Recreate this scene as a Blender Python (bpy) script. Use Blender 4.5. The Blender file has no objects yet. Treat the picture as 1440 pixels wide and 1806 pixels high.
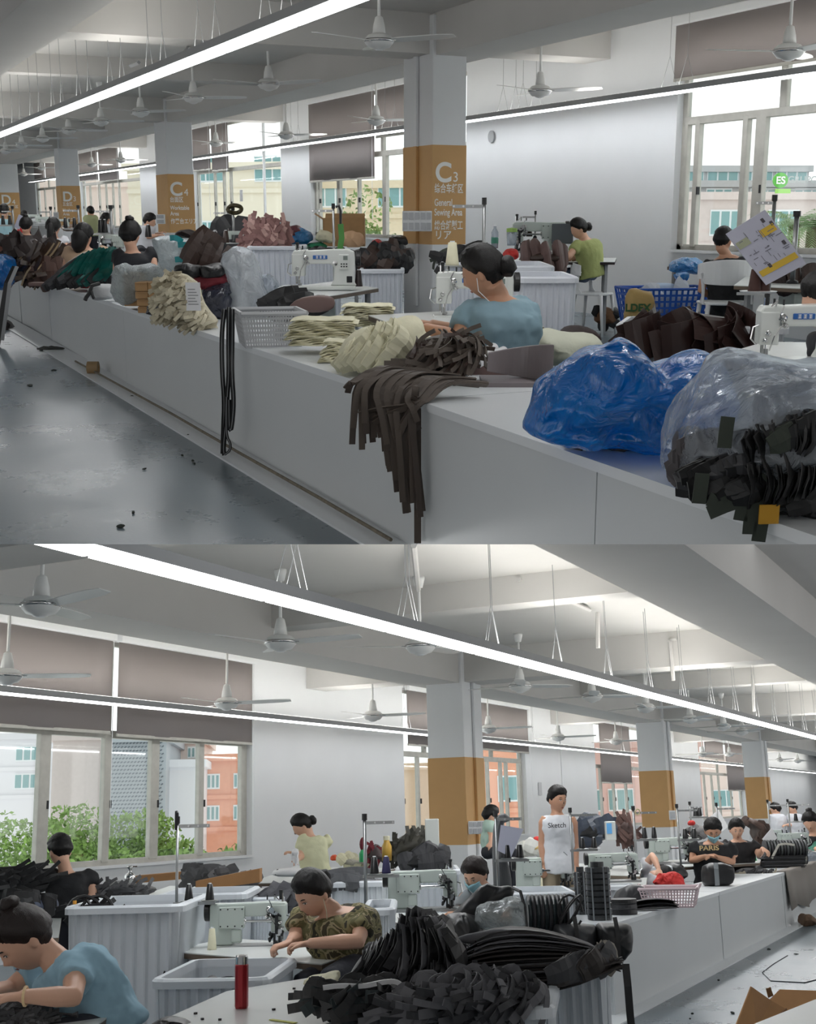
import bpy, bmesh, math, random
from mathutils import Vector as V, Matrix, Euler, noise
random.seed(7)
S = bpy.context.scene
COL = S.collection
R_ = math.radians
# ---------------------------------------------------------------- camera
# Two work halls, one above the other, each seen through the same lens.
W, H, F = 1440, 1806, 2200.0
EYE_A, EYE_B = 1.45, 1.58

def ray(x, y): return V((x - 720.0, 903.0 - y, -F))

class Room:
    def __init__(s, eye, vp, other, sign):
        u = ray(*vp).normalized(); o = ray(*other).normalized()
        up = u.cross(o); up.normalize()
        if up.y < 0: up = -up
        X = u * sign; Y = up.cross(X)
        s.R = Matrix((X, Y, up))          # camera coords -> room coords
        s.eye = V((0, 0, eye)); s.h = eye
        fw = s.R @ V((0, 0, -1)); fw.z = 0; fw.normalize(); s.fw = fw
        s.rot0 = math.atan2(-fw.x, fw.y)  # yaw of the view direction's right-hand axis
        s.M = Matrix.Identity(4)
    def dirn(s, x, y): return s.R @ ray(x, y)
    def z(s, x, y, z):                    # point on a level plane
        d = s.dirn(x, y); t = (z - s.h) / d.z
        return s.eye + d * t
    def y(s, x, y, Y):                    # point on a plane parallel to the window wall
        d = s.dirn(x, y); return s.eye + d * (Y / d.y)
    def dep(s, x, y, D):
        d = s.dirn(x, y); return s.eye + d * (D / d.dot(s.fw))
    def depth(s, p): return (V(p) - s.eye).dot(s.fw)

A = Room(EYE_A, (-368, 380), (1440, 380), -1)
B = Room(EYE_B, (1830, 1402), (720, 1431), 1)
cam = bpy.data.cameras.new('camera'); co = bpy.data.objects.new('camera', cam); COL.objects.link(co)
cam.sensor_fit = 'VERTICAL'; cam.sensor_height = 24.0; cam.lens = F * 24.0 / H
cam.clip_start = 0.05; cam.clip_end = 500
co.matrix_world = Matrix.Translation(A.eye) @ A.R.to_4x4()
S.camera = co
B.M = Matrix.Translation(A.eye) @ (A.R @ B.R.transposed()).to_4x4() @ Matrix.Translation(-B.eye)
CUT = V((0, F, -(960 - 903.0))).normalized()   # the floor line where the upper hall ends and the lower begins
CUT_A = A.R @ CUT; CUT_B = B.R @ CUT
# ---------------------------------------------------------------- light
wd = bpy.data.worlds.new('overcast'); S.world = wd; wd.use_nodes = True
bg = wd.node_tree.nodes['Background']
bg.inputs[0].default_value = (1.0, 0.985, 0.97, 1); bg.inputs[1].default_value = 0.8
S.view_settings.view_transform = 'Standard'; S.view_settings.look = 'None'
S.view_settings.exposure = 1.0; S.view_settings.gamma = 1.0
S.view_settings.use_curve_mapping = False
LAMP = 2.0
# ---------------------------------------------------------------- materials
def lin(c):
    return tuple(((v / 255.0) / 12.92 if v / 255.0 <= .04045 else ((v / 255.0 + .055) / 1.055) ** 2.4) for v in c)
MATS = {}
def mat(name, c, rough=.6, metal=0, var=.0, vs=6.0, bump=0, bs=30.0, spec=.5, emit=0, alpha=1, trans=0, stretch=None, sub=0, sheen=0, coat=0):
    if name in MATS: return MATS[name]
    m = bpy.data.materials.new(name); m.use_nodes = True; nt = m.node_tree
    b = nt.nodes['Principled BSDF']; L = nt.links.new
    c = lin(c)
    b.inputs['Base Color'].default_value = (*c, 1)
    b.inputs['Roughness'].default_value = rough; b.inputs['Metallic'].default_value = metal
    b.inputs['Specular IOR Level'].default_value = spec
    if coat: b.inputs['Coat Weight'].default_value = coat; b.inputs['Coat Roughness'].default_value = .15
    if alpha < 1: b.inputs['Alpha'].default_value = alpha
    if trans: b.inputs['Transmission Weight'].default_value = trans
    if emit: b.inputs['Emission Color'].default_value = (*c, 1); b.inputs['Emission Strength'].default_value = emit
    if var or bump:
        tc = nt.nodes.new('ShaderNodeTexCoord'); mp = nt.nodes.new('ShaderNodeMapping')
        L(tc.outputs['Object'], mp.inputs[0])
        if stretch: mp.inputs['Scale'].default_value = stretch
    if var:
        n = nt.nodes.new('ShaderNodeTexNoise'); n.inputs['Scale'].default_value = vs; n.inputs['Detail'].default_value = 5
        L(mp.outputs[0], n.inputs['Vector'])
        r = nt.nodes.new('ShaderNodeValToRGB'); L(n.outputs['Fac'], r.inputs[0])
        r.color_ramp.elements[0].position = .3; r.color_ramp.elements[1].position = .7
        r.color_ramp.elements[0].color = (*[v * (1 - var) for v in c], 1)
        r.color_ramp.elements[1].color = (*[min(1, v * (1 + var * .7)) for v in c], 1)
        L(r.outputs[0], b.inputs['Base Color'])
    if bump:
        n2 = nt.nodes.new('ShaderNodeTexNoise'); n2.inputs['Scale'].default_value = bs; n2.inputs['Detail'].default_value = 4
        L(mp.outputs[0], n2.inputs['Vector'])
        bp = nt.nodes.new('ShaderNodeBump'); bp.inputs['Strength'].default_value = bump; bp.inputs['Distance'].default_value = .02
        L(n2.outputs['Fac'], bp.inputs['Height']); L(bp.outputs[0], b.inputs['Normal'])
    MATS[name] = m; return m

def film(name, c, alpha=.5, rough=.15, bs=14, milky=.4):
    """thin crumpled plastic film: see-through, milky and shiny"""
    if name in MATS: return MATS[name]
    m = bpy.data.materials.new(name); m.use_nodes = True; nt = m.node_tree; L = nt.links.new
    for n in list(nt.nodes):
        if n.type == 'BSDF_PRINCIPLED': nt.nodes.remove(n)
    out = nt.nodes['Material Output']; c4 = (*lin(c), 1)
    tr = nt.nodes.new('ShaderNodeBsdfTransparent'); tr.inputs[0].default_value = (*[v ** .35 for v in c4[:3]], 1)
    df = nt.nodes.new('ShaderNodeBsdfDiffuse'); df.inputs[0].default_value = c4
    tl = nt.nodes.new('ShaderNodeBsdfTranslucent'); tl.inputs[0].default_value = c4
    gl = nt.nodes.new('ShaderNodeBsdfGlossy'); gl.inputs['Roughness'].default_value = rough; gl.inputs[0].default_value = (.9, .95, 1, 1)
    tc = nt.nodes.new('ShaderNodeTexCoord')
    n1 = nt.nodes.new('ShaderNodeTexNoise'); n1.inputs['Scale'].default_value = bs; n1.inputs['Detail'].default_value = 6; n1.inputs['Distortion'].default_value = 1.5
    L(tc.outputs['Object'], n1.inputs['Vector'])
    bp = nt.nodes.new('ShaderNodeBump'); bp.inputs['Strength'].default_value = .9; bp.inputs['Distance'].default_value = .04
    L(n1.outputs['Fac'], bp.inputs['Height'])
    for s in (df, tl, gl): L(bp.outputs[0], s.inputs['Normal'])
    m1 = nt.nodes.new('ShaderNodeMixShader'); m1.inputs[0].default_value = milky; L(df.outputs[0], m1.inputs[1]); L(tl.outputs[0], m1.inputs[2])
    m2 = nt.nodes.new('ShaderNodeMixShader'); m2.inputs[0].default_value = alpha; L(tr.outputs[0], m2.inputs[1]); L(m1.outputs[0], m2.inputs[2])
    lw = nt.nodes.new('ShaderNodeLayerWeight'); lw.inputs[0].default_value = .25; L(bp.outputs[0], lw.inputs['Normal'])
    mm = nt.nodes.new('ShaderNodeMath'); mm.operation = 'MULTIPLY_ADD'; mm.inputs[1].default_value = .7; mm.inputs[2].default_value = .05
    L(lw.outputs['Fresnel'], mm.inputs[0])
    m3 = nt.nodes.new('ShaderNodeMixShader'); L(mm.outputs[0], m3.inputs[0]); L(m2.outputs[0], m3.inputs[1]); L(gl.outputs[0], m3.inputs[2])
    L(m3.outputs[0], out.inputs[0]); MATS[name] = m; return m

def floor_mat():
    m = mat('epoxy_floor', (104, 116, 124), .3)
    nt = m.node_tree; L = nt.links.new; b = nt.nodes['Principled BSDF']
    tc = nt.nodes.new('ShaderNodeTexCoord')
    n = nt.nodes.new('ShaderNodeTexNoise'); n.inputs['Scale'].default_value = 1.3; n.inputs['Detail'].default_value = 8; n.inputs['Roughness'].default_value = .65
    L(tc.outputs['Object'], n.inputs['Vector'])
    r = nt.nodes.new('ShaderNodeValToRGB'); L(n.outputs['Fac'], r.inputs[0])
    r.color_ramp.elements[0].position = .3; r.color_ramp.elements[1].position = .75
    r.color_ramp.elements[0].color = (*lin((88, 101, 110)), 1); r.color_ramp.elements[1].color = (*lin((112, 125, 132)), 1)
    L(r.outputs[0], b.inputs['Base Color'])
    r2 = nt.nodes.new('ShaderNodeMapRange'); r2.inputs[3].default_value = .16; r2.inputs[4].default_value = .42
    L(n.outputs['Fac'], r2.inputs[0]); L(r2.outputs[0], b.inputs['Roughness'])
    n3 = nt.nodes.new('ShaderNodeTexNoise'); n3.inputs['Scale'].default_value = 60; L(tc.outputs['Object'], n3.inputs['Vector'])
    bp = nt.nodes.new('ShaderNodeBump'); bp.inputs['Strength'].default_value = .12; bp.inputs['Distance'].default_value = .004
    L(n3.outputs['Fac'], bp.inputs['Height']); L(bp.outputs[0], b.inputs['Normal'])
    return m
# ---------------------------------------------------------------- mesh tools
class MB:
    def __init__(s): s.v = []; s.f = []
    def add(s, vs, fs):
        o = len(s.v); s.v += [tuple(v) for v in vs]; s.f += [tuple(i + o for i in f) for f in fs]; return s
    def bx(s, x0, x1, y0, y1, z0, z1):
        return s.add([(x0,y0,z0),(x1,y0,z0),(x1,y1,z0),(x0,y1,z0),(x0,y0,z1),(x1,y0,z1),(x1,y1,z1),(x0,y1,z1)],
                     [(0,3,2,1),(4,5,6,7),(0,1,5,4),(1,2,6,5),(2,3,7,6),(3,0,4,7)])
    def box(s, c, size, rot=(0,0,0)):
        m = Euler(rot).to_matrix(); h = V(size) / 2; vs = []
        for dz in (-1, 1):
            for dx, dy in ((-1,-1),(1,-1),(1,1),(-1,1)):
                vs.append(V(c) + m @ V((dx*h.x, dy*h.y, dz*h.z)))
        return s.add(vs, [(0,3,2,1),(4,5,6,7),(0,1,5,4),(1,2,6,5),(2,3,7,6),(3,0,4,7)])
    def rings(s, rr, closed=True, cap=True):
        n = len(rr[0]); vs = [p for r in rr for p in r]; fs = []
        for i in range(len(rr) - 1):
            for j in range(n if closed else n - 1):
                k = (j + 1) % n
                fs.append((i*n+j, i*n+k, (i+1)*n+k, (i+1)*n+j))
        if cap and closed:
            fs.append(tuple(range(n))[::-1]); fs.append(tuple((len(rr)-1)*n + j for j in range(n)))
        return s.add(vs, fs)
    def tube(s, pts, rad, n=8, flat=1.0, up=None):
        pts = [V(p) for p in pts]; k = len(pts)
        if not hasattr(rad, '__len__'): rad = [rad] * k
        rr = []; last = None
        for i, p in enumerate(pts):
            t = (pts[min(i+1,k-1)] - pts[max(i-1,0)])
            t = t.normalized() if t.length > 1e-9 else V((0,0,1))
            if last is None:
                a = V(up) if up else (V((0,0,1)) if abs(t.z) < .9 else V((1,0,0)))
                u = (a - t * a.dot(t)).normalized()
            else:
                u = (last - t * last.dot(t)); u = u.normalized() if u.length > 1e-6 else last
            last = u; w = t.cross(u)
            rr.append([p + (w * math.cos(2*math.pi*j/n) + u * math.sin(2*math.pi*j/n) * flat) * rad[i] for j in range(n)])
        return s.rings(rr)
    def cyl(s, p0, p1, r0, r1=None, n=12): return s.tube([p0, p1], [r0, r0 if r1 is None else r1], n)
    def lathe(s, prof, c=(0,0,0), n=20, axis='z', sx=1, sy=1):
        rr = []
        for r, z in prof:
            ring = []
            for j in range(n):
                a = 2*math.pi*j/n; x, y = max(r, 1e-4)*math.cos(a)*sx, max(r, 1e-4)*math.sin(a)*sy
                q = (x, y, z) if axis == 'z' else ((z, x, y) if axis == 'x' else (y, z, x))
                ring.append(V(q) + V(c))
            rr.append(ring)
        return s.rings(rr)
    def ribbon(s, pts, width, th, side=(1,0,0)):
        """flat strap: pts path, side = direction of width (or list)"""
        pts = [V(p) for p in pts]; k = len(pts); rr = []
        for i, p in enumerate(pts):
            t = (pts[min(i+1,k-1)] - pts[max(i-1,0)]).normalized()
            sd = V(side[i] if isinstance(side, list) else side); sd = (sd - t * sd.dot(t))
            sd = sd.normalized() if sd.length > 1e-6 else V((1,0,0)); nn = t.cross(sd).normalized()
            w = width[i] if hasattr(width, '__len__') else width
            rr.append([p + sd*w/2 + nn*th/2, p - sd*w/2 + nn*th/2, p - sd*w/2 - nn*th/2, p + sd*w/2 - nn*th/2])
        return s.rings(rr)
    def prism(s, poly, y0, y1):      # outline in XZ, thickness along Y
        n = len(poly)
        vs = [(p[0], y0, p[1]) for p in poly] + [(p[0], y1, p[1]) for p in poly]
        fs = [tuple(range(n)), tuple(range(2*n-1, n-1, -1))] + [(i, i+n, (i+1)%n+n, (i+1)%n) for i in range(n)]
        return s.add(vs, fs)
    def prismz(s, poly, z0, z1):
        n = len(poly)
        vs = [(p[0], p[1], z0) for p in poly] + [(p[0], p[1], z1) for p in poly]
        fs = [tuple(range(n-1,-1,-1)), tuple(range(n, 2*n))] + [(i, (i+1)%n, (i+1)%n+n, i+n) for i in range(n)]
        return s.add(vs, fs)
    def ball(s, c, r, n=14, m=9):
        if not hasattr(r, '__len__'): r = (r, r, r)
        rr = []
        for i in range(m + 1):
            ph = math.pi * (i / m - .5); cz, cr = math.sin(ph), max(math.cos(ph), .001)
            rr.append([V((c[0] + r[0]*cr*math.cos(2*math.pi*j/n), c[1] + r[1]*cr*math.sin(2*math.pi*j/n), c[2] + r[2]*cz)) for j in range(n)])
        return s.rings(rr)
    def noise(s, amp, freq, seed=0, ridged=False, amp2=None):
        out = []
        for p in s.v:
            q = V(p) * freq + V((seed*7.3, seed*3.1, seed*1.7))
            d = noise.noise_vector(q)
            if ridged:
                r = 1 - abs(noise.noise(q * 1.0)) * 2; d = d * .4 + V((0, -1, 0)) * (r * r * r) * .9
            out.append(tuple(V(p) + d * amp))
        s.v = out; return s
    def build(s, name, m, parent=None, smooth=False, bevel=0, clip=None, seg=2, auto=0):
        me = bpy.data.meshes.new(name); me.from_pydata(s.v, [], s.f); me.update()
        if clip is not None or True:
            bm = bmesh.new(); bm.from_mesh(me)
            if clip is not None:
                g = bm.verts[:] + bm.edges[:] + bm.faces[:]
                r = bmesh.ops.bisect_plane(bm, geom=g, plane_co=clip[0], plane_no=clip[1], clear_outer=False, clear_inner=True)
                ed = [e for e in r['geom_cut'] if isinstance(e, bmesh.types.BMEdge)]
                if ed:
                    try: bmesh.ops.holes_fill(bm, edges=ed)
                    except Exception: pass
            bmesh.ops.recalc_face_normals(bm, faces=bm.faces[:])
            bm.to_mesh(me); bm.free()
        if smooth:
            me.polygons.foreach_set('use_smooth', [True] * len(me.polygons))
        me.materials.append(m)
        o = bpy.data.objects.new(name, me); COL.objects.link(o)
        if bevel:
            b = o.modifiers.new('bevel', 'BEVEL'); b.width = bevel; b.segments = seg; b.limit_method = 'ANGLE'; b.angle_limit = R_(35)
        if parent: o.parent = parent
        return o

RM = A
def setroom(r):
    global RM; RM = r
def tag(o, label=None, cat=None, group=None, kind=None):
    if label: o['label'] = label
    if cat: o['category'] = cat
    if group: o['group'] = group
    if kind: o['kind'] = kind
    return o
def put(o, loc, rot=0, sc=1):
    o.matrix_world = RM.M @ Matrix.Translation(V(loc)) @ Matrix.Rotation(rot, 4, 'Z') @ Matrix.Scale(sc, 4); return o
def thing(name, label, cat, loc, rot=None, group=None, sc=1):
    o = bpy.data.objects.new(name, None); o.empty_display_size = .1; COL.objects.link(o)
    tag(o, label, cat, group); put(o, loc, RM.rot0 if rot is None else rot, sc); return o
def struct(mb, name, m, clip=None, bevel=0, parent=None, kind='structure'):
    o = mb.build(name, m, parent, clip=clip, bevel=bevel)
    if not parent: o.matrix_world = RM.M; o['kind'] = kind
    return o
def kids(o): return [c for c in COL.objects if c.parent == o]
PROTO = {}
def proto_tree(o):
    ch = KM.get(o, None)
    return ch
def dup(o, loc=None, rot=0, label=None, group=None, sc=1, parent=None, _map=None):
    """copy a thing with its parts and sub-parts"""
    if _map is None:
        _map = {}
        for c in COL.objects:
            if c.parent: _map.setdefault(c.parent, []).append(c)
    c = o.copy(); COL.objects.link(c)
    if parent is None:
        put(c, loc, rot, sc)
        if label: c['label'] = label
        if group: c['group'] = group
    else: c.parent = parent
    for ch in _map.get(o, []): dup(ch, parent=c, _map=_map)
    return c

class Loc:
    """local frame of a thing: origin at the point under pixel (px,py) at depth D; X right, Y away, Z up"""
    def __init__(s, px, py, z=None, D=None, base=None):
        s.rm = RM
        s.o = RM.z(px, py, z) if D is None else RM.dep(px, py, D)
        s.D = RM.depth(s.o)
        if base is not None: s.o = V((s.o.x, s.o.y, base))
        s.mi = (Matrix.Rotation(-RM.rot0, 3, 'Z'))
        s.m = s.D / math.hypot(F, 523)    # metres per pixel here
    def __call__(s, px, py, dy=0):
        return s.mi @ (s.rm.dep(px, py, s.D + dy) - s.o)
    def thing(s, name, label, cat, group=None): return thing(name, label, cat, s.o, None, group)
    def obj(s, o, label=None, cat=None, group=None, kind=None):
        put(o, s.o, s.rm.rot0); return tag(o, label, cat, group, kind)

def resample(poly, n, closed=True):
    P = [V(p) for p in poly]
    if closed: P = P + [P[0]]
    L = [0]
    for a, b in zip(P, P[1:]): L.append(L[-1] + (b - a).length)
    out = []; k = 0
    for i in range(n):
        t = L[-1] * i / (n if closed else n - 1)
        while k < len(L) - 2 and L[k+1] < t: k += 1
        u = (t - L[k]) / max(L[k+1] - L[k], 1e-9); out.append(P[k].lerp(P[k+1], min(u, 1)))
    return out
def smooth_poly(P, it=2, closed=True):
    for _ in range(it):
        Q = []
        n = len(P)
        for i in range(n if closed else n - 1):
            a, b = P[i], P[(i+1) % n]; Q += [a.lerp(b, .25), a.lerp(b, .75)]
        if not closed: Q = [P[0]] + Q + [P[-1]]
        P = Q
    return P
def puff(mb, outline, thick, n=56, m=7, back=1.0, power=.6, center=None, dy=0, sm=1, yb=None):
    """a rounded solid whose silhouette is the outline (local XZ), bulging thick towards and away"""
    P = [V((p[0], 0, p[2] if len(p) > 2 else p[1])) for p in outline]
    if sm: P = smooth_poly(P, sm)
    P = resample(P, n)
    c = sum(P, V()) / n if center is None else V((center[0], 0, center[-1]))
    rr = []
    ks = [(-1, k) for k in range(m, 0, -1)] + [(0, 0)] + [(1, k) for k in range(1, m + 1)]
    for sgn, k in ks:
        ph = k / m * math.pi / 2; cs = max(math.cos(ph), .02) ** power; sn = math.sin(ph)
        t = thick * (1 if sgn < 0 else back)
        rr.append([c + (p - c) * cs + V((0, sgn * sn * t + dy, 0)) for p in P])
    return mb.rings(rr)
def px(L, pts, dy=0): return [L(x, y, dy) for x, y in pts]
# ================================================================ materials used throughout
WALL = mat('wall_paint', (226, 228, 230), .7, var=.02, vs=1.2)
CEIL = mat('ceiling_paint', (205, 203, 200), .85, var=.03, vs=1.0)
TAN = mat('tan_band_paint', (200, 158, 104), .65, var=.03, vs=4)
WHITE = mat('white_laminate', (226, 230, 233), .28, var=.015, vs=2)
PANEL = mat('counter_panel', (205, 209, 211), .38, var=.02, vs=1.5)
GREYP = mat('grey_plastic', (150, 152, 154), .5)
WPLA = mat('white_plastic', (232, 234, 236), .35)
TUB = mat('tub_plastic', (226, 230, 238), .4, var=.03, vs=5, trans=.0)
ALU = mat('window_frame_metal', (184, 182, 174), .5, var=.1, vs=8)
STEEL = mat('brushed_steel', (170, 172, 172), .3, .8)
CHROME = mat('chrome', (205, 205, 205), .15, 1)
DARKM = mat('dark_metal', (45, 46, 48), .45, .5)
BLACK = mat('black_plastic', (22, 22, 24), .4)
FANW = mat('fan_enamel', (226, 227, 226), .3)
LIT = mat('light_diffuser', (246, 247, 248), .5, emit=6)
LIT2 = mat('light_diffuser_dim', (246, 247, 248), .5, emit=1.5)
LITB = mat('light_diffuser_bright', (246, 247, 248), .5, emit=10); LITB2 = mat('light_diffuser_wall', (246, 247, 248), .5, emit=3.5); UPFILL_B = mat('added_uplight_bright', (248, 246, 240), .5, emit=9)  # last one: added glow on the lower strips' hidden tops
UPFILL = mat('added_uplight', (248, 246, 240), .5, emit=4.5)  # added glow for the hidden strip tops, brightens the ceiling
BLIND = mat('blind_fabric', (156, 148, 146), .9, bump=.1, bs=200)
TABLE = mat('table_laminate', (205, 208, 206), .3, var=.02, vs=3)
TEDGE = mat('table_edge', (110, 95, 80), .5, var=.15, vs=10)
FLOOR = floor_mat()
def pane_mat():
    m = bpy.data.materials.new('window_glass'); m.use_nodes = True; nt = m.node_tree; L = nt.links.new
    nt.nodes.remove(nt.nodes['Principled BSDF']); out = nt.nodes['Material Output']
    t = nt.nodes.new('ShaderNodeBsdfTransparent'); t.inputs[0].default_value = (.93, .97, .97, 1)
    g = nt.nodes.new('ShaderNodeBsdfGlossy'); g.inputs['Roughness'].default_value = .03
    mx = nt.nodes.new('ShaderNodeMixShader'); mx.inputs[0].default_value = .05; L(t.outputs[0], mx.inputs[1]); L(g.outputs[0], mx.inputs[2])
    L(mx.outputs[0], out.inputs[0]); return m
PANE = pane_mat()
ZC, ZT, ZSILL, ZL, ZHUB, ZBEAM, ZCEIL, YW, YC = .68, .80, 1.0, 2.95, 3.3, 3.53, 4.06, 10.8, 7.9
WTH = .22
nwin = [0]
def window(x0, x1, lower, upper=(), ztr=2.67, ztop=3.9, open_upper=True):
    """a window of the long wall: jamb, posts, transom and panes, X positions along the wall"""
    nwin[0] += 1
    w = bpy.data.objects.new('window_%d' % nwin[0], None); COL.objects.link(w); w.matrix_world = RM.M; w['kind'] = 'structure'
    yy = YW + .13
    m = MB(); m.bx(x0, x1, YW - .04, YW + WTH, ZSILL - .035, ZSILL); m.build('window_sill', WALL, w)
    m = MB(); m.bx(x0, x1, yy - .03, yy + .04, ZSILL, ZSILL + .07); m.bx(x0, x1, yy - .03, yy + .04, ztop - .06, ztop); m.bx(x0, x0 + .09, yy - .03, yy + .04, ZSILL, ztop); m.bx(x1 - .09, x1, yy - .03, yy + .04, ZSILL, ztop)
    m.build('window_frame', ALU, w)
    MB().bx(x0 + .05, x1 - .05, yy - .045, yy + .05, ztr - .05, ztr + .05).build('transom', ALU, w, bevel=.008)
    for p in lower:
        px_, wd_ = p if isinstance(p, tuple) else (p, .12)
        MB().bx(px_ - wd_ * .3, px_ + wd_ * .3, yy - .05, yy + .03, ZSILL + .04, ztr).build('mullion', ALU, w, bevel=.01)
    for p in upper:
        MB().bx(p - .06, p + .06, yy - .04, yy + .03, ztr, ztop).build('mullion', ALU, w, bevel=.01)
    xs = [x0] + sorted(p[0] if isinstance(p, tuple) else p for p in lower) + [x1]
    for a, b in zip(xs, xs[1:]):
        if b - a > .15: MB().bx(a + .02, b - .02, yy, yy + .008, ZSILL + .05, ztr).build('pane', PANE, w)
        if b - a > .5: MB().bx(a + .05, a + .08, yy - .06, yy - .02, 1.72, 1.82).build('latch', DARKM, w)
    xs = [x0] + sorted(upper) + [x1]
    for a, b in zip(xs, xs[1:]):
        MB().bx(a + .02, b - .02, yy, yy + .008, ztr, ztop).build('pane', PANE, w)
    return w
def blind(x0, x1, zb, label, group=None, ztop=3.9):
    t = thing('roller_blind', label, 'blind', ((x0 + x1) / 2, YW - .03, zb), 0, group)
    h = (x1 - x0) / 2 - .02
    n = 12; rr = MB(); vs = []; fs = []
    for i in range(n + 1):
        x = -h + 2 * h * i / n
        vs += [(x, .012 * math.sin(i * 1.3), 0), (x, 0, ztop - zb)]
    for i in range(n): fs.append((2*i, 2*i+2, 2*i+3, 2*i+1))
    o = rr.add(vs, fs).build('blind_fabric', BLIND, t, smooth=True)
    sm = o.modifiers.new('thick', 'SOLIDIFY'); sm.thickness = .004
    MB().bx(-h, h, -.012, .012, -.03, .01).build('bottom_bar', ALU, t, bevel=.005)
    MB().bx(-h - .015, h + .015, -.07, .03, ztop - zb - .02, ztop - zb + .09).build('cassette', WALL, t, bevel=.01)
    m = MB(); m.tube([(h - .02, -.04, ztop - zb), (h - .01, -.05, ztop - zb - 1.5), (h - .01, -.05, 1.35 - zb)], .005, 4); m.build('pull_cord', WPLA, t)
    return t
def wall_with_openings(name, x0, x1, opens, ztop):
    """opens: (xa, xb, za, zb)"""
    m = MB(); cur = x0
    for xa, xb, za, zb in sorted(opens):
        m.bx(cur, xa, YW, YW + WTH, 0, ztop); m.bx(xa, xb, YW, YW + WTH, 0, za); m.bx(xa, xb, YW, YW + WTH, zb, ztop); cur = xb
    m.bx(cur, x1, YW, YW + WTH, 0, ztop)
    return struct(m, name, WALL)
def strip_light(x0, x1, y0, y1, label, joints, wires=True, wx=(), zc=ZCEIL, clip=None, lit=None, up=None):
    t = thing('linear_light', label, 'ceiling light', (x0, y0, ZL), 0)
    L = x1 - x0; w = y1 - y0
    m = MB(); m.bx(0, L, 0, w, .012, .085); hs = m.build('housing', mat('light_housing', (150, 152, 154), .4, .3), t, clip=clip and (clip[0] - V((x0, y0, ZL)), clip[1]))
    js = [0] + [j - x0 for j in joints] + [L]
    for a, b in zip(js, js[1:]):
        if b - a < .05: continue
        MB().bx(a + .022, b - .022, .008, w - .008, 0, .02).build('diffuser', lit or LIT, t, clip=clip and (clip[0] - V((x0, y0, ZL)), clip[1]))
    MB().bx(.01, L - .01, .03, w - .03, .08, .09).build('added_uplight', up or UPFILL, t, clip=clip and (clip[0] - V((x0, y0, ZL)), clip[1]))  # glowing top face, out of view, added to lift the ceiling
    if wires:
        for X in wx:
            a = X - x0
            m = MB()
            for dx, yy in ((-.13, w * .3), (.13, w * .7)):
                m.tube([(a + dx, yy, .45), (a + dx, yy, zc - ZL)], .0035, 4)
                m.tube([(a + dx, yy, .45), (a + dx - .16, yy, .08)], .003, 4); m.tube([(a + dx, yy, .45), (a + dx + .16, yy, .08)], .003, 4)
            m.build('suspension_wire', GREYP, t, clip=clip and (clip[0] - V((x0, y0, ZL)), clip[1]))
    return t
def blade_mesh(Lb=.62):
    m = MB(); rr = []
    for i in range(7):
        r = .1 + (Lb - .0) * i / 6; wv = .045 + .022 * math.sin(min(1, i / 4) * math.pi / 2); tw = -.25 + .12 * i / 6
        if i == 6: wv *= .7
        z = .012 * (i / 6)
        rr.append([V((r, -wv * math.cos(tw), z - wv * math.sin(tw) + .003)), V((r, wv * math.cos(tw), z + wv * math.sin(tw) + .003)),
                   V((r, wv * math.cos(tw), z + wv * math.sin(tw) - .003)), V((r, -wv * math.cos(tw), z - wv * math.sin(tw) - .003))])
    return m.rings(rr)
FP = {}
def fan(p, base, label, group=None, top=None, sc=1, clip=None):
    """ceiling fan with its motor at p (room coordinates), first blade at angle base (degrees)"""
    top = ZCEIL if top is None else top
    K = 1.2; t = thing('ceiling_fan', label, 'ceiling fan', p, RM.rot0, group, sc=K)
    h = (top - p.z) / K
    cl = None
    if clip is not None:
        iv = t.matrix_world.inverted(); n = (iv.to_3x3() @ (RM.M.to_3x3() @ clip[1])).normalized(); cl = (iv @ (RM.M @ clip[0]), n)
    MB().cyl((0, 0, .1), (0, 0, h), .014, n=10).build('down_rod', FANW, t, smooth=True, clip=cl)
    if cl is None or (V((0, 0, h)) - cl[0]).dot(cl[1]) > .06:
        MB().lathe([(.001, h - .1), (.035, h - .1), (.055, h - .02), (.055, h), (.001, h)], n=16).build('canopy', FANW, t, smooth=True, clip=cl)
    MB().lathe([(.001, .06), (.06, .06), (.052, .13), (.035, .2), (.02, .21), (.001, .21)], n=16).build('rod_cover', FANW, t, smooth=True)
    MB().lathe([(.001, -.075), (.05, -.075), (.055, -.066), (.1, -.055), (.13, -.02), (.138, .0), (.13, .02), (.1, .05), (.05, .065), (.001, .065)], n=28).build('motor_housing', FANW, t, smooth=True)
    MB().lathe([(.001, -.082), (.03, -.082), (.038, -.07), (.001, -.07)], n=16).build('badge', WPLA, t, smooth=True)
    MB().lathe([(.139, -.012), (.143, 0), (.139, .012), (.134, 0)], n=28).build('trim_ring', CHROME, t, smooth=True)
    for k in range(3):
        if 'b' not in FP:
            b = blade_mesh(.62 * sc).build('blade', FANW, t, smooth=False); FP['b'] = b.data
            a = MB().box((.12, 0, .0), (.1, .03, .01)).build('blade_arm', CHROME, b); FP['a'] = a.data
        else:
            b = bpy.data.objects.new('blade', FP['b']); COL.objects.link(b); b.parent = t
            a = bpy.data.objects.new('blade_arm', FP['a']); COL.objects.link(a); a.parent = b
        b.rotation_euler = (0, 0, R_(base + 120 * k))
    return t

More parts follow.
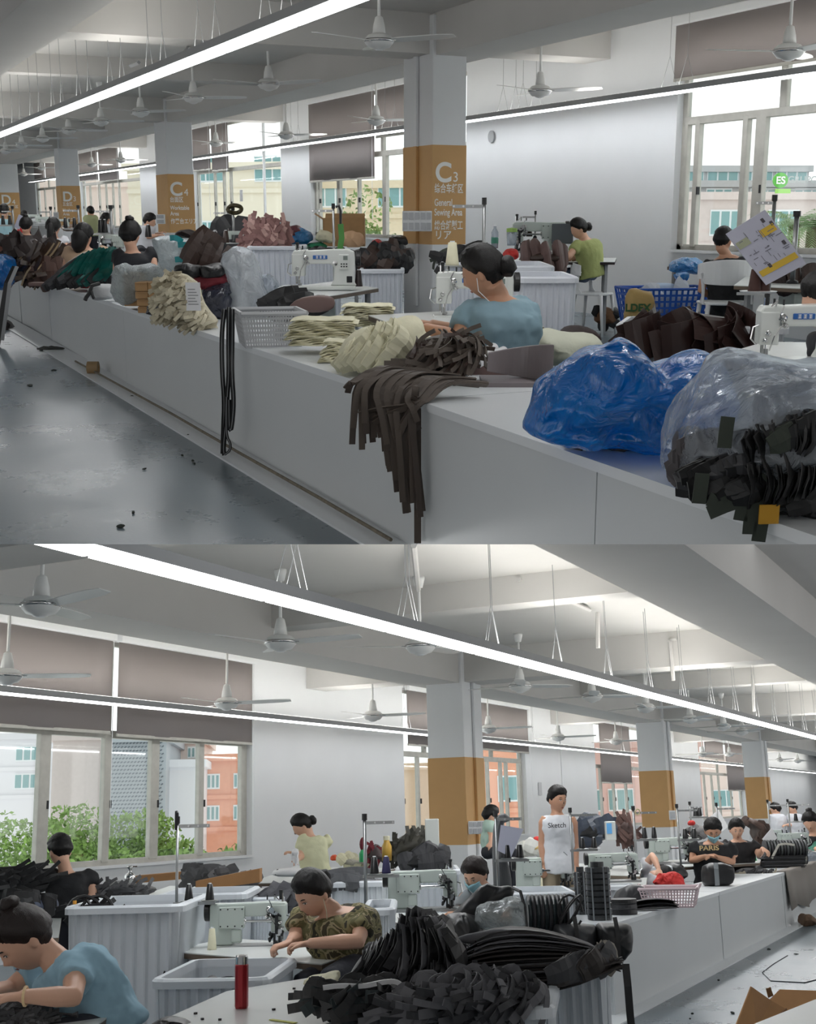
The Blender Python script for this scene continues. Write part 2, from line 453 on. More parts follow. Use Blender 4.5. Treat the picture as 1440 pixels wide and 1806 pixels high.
def text(parent, body, loc, size, m, rot=(math.pi/2, 0, 0), name='lettering', align='LEFT', ext=.001, bold=0, sx=1):
    c = bpy.data.curves.new(name, 'FONT'); c.body = body; c.size = size; c.extrude = ext; c.align_x = align
    if bold: c.offset = bold
    o = bpy.data.objects.new(name, c); COL.objects.link(o); c.materials.append(m)
    o.location = loc; o.rotation_euler = rot; o.scale = (sx, 1, 1)
    if parent: o.parent = parent
    return o
LET = mat('white_lettering', (236, 236, 232), .6)
def column(x0, x1, y0, y1, label, lines=(), pipe=None, face='px'):
    """concrete column: white shaft, tan band standing a hair proud, lettering on the face towards the camera end"""
    t = thing('concrete_column', label, 'column', ((x0 + x1) / 2, (y0 + y1) / 2, 0), 0)
    w, d = (x1 - x0) / 2, (y1 - y0) / 2
    MB().bx(-w, w, -d, d, 0, ZCEIL - .02).build('shaft', WALL, t, bevel=.015)
    MB().bx(-w - .004, w + .004, -d - .004, d + .004, 1.06, 2.38).build('painted_band', TAN, t)
    if pipe is not None: MB().bx(pipe - .05, pipe + .05, -d - .05, -d - .004, .2, ZCEIL - .1).build('conduit', WALL, t, bevel=.01); MB().bx(pipe - .052, pipe + .052, -d - .053, -d - .004, 1.06, 2.38).build('painted_conduit', TAN, t, bevel=.01)
    return t, w, d

# ================================================================ UPPER HALL: shell
setroom(A)
CA = (A.eye, CUT_A)
XA0, XA1 = -78.0, 3.0
def ax(p, y=300): return A.y(p, y, YW).x
def axc(p, y=300, Y=YC): return A.y(p, y, Y).x
struct(MB().bx(XA0, XA1, -6, YW + WTH, -.12, 0), 'floor', FLOOR, clip=CA)
struct(MB().bx(XA0, XA1, -6, YW + WTH, ZCEIL, ZCEIL + .15), 'ceiling', CEIL)
wA = [(ax(1190), ax(1190) + 9.5), (ax(548), ax(548) + 7.5), (ax(341), ax(341) + 7.5), (ax(140), ax(140) + 10), (ax(60), ax(60) + 8)]
wall_with_openings('wall_back', XA0, XA1, [(a, b, ZSILL, 3.92) for a, b in wA], ZCEIL)
struct(MB().bx(XA0 - .2, XA0, -6, YW + WTH, 0, ZCEIL), 'wall_left', WALL)
def far_side(x0, x1, y, z0, z1, clip, step=6.0, op=4.5):
    # the hall's other long side, unseen; openings added to let in fill light
    m = MB(); m.bx(x0, x1, y - .2, y, 0, z0); m.bx(x0, x1, y - .2, y, z1, ZCEIL); x = x0
    while x < x1: m.bx(x, min(x + step - op, x1), y - .2, y, z0, z1); x += step
    struct(m, 'wall_front', WALL, clip=clip)
far_side(XA0, XA1, -6, 1.2, 2.9, CA)
struct(MB().bx(XA1, XA1 + .2, -6, YW + WTH, 0, ZCEIL), 'wall_right', WALL, clip=CA)
struct(MB().bx(XA0, XA1, 7.95, 8.75, ZBEAM, ZCEIL), 'trim_1', CEIL)
struct(MB().bx(XA0, XA1, 2.3, 3.1, ZBEAM, ZCEIL), 'trim_2', CEIL, clip=CA)
COLX = [(712, 763, 822), (275, 295, 341), (97, 105, 139), (-12, -4, 31)]
cols = []
for i, (pl, pm, pr) in enumerate(COLX):
    xm = A.y(pm, 300, YC).x; xl = A.y(pl, 300, YC).x
    # depth of the end face: find Y where px pr at X=xm
    d = A.dirn(pr, 300); yr = (A.eye + d * (xm / d.x)).y
    cols.append((xl, xm, YC, min(yr, YC + 1.6)))
xbs = [c[1] for c in cols]
k = 3
for X in [xbs[0] + 13, xbs[0], xbs[1], xbs[2], xbs[3]]:
    struct(MB().bx(X - .75, X - .1, 3.1, 7.95, ZBEAM + .02, ZCEIL), 'trim_%d' % k, CEIL); k += 1
    struct(MB().bx(X - .75, X - .1, 8.75, YW, ZBEAM + .1, ZCEIL), 'trim_%d' % k, CEIL); k += 1
for X in [xbs[0] + 6.5, (xbs[0] + xbs[1]) / 2, (xbs[1] + xbs[2]) / 2]:
    struct(MB().bx(X - .3, X + .1, 3.1, 7.95, ZBEAM + .22, ZCEIL), 'trim_%d' % k, CEIL); k += 1
def sect(px_list, y=390): return [ax(p, y) for p in px_list]
X = ax
window(*wA[0], [(X(1199), .1), (X(1218), .16), (X(1301), .16), (X(1328), .3), X(1328) + 3.2], [X(1363), X(1363) + 2.6])
window(*wA[1], [X(556), (X(590), .26), X(625), (X(671), .3), X(671) + 1.6], [X(667), X(667) + 2.5])
window(*wA[2], [X(372), X(388), X(400)], [X(375)])
window(*wA[3], [X(152), X(168), X(180), X(192), X(203)], [X(175)])
window(*wA[4], [X(72), X(88)], [X(80)])
def zt(p, y): return A.y(p, y, YW).z
blind(ax(1193, 100), ax(1193, 100) + 9, zt(1193, 141), 'wide grey roller blind pulled part way over the nearest window at right')
blind(ax(548), ax(664), zt(548, 320), 'long grey roller blind covering most of the window left of the C3 column')
blind(ax(666), ax(666) + 2.4, zt(668, 241), 'short grey roller blind tucked behind the C3 column')
blind(ax(343), ax(374), zt(343, 301), 'grey roller blind directly right of the C4 column')
blind(ax(376), ax(406), zt(376, 301), 'grey roller blind second to the right of the C4 column')
blind(ax(141), ax(174), zt(141, 320), 'small distant grey blind directly right of the D3 column')
blind(ax(176), ax(211), zt(176, 320), 'small distant grey blind second to the right of the D3 column')
blind(ax(61), ax(80), zt(61, 322), 'left one of the two small grey blinds left of the D3 column')
blind(ax(81), ax(100), zt(81, 318), 'right one of the two small grey blinds left of the D3 column')
strip_light(-62, -2.5, 3.66, 3.89, 'bright continuous strip light running diagonally over the counter', [-12.06 + 1.93 * i for i in range(-24, 5)], wx=[-12.3 - 1.93 * i for i in range(-3, 18)])
strip_light(-62, -6, 10.12, 10.3, 'thin bright strip light hanging in front of the window wall', [-11 - 2.4 * i for i in range(20)], wx=[-13.4, -17.6, -17.0, -22, -27, -32, -37], lit=LIT2)
# fans of the upper hall
def fan_at(x, y, b, lab, grp=None, **k):
    p = RM.z(x, y, ZHUB); p = RM.y(x, y, 9.6) if p.y > 9.7 else p
    return fan(p, b, lab, grp, **k)
fan_at(669, 72, 100, 'large white ceiling fan left of the C3 column top')
fan_at(1392, 90, 60, 'white ceiling fan before the grey blind of the right window')
fan_at(474, 148, 215, 'white ceiling fan just under the bright strip light, over the middle')
fan_at(953, 160, 345, 'white ceiling fan before the bare wall right of the C3 column')
fan_at(664, 212, 0, 'white ceiling fan before the window left of the C3 column')
fan_at(505, 238, 0, 'white ceiling fan before the bare wall between columns C3 and C4')
fan_at(341, 172, 10, 'dark-looking ceiling fan above the C4 column')
fan_at(248, 197, 350, 'ceiling fan hanging left of the C4 column head')
fan_at(178, 214, 5, 'ceiling fan third from the left under the strip light')
fan_at(121, 230, 20, 'ceiling fan hanging just above the D3 column head')
fan_at(381, 252, 0, 'small ceiling fan before the blinds right of the C4 column')
for i, (x, y) in enumerate([(213, 282), (162, 290)]): fan_at(x, y, 20 + 30 * i, ['distant ceiling fan at the right edge of the window by column D3', 'distant ceiling fan over the window by column D3'][i])
for i, (x, y) in enumerate([(75, 244), (38, 256), (10, 266), (73, 296), (42, 307)]): fan_at(x, y, 40 * i, ['tiny ceiling fan above the gap between columns D4 and D3', 'tiny ceiling fan second from the left edge under the strip light', 'tiny ceiling fan touching the left edge under the strip light', 'tiny ceiling fan before the blinds left of column D3', 'tiny low ceiling fan between column D4 and the nearest window'][i], 'far ceiling fans of the upper hall')
# hook rail, conduits and pipes on the ceiling
k = 40
for (a, b, c, d) in (((203, 10), (225, 0), 4.0, .03), ((118, 122), (157, 107), 4.0, .03), ((245, 57), (305, 33), 4.0, .03), ((230, 116), (245, 110), 3.6, .03)):
    p, q = A.z(*a, c), A.z(*b, c)
    struct(MB().tube([p, q], d, 4), 'trim_%d' % k, GREYP); k += 1
struct(MB().tube([A.z(320, 35, 4.0), A.z(333, 55, 3.9), A.z(333, 80, 3.6), A.z(318, 103, 3.2)], .015, 6), 'trim_%d' % k, GREYP); k += 1
for pxx in (468, 352 + 300):
    pass
struct(MB().bx(ax(468) - .03, ax(468) + .03, YW - .05, YW, .2, 3.9), 'trim_%d' % k, WALL); k += 1
o = MB().lathe([(.001, 0), (.1, 0), (.1, .03), (.001, .03)], n=16, axis='y').build('wall_pipe_stub', GREYP); put(o, A.y(866, 241, YW - .04), 0); tag(o, 'small round grey pipe stub high on the bare wall', 'pipe stub')
TXT = [('C', '3', ['综合车缝区', '', 'General', 'Sewing Area', '', '総合縫製工', 'リア']), ('C', '4', ['台面区', '', 'Worktable', 'Area', '', '作業台エリア']),
       ('D', '3', ['五金区', '', 'Hardware', 'Area', '', '金具エリア']), ('D', '4', ['综合车缝区', '', 'General', 'Area'])]
LABS = ['white column with tan band lettered C3 beside the woman in light blue', 'white column with tan band lettered C4 in the middle distance', 'white column with tan band lettered D3', 'farthest column at left edge with tan band lettered D4']
for (xl, xm, y0, y1), (big, num, lines), lb in zip(cols, TXT, LABS):
    t, w, d = column(xl, xm, y0, y1, lb, pipe=(0.0 if big + num == 'C3' else None))
    D = y1 - y0; rz = (math.pi/2, 0, math.pi/2)
    text(t, big, (w + .006, -d + .04, 1.9), D * .7, LET, rz, bold=.01)
    text(t, num, (w + .006, -d + D * .6, 1.9), D * .36, LET, rz)
    z = 1.76
    for ln in lines:
        if ln:
            text(t, ln, (w + .006, -d + .03, z), .13 if ord(ln[0]) < 256 else .135, LET, rz, bold=.002, sx=(D * .9) / (.135 * 5.2) if len(ln) != 2 else 1.0)
            z -= .13
        else: z -= .05
bx_ = Loc(737, 390, D=A.depth(V((cols[0][0] + .3, YC - .06, 1.4))))
# ================================================================ LOWER HALL: shell
setroom(B)
CB = (B.eye, -CUT_B)
XB0, XB1 = -1.0, 95.0
def bxp(p, y=1400): return B.y(p, y, YW).x
struct(MB().bx(XB0, XB1, -4, YW + WTH, -.12, 0), 'floor', FLOOR)
struct(MB().bx(XB0, XB1, -6, YW + WTH, ZCEIL, ZCEIL + .15), 'ceiling', CEIL, clip=CB)
wB = [(bxp(445) - 9.8, bxp(445)), (bxp(714), bxp(930)), (bxp(1054), bxp(1054) + 6), (bxp(1238), bxp(1313))]
wall_with_openings('wall_back', XB0, XB1, [(a, b, ZSILL, 3.92) for a, b in wB], ZCEIL)
struct(MB().bx(XB1, XB1 + .2, -4, YW + WTH, 0, ZCEIL), 'wall_right', WALL)
far_side(XB0, XB1, -4, 1.0, 3.7, CB, op=5.2)
struct(MB().bx(XB0 - .2, XB0, -4, YW + WTH, 0, 1.0).bx(XB0 - .2, XB0, -4, -3, 1, ZCEIL).bx(XB0 - .2, XB0, 8, YW + WTH, 1, ZCEIL), 'wall_left', WALL, clip=CB)  # unseen end wall, its middle left open to admit fill light
window(*wB[0], [(bxp(436), .1), (bxp(364), .2), (bxp(282), .3), (bxp(198), .22), (bxp(87), .32), bxp(87) - 1.2], [bxp(198), bxp(198) - 3])
window(*wB[1], [bxp(718), bxp(747), bxp(870), bxp(893), bxp(903), bxp(925)], [bxp(760), bxp(878)])
window(*wB[2], [bxp(1068), bxp(1090), bxp(1112)], [bxp(1112)])
window(*wB[3], [bxp(1250), bxp(1263), bxp(1275), bxp(1295)], [bxp(1275)])
def zb(p, y): return B.y(p, y, YW).z
blind(bxp(195, 1250) - 4.5, bxp(194, 1250), zb(190, 1291), 'wide grey roller blind at the far left of the lower window')
blind(bxp(202, 1250), bxp(443, 1250), zb(443, 1311), 'wide grey roller blind over the right half of the big lower window')
blind(bxp(715, 1250), bxp(765, 1250), zb(715, 1312), 'narrow grey blind seen left of the tan-banded nearest lower column')
blind(bxp(845, 1250), bxp(928, 1250), zb(928, 1327), 'grey blind seen right of the nearest lower column')
blind(bxp(1055, 1300), bxp(1109, 1300), zb(1109, 1381), 'long grey blind left of the second lower column')
blind(bxp(1240, 1300), bxp(1273, 1300), zb(1273, 1339), 'shorter of the two blinds between the second and third lower columns')
blind(bxp(1276, 1300), bxp(1310, 1300), zb(1310, 1394), 'longer of the two blinds between the second and third lower columns')
# column line
COLB = [(757, 822, 856), (1130, 1179, 1191), (1316, 1351, 1361)]
k = 2
struct(MB().bx(4, XB1, 7.95, 8.75, ZBEAM, ZCEIL), 'trim_1', CEIL, clip=CB)
struct(MB().bx(2, XB1, 2.2, 3.2, ZBEAM, ZCEIL), 'trim_2', CEIL, clip=CB)
LB = ['white column with plain tan band, nearest one of the lower hall', 'second lower column with tan band, right of the standing man', 'third lower column with tan band at right']
xcs = []
for (pl, pm, pr), lb in zip(COLB, LB):
    xa = B.y(pm, 1400, YC).x; xb = B.y(pr, 1400, YC).x
    d = B.dirn(pl, 1400); yl = (B.eye + d * (xa / d.x)).y
    t, w, d_ = column(xa, xb, YC, yl, lb, pipe=.0); xcs.append(xa)
for j, X in enumerate([xcs[0] - 11.4, xcs[0], xcs[1], xcs[2], xcs[2] + 12]):
    for (y0, y1, dz) in ((3.2, 7.95, .02), (8.75, YW, .1)):
        struct(MB().bx(X + .1, X + .75, y0, y1, ZBEAM + dz, ZCEIL), 'trim_%d' % (k + 1), CEIL, clip=CB); k += 1
for X in [xcs[0] - 5.5, xcs[0] + 6, xcs[1] + 6]:
    struct(MB().bx(X, X + .4, 3.2, 7.95, ZBEAM + .22, ZCEIL), 'trim_%d' % (k + 1), CEIL, clip=CB); k += 1
struct(MB().bx(xcs[0] + .1, xcs[0] + .9, -6, 2.2, ZBEAM, ZCEIL), 'trim_%d' % (k + 1), CEIL, clip=CB); k += 1
strip_light(3.2, 70, 4.2, 4.43, 'bright continuous strip light running down the lower hall to the right', [5.14 + 1.76 * i for i in range(34)], wx=[7.1 + 1.76 * i for i in range(20)], clip=CB, lit=LITB, up=UPFILL_B)
strip_light(6.5, 70, 10.0, 10.18, 'thin bright strip light before the window wall of the lower hall', [8.5 + 2.4 * i for i in range(24)], wx=[20.5, 27, 34], lit=LITB2, up=UPFILL_B)
def fb(x, y, b, lab, grp=None): return fan_at(x, y, b, lab, grp, clip=CB)
fb(72, 1068, 200, 'largest ceiling fan of the lower hall, upper left corner')
fb(495, 1133, 225, 'ceiling fan below the strip light, left of centre in the lower hall')
fb(742, 1140, 180, 'ceiling fan half hidden by the strip light at centre of the lower hall')
fb(918, 1210, 145, 'ceiling fan right above the nearest lower column\'s right side')
fb(1045, 1228, 25, 'ceiling fan with long rod, second right of the nearest lower column')
fb(1140, 1248, 10, 'ceiling fan above the second lower column')
fb(400, 1240, 0, 'ceiling fan in front of the right blind of the big lower window')
fb(658, 1262, 0, 'ceiling fan before the bare wall left of the nearest lower column')
fb(12, 1192, 20, 'ceiling fan cut by the left edge of the picture, lower hall')
fb(862, 1285, 0, 'ceiling fan showing at the right side of the nearest lower column')
fb(985, 1300, 0, 'ceiling fan above the standing man in white')
fb(1087, 1307, 5, 'ceiling fan before the long blind left of the second lower column')
for i, (x, y) in enumerate(((1218, 1268), (1277, 1281), (1310, 1290))): fb(x, y, x % 90, ['small ceiling fan right of the head of the second lower column', 'small ceiling fan midway between the second and third lower columns', 'small ceiling fan left of the head of the third lower column'][i], 'far fans under the lower strip light')
for i, (x, y) in enumerate(((1240, 1330), (1287, 1330), (1376, 1340), (1408, 1342))): fb(x, y, x % 60, ['tiny fan before the shorter blind beyond the second lower column', 'tiny fan before the longer blind beyond the second lower column', 'tiny fan just right of the third lower column', 'tiny fan second to the right of the third lower column'][i], 'far fans by the lower window wall')
# conduits of the lower ceiling
k = 40
for pts in ([(825, 1050, 4.0), (868, 1056, 4.0)], [(915, 1022, 4.0), (1040, 1076, 4.0)], [(965, 1158, 3.95), (1195, 1126, 3.95)], [(1055, 1080, 4.0), (1055, 1143, 3.3)], [(1183, 1132, 3.9), (1188, 1200, 3.2)], [(1328, 1190, 3.9), (1330, 1255, 3.1)], [(730, 962, 4.0), (738, 1040, 3.9)]):
    q = [B.z(a, b, c) for a, b, c in pts[:1]]; q.append(B.dep(pts[1][0], pts[1][1], B.depth(q[0])) if pts[1][2] < 3.9 else B.z(*pts[1]))
    struct(MB().tube(q, .03, 6), 'trim_%d' % k, CEIL, clip=CB); k += 1
struct(MB().cyl(V((bxp(1119), YW - .7, 0)), V((bxp(1119), YW - .7, ZCEIL)), .14, n=14), 'trim_%d' % k, WALL, clip=CB); k += 1
struct(MB().bx(bxp(993) - .03, bxp(993) + .03, YW - .03, YW, .3, 3.9), 'trim_%d' % k, WALL); k += 1
# ================================================================ builders for furniture, machines and goods
def bez(p0, p1, p2, n=8):
    p0, p1, p2 = V(p0), V(p1), V(p2)
    return [p0 * (1-t)**2 + p1 * 2*t*(1-t) + p2 * t*t for t in [i / (n-1) for i in range(n)]]
SHARE = {}
def shared(key, fn, name, m, parent, smooth=False):
    """a part that shares its mesh with every other part made under the same key"""
    k = (key, m.name)
    if k not in SHARE:
        o = fn().build(name, m, parent, smooth=smooth); SHARE[k] = o.data; return o
    o = bpy.data.objects.new(name, SHARE[k]); COL.objects.link(o); o.parent = parent; return o
BODYW = mat('machine_enamel', (214, 217, 213), .3, coat=.3)
BODYG = mat('machine_green_enamel', (190, 200, 194), .35, coat=.2)
BLUEB = mat('badge_blue', (40, 96, 168), .4)
SCREEN = mat('panel_screen', (90, 150, 200), .3, emit=.15)
def machine(L, px0, px1, pyb, label, style='lock', flip=False, dy=0, group=None, badge=True, simple=False, mir=False):
    """industrial sewing machine standing with its bed between two pixels on a table; head on the left unless flipped"""
    o = L(px0, pyb, dy); p1 = L(px1, pyb, dy); w = (p1 - o).length; k = w / .52
    c = (o + p1) / 2
    t = bpy.data.objects.new('sewing_machine', None); COL.objects.link(t); tag(t, label, 'sewing machine', group)
    rot = RM.rot0 + (math.pi if flip else 0)
    wl = L.o + Matrix.Rotation(RM.rot0, 3, 'Z') @ c
    put(t, wl, rot, k)
    if mir: t.matrix_world = t.matrix_world @ Matrix.Diagonal((-1, 1, 1, 1))
    body = BODYW if style == 'lock' else BODYG
    h = .3
    MB().bx(-.26, .26, -.09, .09, 0, .025).build('bed', STEEL if style != 'lock' else body, t, bevel=.006)
    if style == 'lock':
        poly = [(-.24, .1), (-.24, .27), (-.225, .3), (-.15, .305), (-.1, .3), (.1, .31), (.2, .31), (.25, .29), (.26, .24), (.255, .05), (.27, .025), (.06, .025), (.085, .07), (.09, .17), (.06, .195), (-.12, .195), (-.14, .17), (-.14, .1)]
    else:
        poly = [(-.24, .1), (-.24, .27), (-.23, .285), (-.1, .29), (.1, .285), (.25, .285), (.262, .27), (.262, .025), (.11, .025), (.11, .14), (.1, .19), (.05, .2), (-.12, .2), (-.14, .18), (-.14, .1)]
    MB().prism(poly, -.055, .055).build('arm_casting', body, t, bevel=.012, seg=3)
    MB().bx(-.242, -.142, -.065, -.05, .1, .27).build('face_plate', body, t, bevel=.006)
    MB().cyl((.262, 0, .235), (.3, 0, .235), .062, n=20).build('handwheel', BLACK, t, smooth=False, bevel=.006)
    m = MB(); m.cyl((-.19, -.0, .03), (-.19, 0, .12), .006, n=8); m.cyl((-.21, .0, .04), (-.21, 0, .34), .008, n=8); m.box((-.185, 0, .03), (.03, .03, .008)); m.build('needle_bar', CHROME, t)
    if simple: return t
    m = MB(); m.cyl((-.2, 0, .3), (-.2, 0, .345), .012, n=10); m.lathe([(.001, .345), (.014, .345), (.014, .36), (.001, .362)], c=(-.2, 0, 0), n=10); m.cyl((-.16, 0, .3), (-.16, 0, .335), .006, n=8); m.cyl((-.11, 0, .3), (-.11, 0, .33), .005, n=8)
    m.build('presser_regulator', DARKM, t)
    for x, z, r in ((-.13, .24, .02), (-.115, .2, .014), (-.2, .16, .014), (-.215, .125, .012)):
        m = MB(); m.lathe([(.001, 0), (r, 0), (r * 1.1, -.006), (r * .5, -.012), (r * 1.05, -.018), (r * .6, -.03), (.001, -.032)], c=(x, -.06, z), n=14, axis='y'); m.build('tension_disc', CHROME, t, smooth=False)
    m = MB(); m.tube([(-.13, -.07, .3), (-.15, -.09, .26), (-.14, -.08, .2), (-.17, -.08, .15), (-.185, -.05, .07)], .004, 5); m.tube([(-.24, -.03, .2), (-.27, -.03, .19), (-.28, -.03, .13), (-.25, -.03, .1)], .005, 6); m.tube([(-.165, -.05, .3), (-.17, -.09, .33), (-.2, -.09, .3)], .004, 5)
    m.build('thread_guide', CHROME, t)
    m = MB(); m.box((-.19, -.005, .05), (.018, .02, .05)); m.box((-.175, -.03, .04), (.012, .07, .01)); m.box((-.21, .0, .08), (.012, .02, .06)); m.build('presser_foot', STEEL, t)
    if style == 'lock':
        if badge:
            b = MB().bx(-.075, .04, -.062, -.054, .232, .262).build('badge', BLUEB, t, bevel=.005)
            m = MB()
            for i in range(3):
                x = -.05 + i * .028
                m.bx(x, x + .018, -.064, -.062, .238, .241); m.bx(x, x + .018, -.064, -.062, .246, .249); m.bx(x, x + .018, -.064, -.062, .254, .257); m.bx(x + .007, x + .011, -.064, -.062, .237, .258)
            m.build('badge_characters', LET, b)
        p = MB().bx(.13, .21, -.068, -.054, .15, .27).build('control_panel', BODYW, t, bevel=.006)
        MB().bx(.165, .2, -.071, -.066, .225, .258).build('display', mat('lcd', (120, 130, 125), .3), p)
        m = MB()
        for i in range(3): m.bx(.145 + i * .02, .157 + i * .02, -.072, -.067, .17, .18); m.bx(.145 + i * .02, .157 + i * .02, -.072, -.067, .19, .2)
        m.build('button', DARKM, p)
        MB().lathe([(.001, 0), (.02, 0), (.02, -.012), (.001, -.014)], c=(.1, -.055, .2), n=16, axis='y').build('stitch_dial', CHROME, t)
        MB().bx(.19, .235, -.06, -.05, .05, .1).build('reverse_lever', DARKM, t, bevel=.004)
    else:
        c_ = MB().bx(.03, .2, -.08, -.054, .13, .265).build('cover_plate', body, t, bevel=.006)
        m = MB()
        for i in range(4):
            for z in (.145, .25): m.cyl((.045 + i * .047, -.084, z), (.045 + i * .047, -.078, z), .005, n=8)
        m.build('screw', DARKM, c_)
        MB().bx(.05, .12, -.07, -.03, .04, .125).build('motor_cover', body, t, bevel=.01)
        m = MB(); m.cyl((.03, -.085, .175), (-.12, -.085, .175), .009, n=10); m.cyl((-.12, -.085, .175), (-.15, -.085, .175), .014, n=10); m.cyl((.03, -.085, .175), (.02, -.085, .175), .022, n=12); m.build('drive_rod', CHROME, t, smooth=False)
        m = MB()
        rnd = random.Random(5)
        for i in range(16):
            x = -.225 + rnd.random() * .1; z = .04 + rnd.random() * .21
            m.cyl((x, -.06, z), (x + rnd.uniform(-.02, .02), -.095, z + rnd.uniform(-.02, .02)), rnd.uniform(.004, .012), n=8)
        m.box((-.18, -.08, .15), (.02, .02, .12)); m.box((-.2, -.07, .07), (.014, .02, .09)); m.box((-.165, -.07, .06), (.014, .02, .07))
        m.build('linkage', DARKM, t)
        m = MB(); m.box((-.2, -.085, .1), (.03, .01, .04)); m.box((-.17, -.09, .22), (.04, .01, .02)); m.cyl((-.15, -.08, .24), (-.15, -.1, .24), .018, n=12); m.build('linkage_bright', CHROME, t)
    return t
def table(corners, label, z=ZT, th=.035, name='sewing_table', edge=TEDGE, top=TABLE, legs=True, group=None, motor=True, cat='table', shelf=False):
    """table whose top has the given corner points (room coordinates, seen from above in order)"""
    pts = [V((c.x, c.y, z)) for c in corners]; c0 = sum(pts, V()) / len(pts); c0.z = 0
    t = thing(name, label, cat, c0, 0, group)
    q = [p - c0 for p in pts]
    if (q[1] - q[0]).cross(q[2] - q[1]).z < 0: q = q[::-1]
    MB().prismz([(p.x, p.y) for p in q], z - .006, z).build('laminate', top, t)
    MB().prismz([(p.x, p.y) for p in q], z - th, z - .0065).build('table_core', edge, t)
    cc = sum(q, V()) / len(q)
    if legs:
        for p in q:
            f = V((cc.x + (p.x - cc.x) * .86, cc.y + (p.y - cc.y) * .8, 0))
            MB().bx(f.x - .02, f.x + .02, f.y - .02, f.y + .02, 0, z - th).build('leg', GREYP, t)
    if motor: MB().box((cc.x, cc.y, z - .2), (.22, .18, .2)).build('motor_box', BODYG, t, bevel=.02)
    return t
def zpts(pxs, z): return [RM.z(x, y, z) for x, y in pxs]
def cone(loc, rot=0, h=.16, r=.035, m=BLACK, label='', group=None):
    t = thing('thread_cone', label, 'thread cone', loc, RM.rot0, group)
    shared(('cone', h, r), lambda: MB().lathe([(.001, 0), (r * 1.02, 0), (r, .01), (r * .62, h * .93), (r * .3, h * .95), (.001, h * .95)], n=16), 'thread', m, t, True)
    shared(('tip', h, r), lambda: MB().lathe([(r * .32, h * .9), (r * .38, h), (r * .2, h * 1.0), (.001, h)], n=12), 'spool_tip', WPLA, t, True)
    return t
def stand(L, px0, pyb, pyt, arm=(40, 0), trayy=None, label='', cones=(), cm=BLACK, clabel='', group=None, dy=0, cap=True, r=.011, cz=.16, zoff=0, cones_r=.035):
    """thread stand: pole from pixel (px0,pyb) up to pyt, guide bar reaching arm px to one side"""
    b = L(px0, pyb, dy); tp = L(px0, pyt, dy); a = L(px0 + arm[0], pyt + 6, dy)
    wl = L.o + Matrix.Rotation(RM.rot0, 3, 'Z') @ b
    t = thing('thread_stand', label, 'thread stand', wl, RM.rot0, group)
    h = tp.z - b.z; al = a.x - b.x; ah = a.z - b.z
    MB().cyl((0, 0, 0), (0, 0, h), r, n=10).build('pole', STEEL, t, smooth=True)
    MB().lathe([(.001, 0), (r * 2.6, 0), (r * 2.2, .02), (r, .03)], n=12).build('base', DARKM, t, smooth=True)
    if cap: MB().cyl((0, 0, h - .01), (0, 0, h + .035), r * 1.5, n=10).build('cap', BLACK, t)
    m = MB(); m.box((al / 2, 0, ah), (abs(al), .012, .022)); m.build('guide_bar', STEEL, t)
    m = MB()
    for f in (.35, .65, .95): m.cyl((al * f, -.007, ah), (al * f, -.012, ah), .007, n=8)
    m.build('guide_eyelet', CHROME, t)
    if trayy is not None:
        tz = L(px0, trayy, dy).z - b.z; s = 1 if al > 0 else -1
        tr = MB(); tr.box((s * .11, 0, tz), (.26, .02, .02)); tr.build('tray_arm', STEEL, t)
        for i, cx in enumerate(cones):
            X = L(cx, trayy, dy).x - b.x
            MB().lathe([(.001, 0), (.05, 0), (.055, .006), (.05, .008), (.001, .008)], c=(X, 0, tz + .01), n=18).build('spool_disc', STEEL, t)
            cone(wl + Matrix.Rotation(RM.rot0, 3, 'Z') @ V((X, 0, tz + .019)), h=cz, r=cones_r, m=cm if not isinstance(cm, (list, tuple)) else cm[i], label=clabel[i] if isinstance(clabel, (list, tuple)) else clabel, group=group and 'cones on ' + group)
    return t
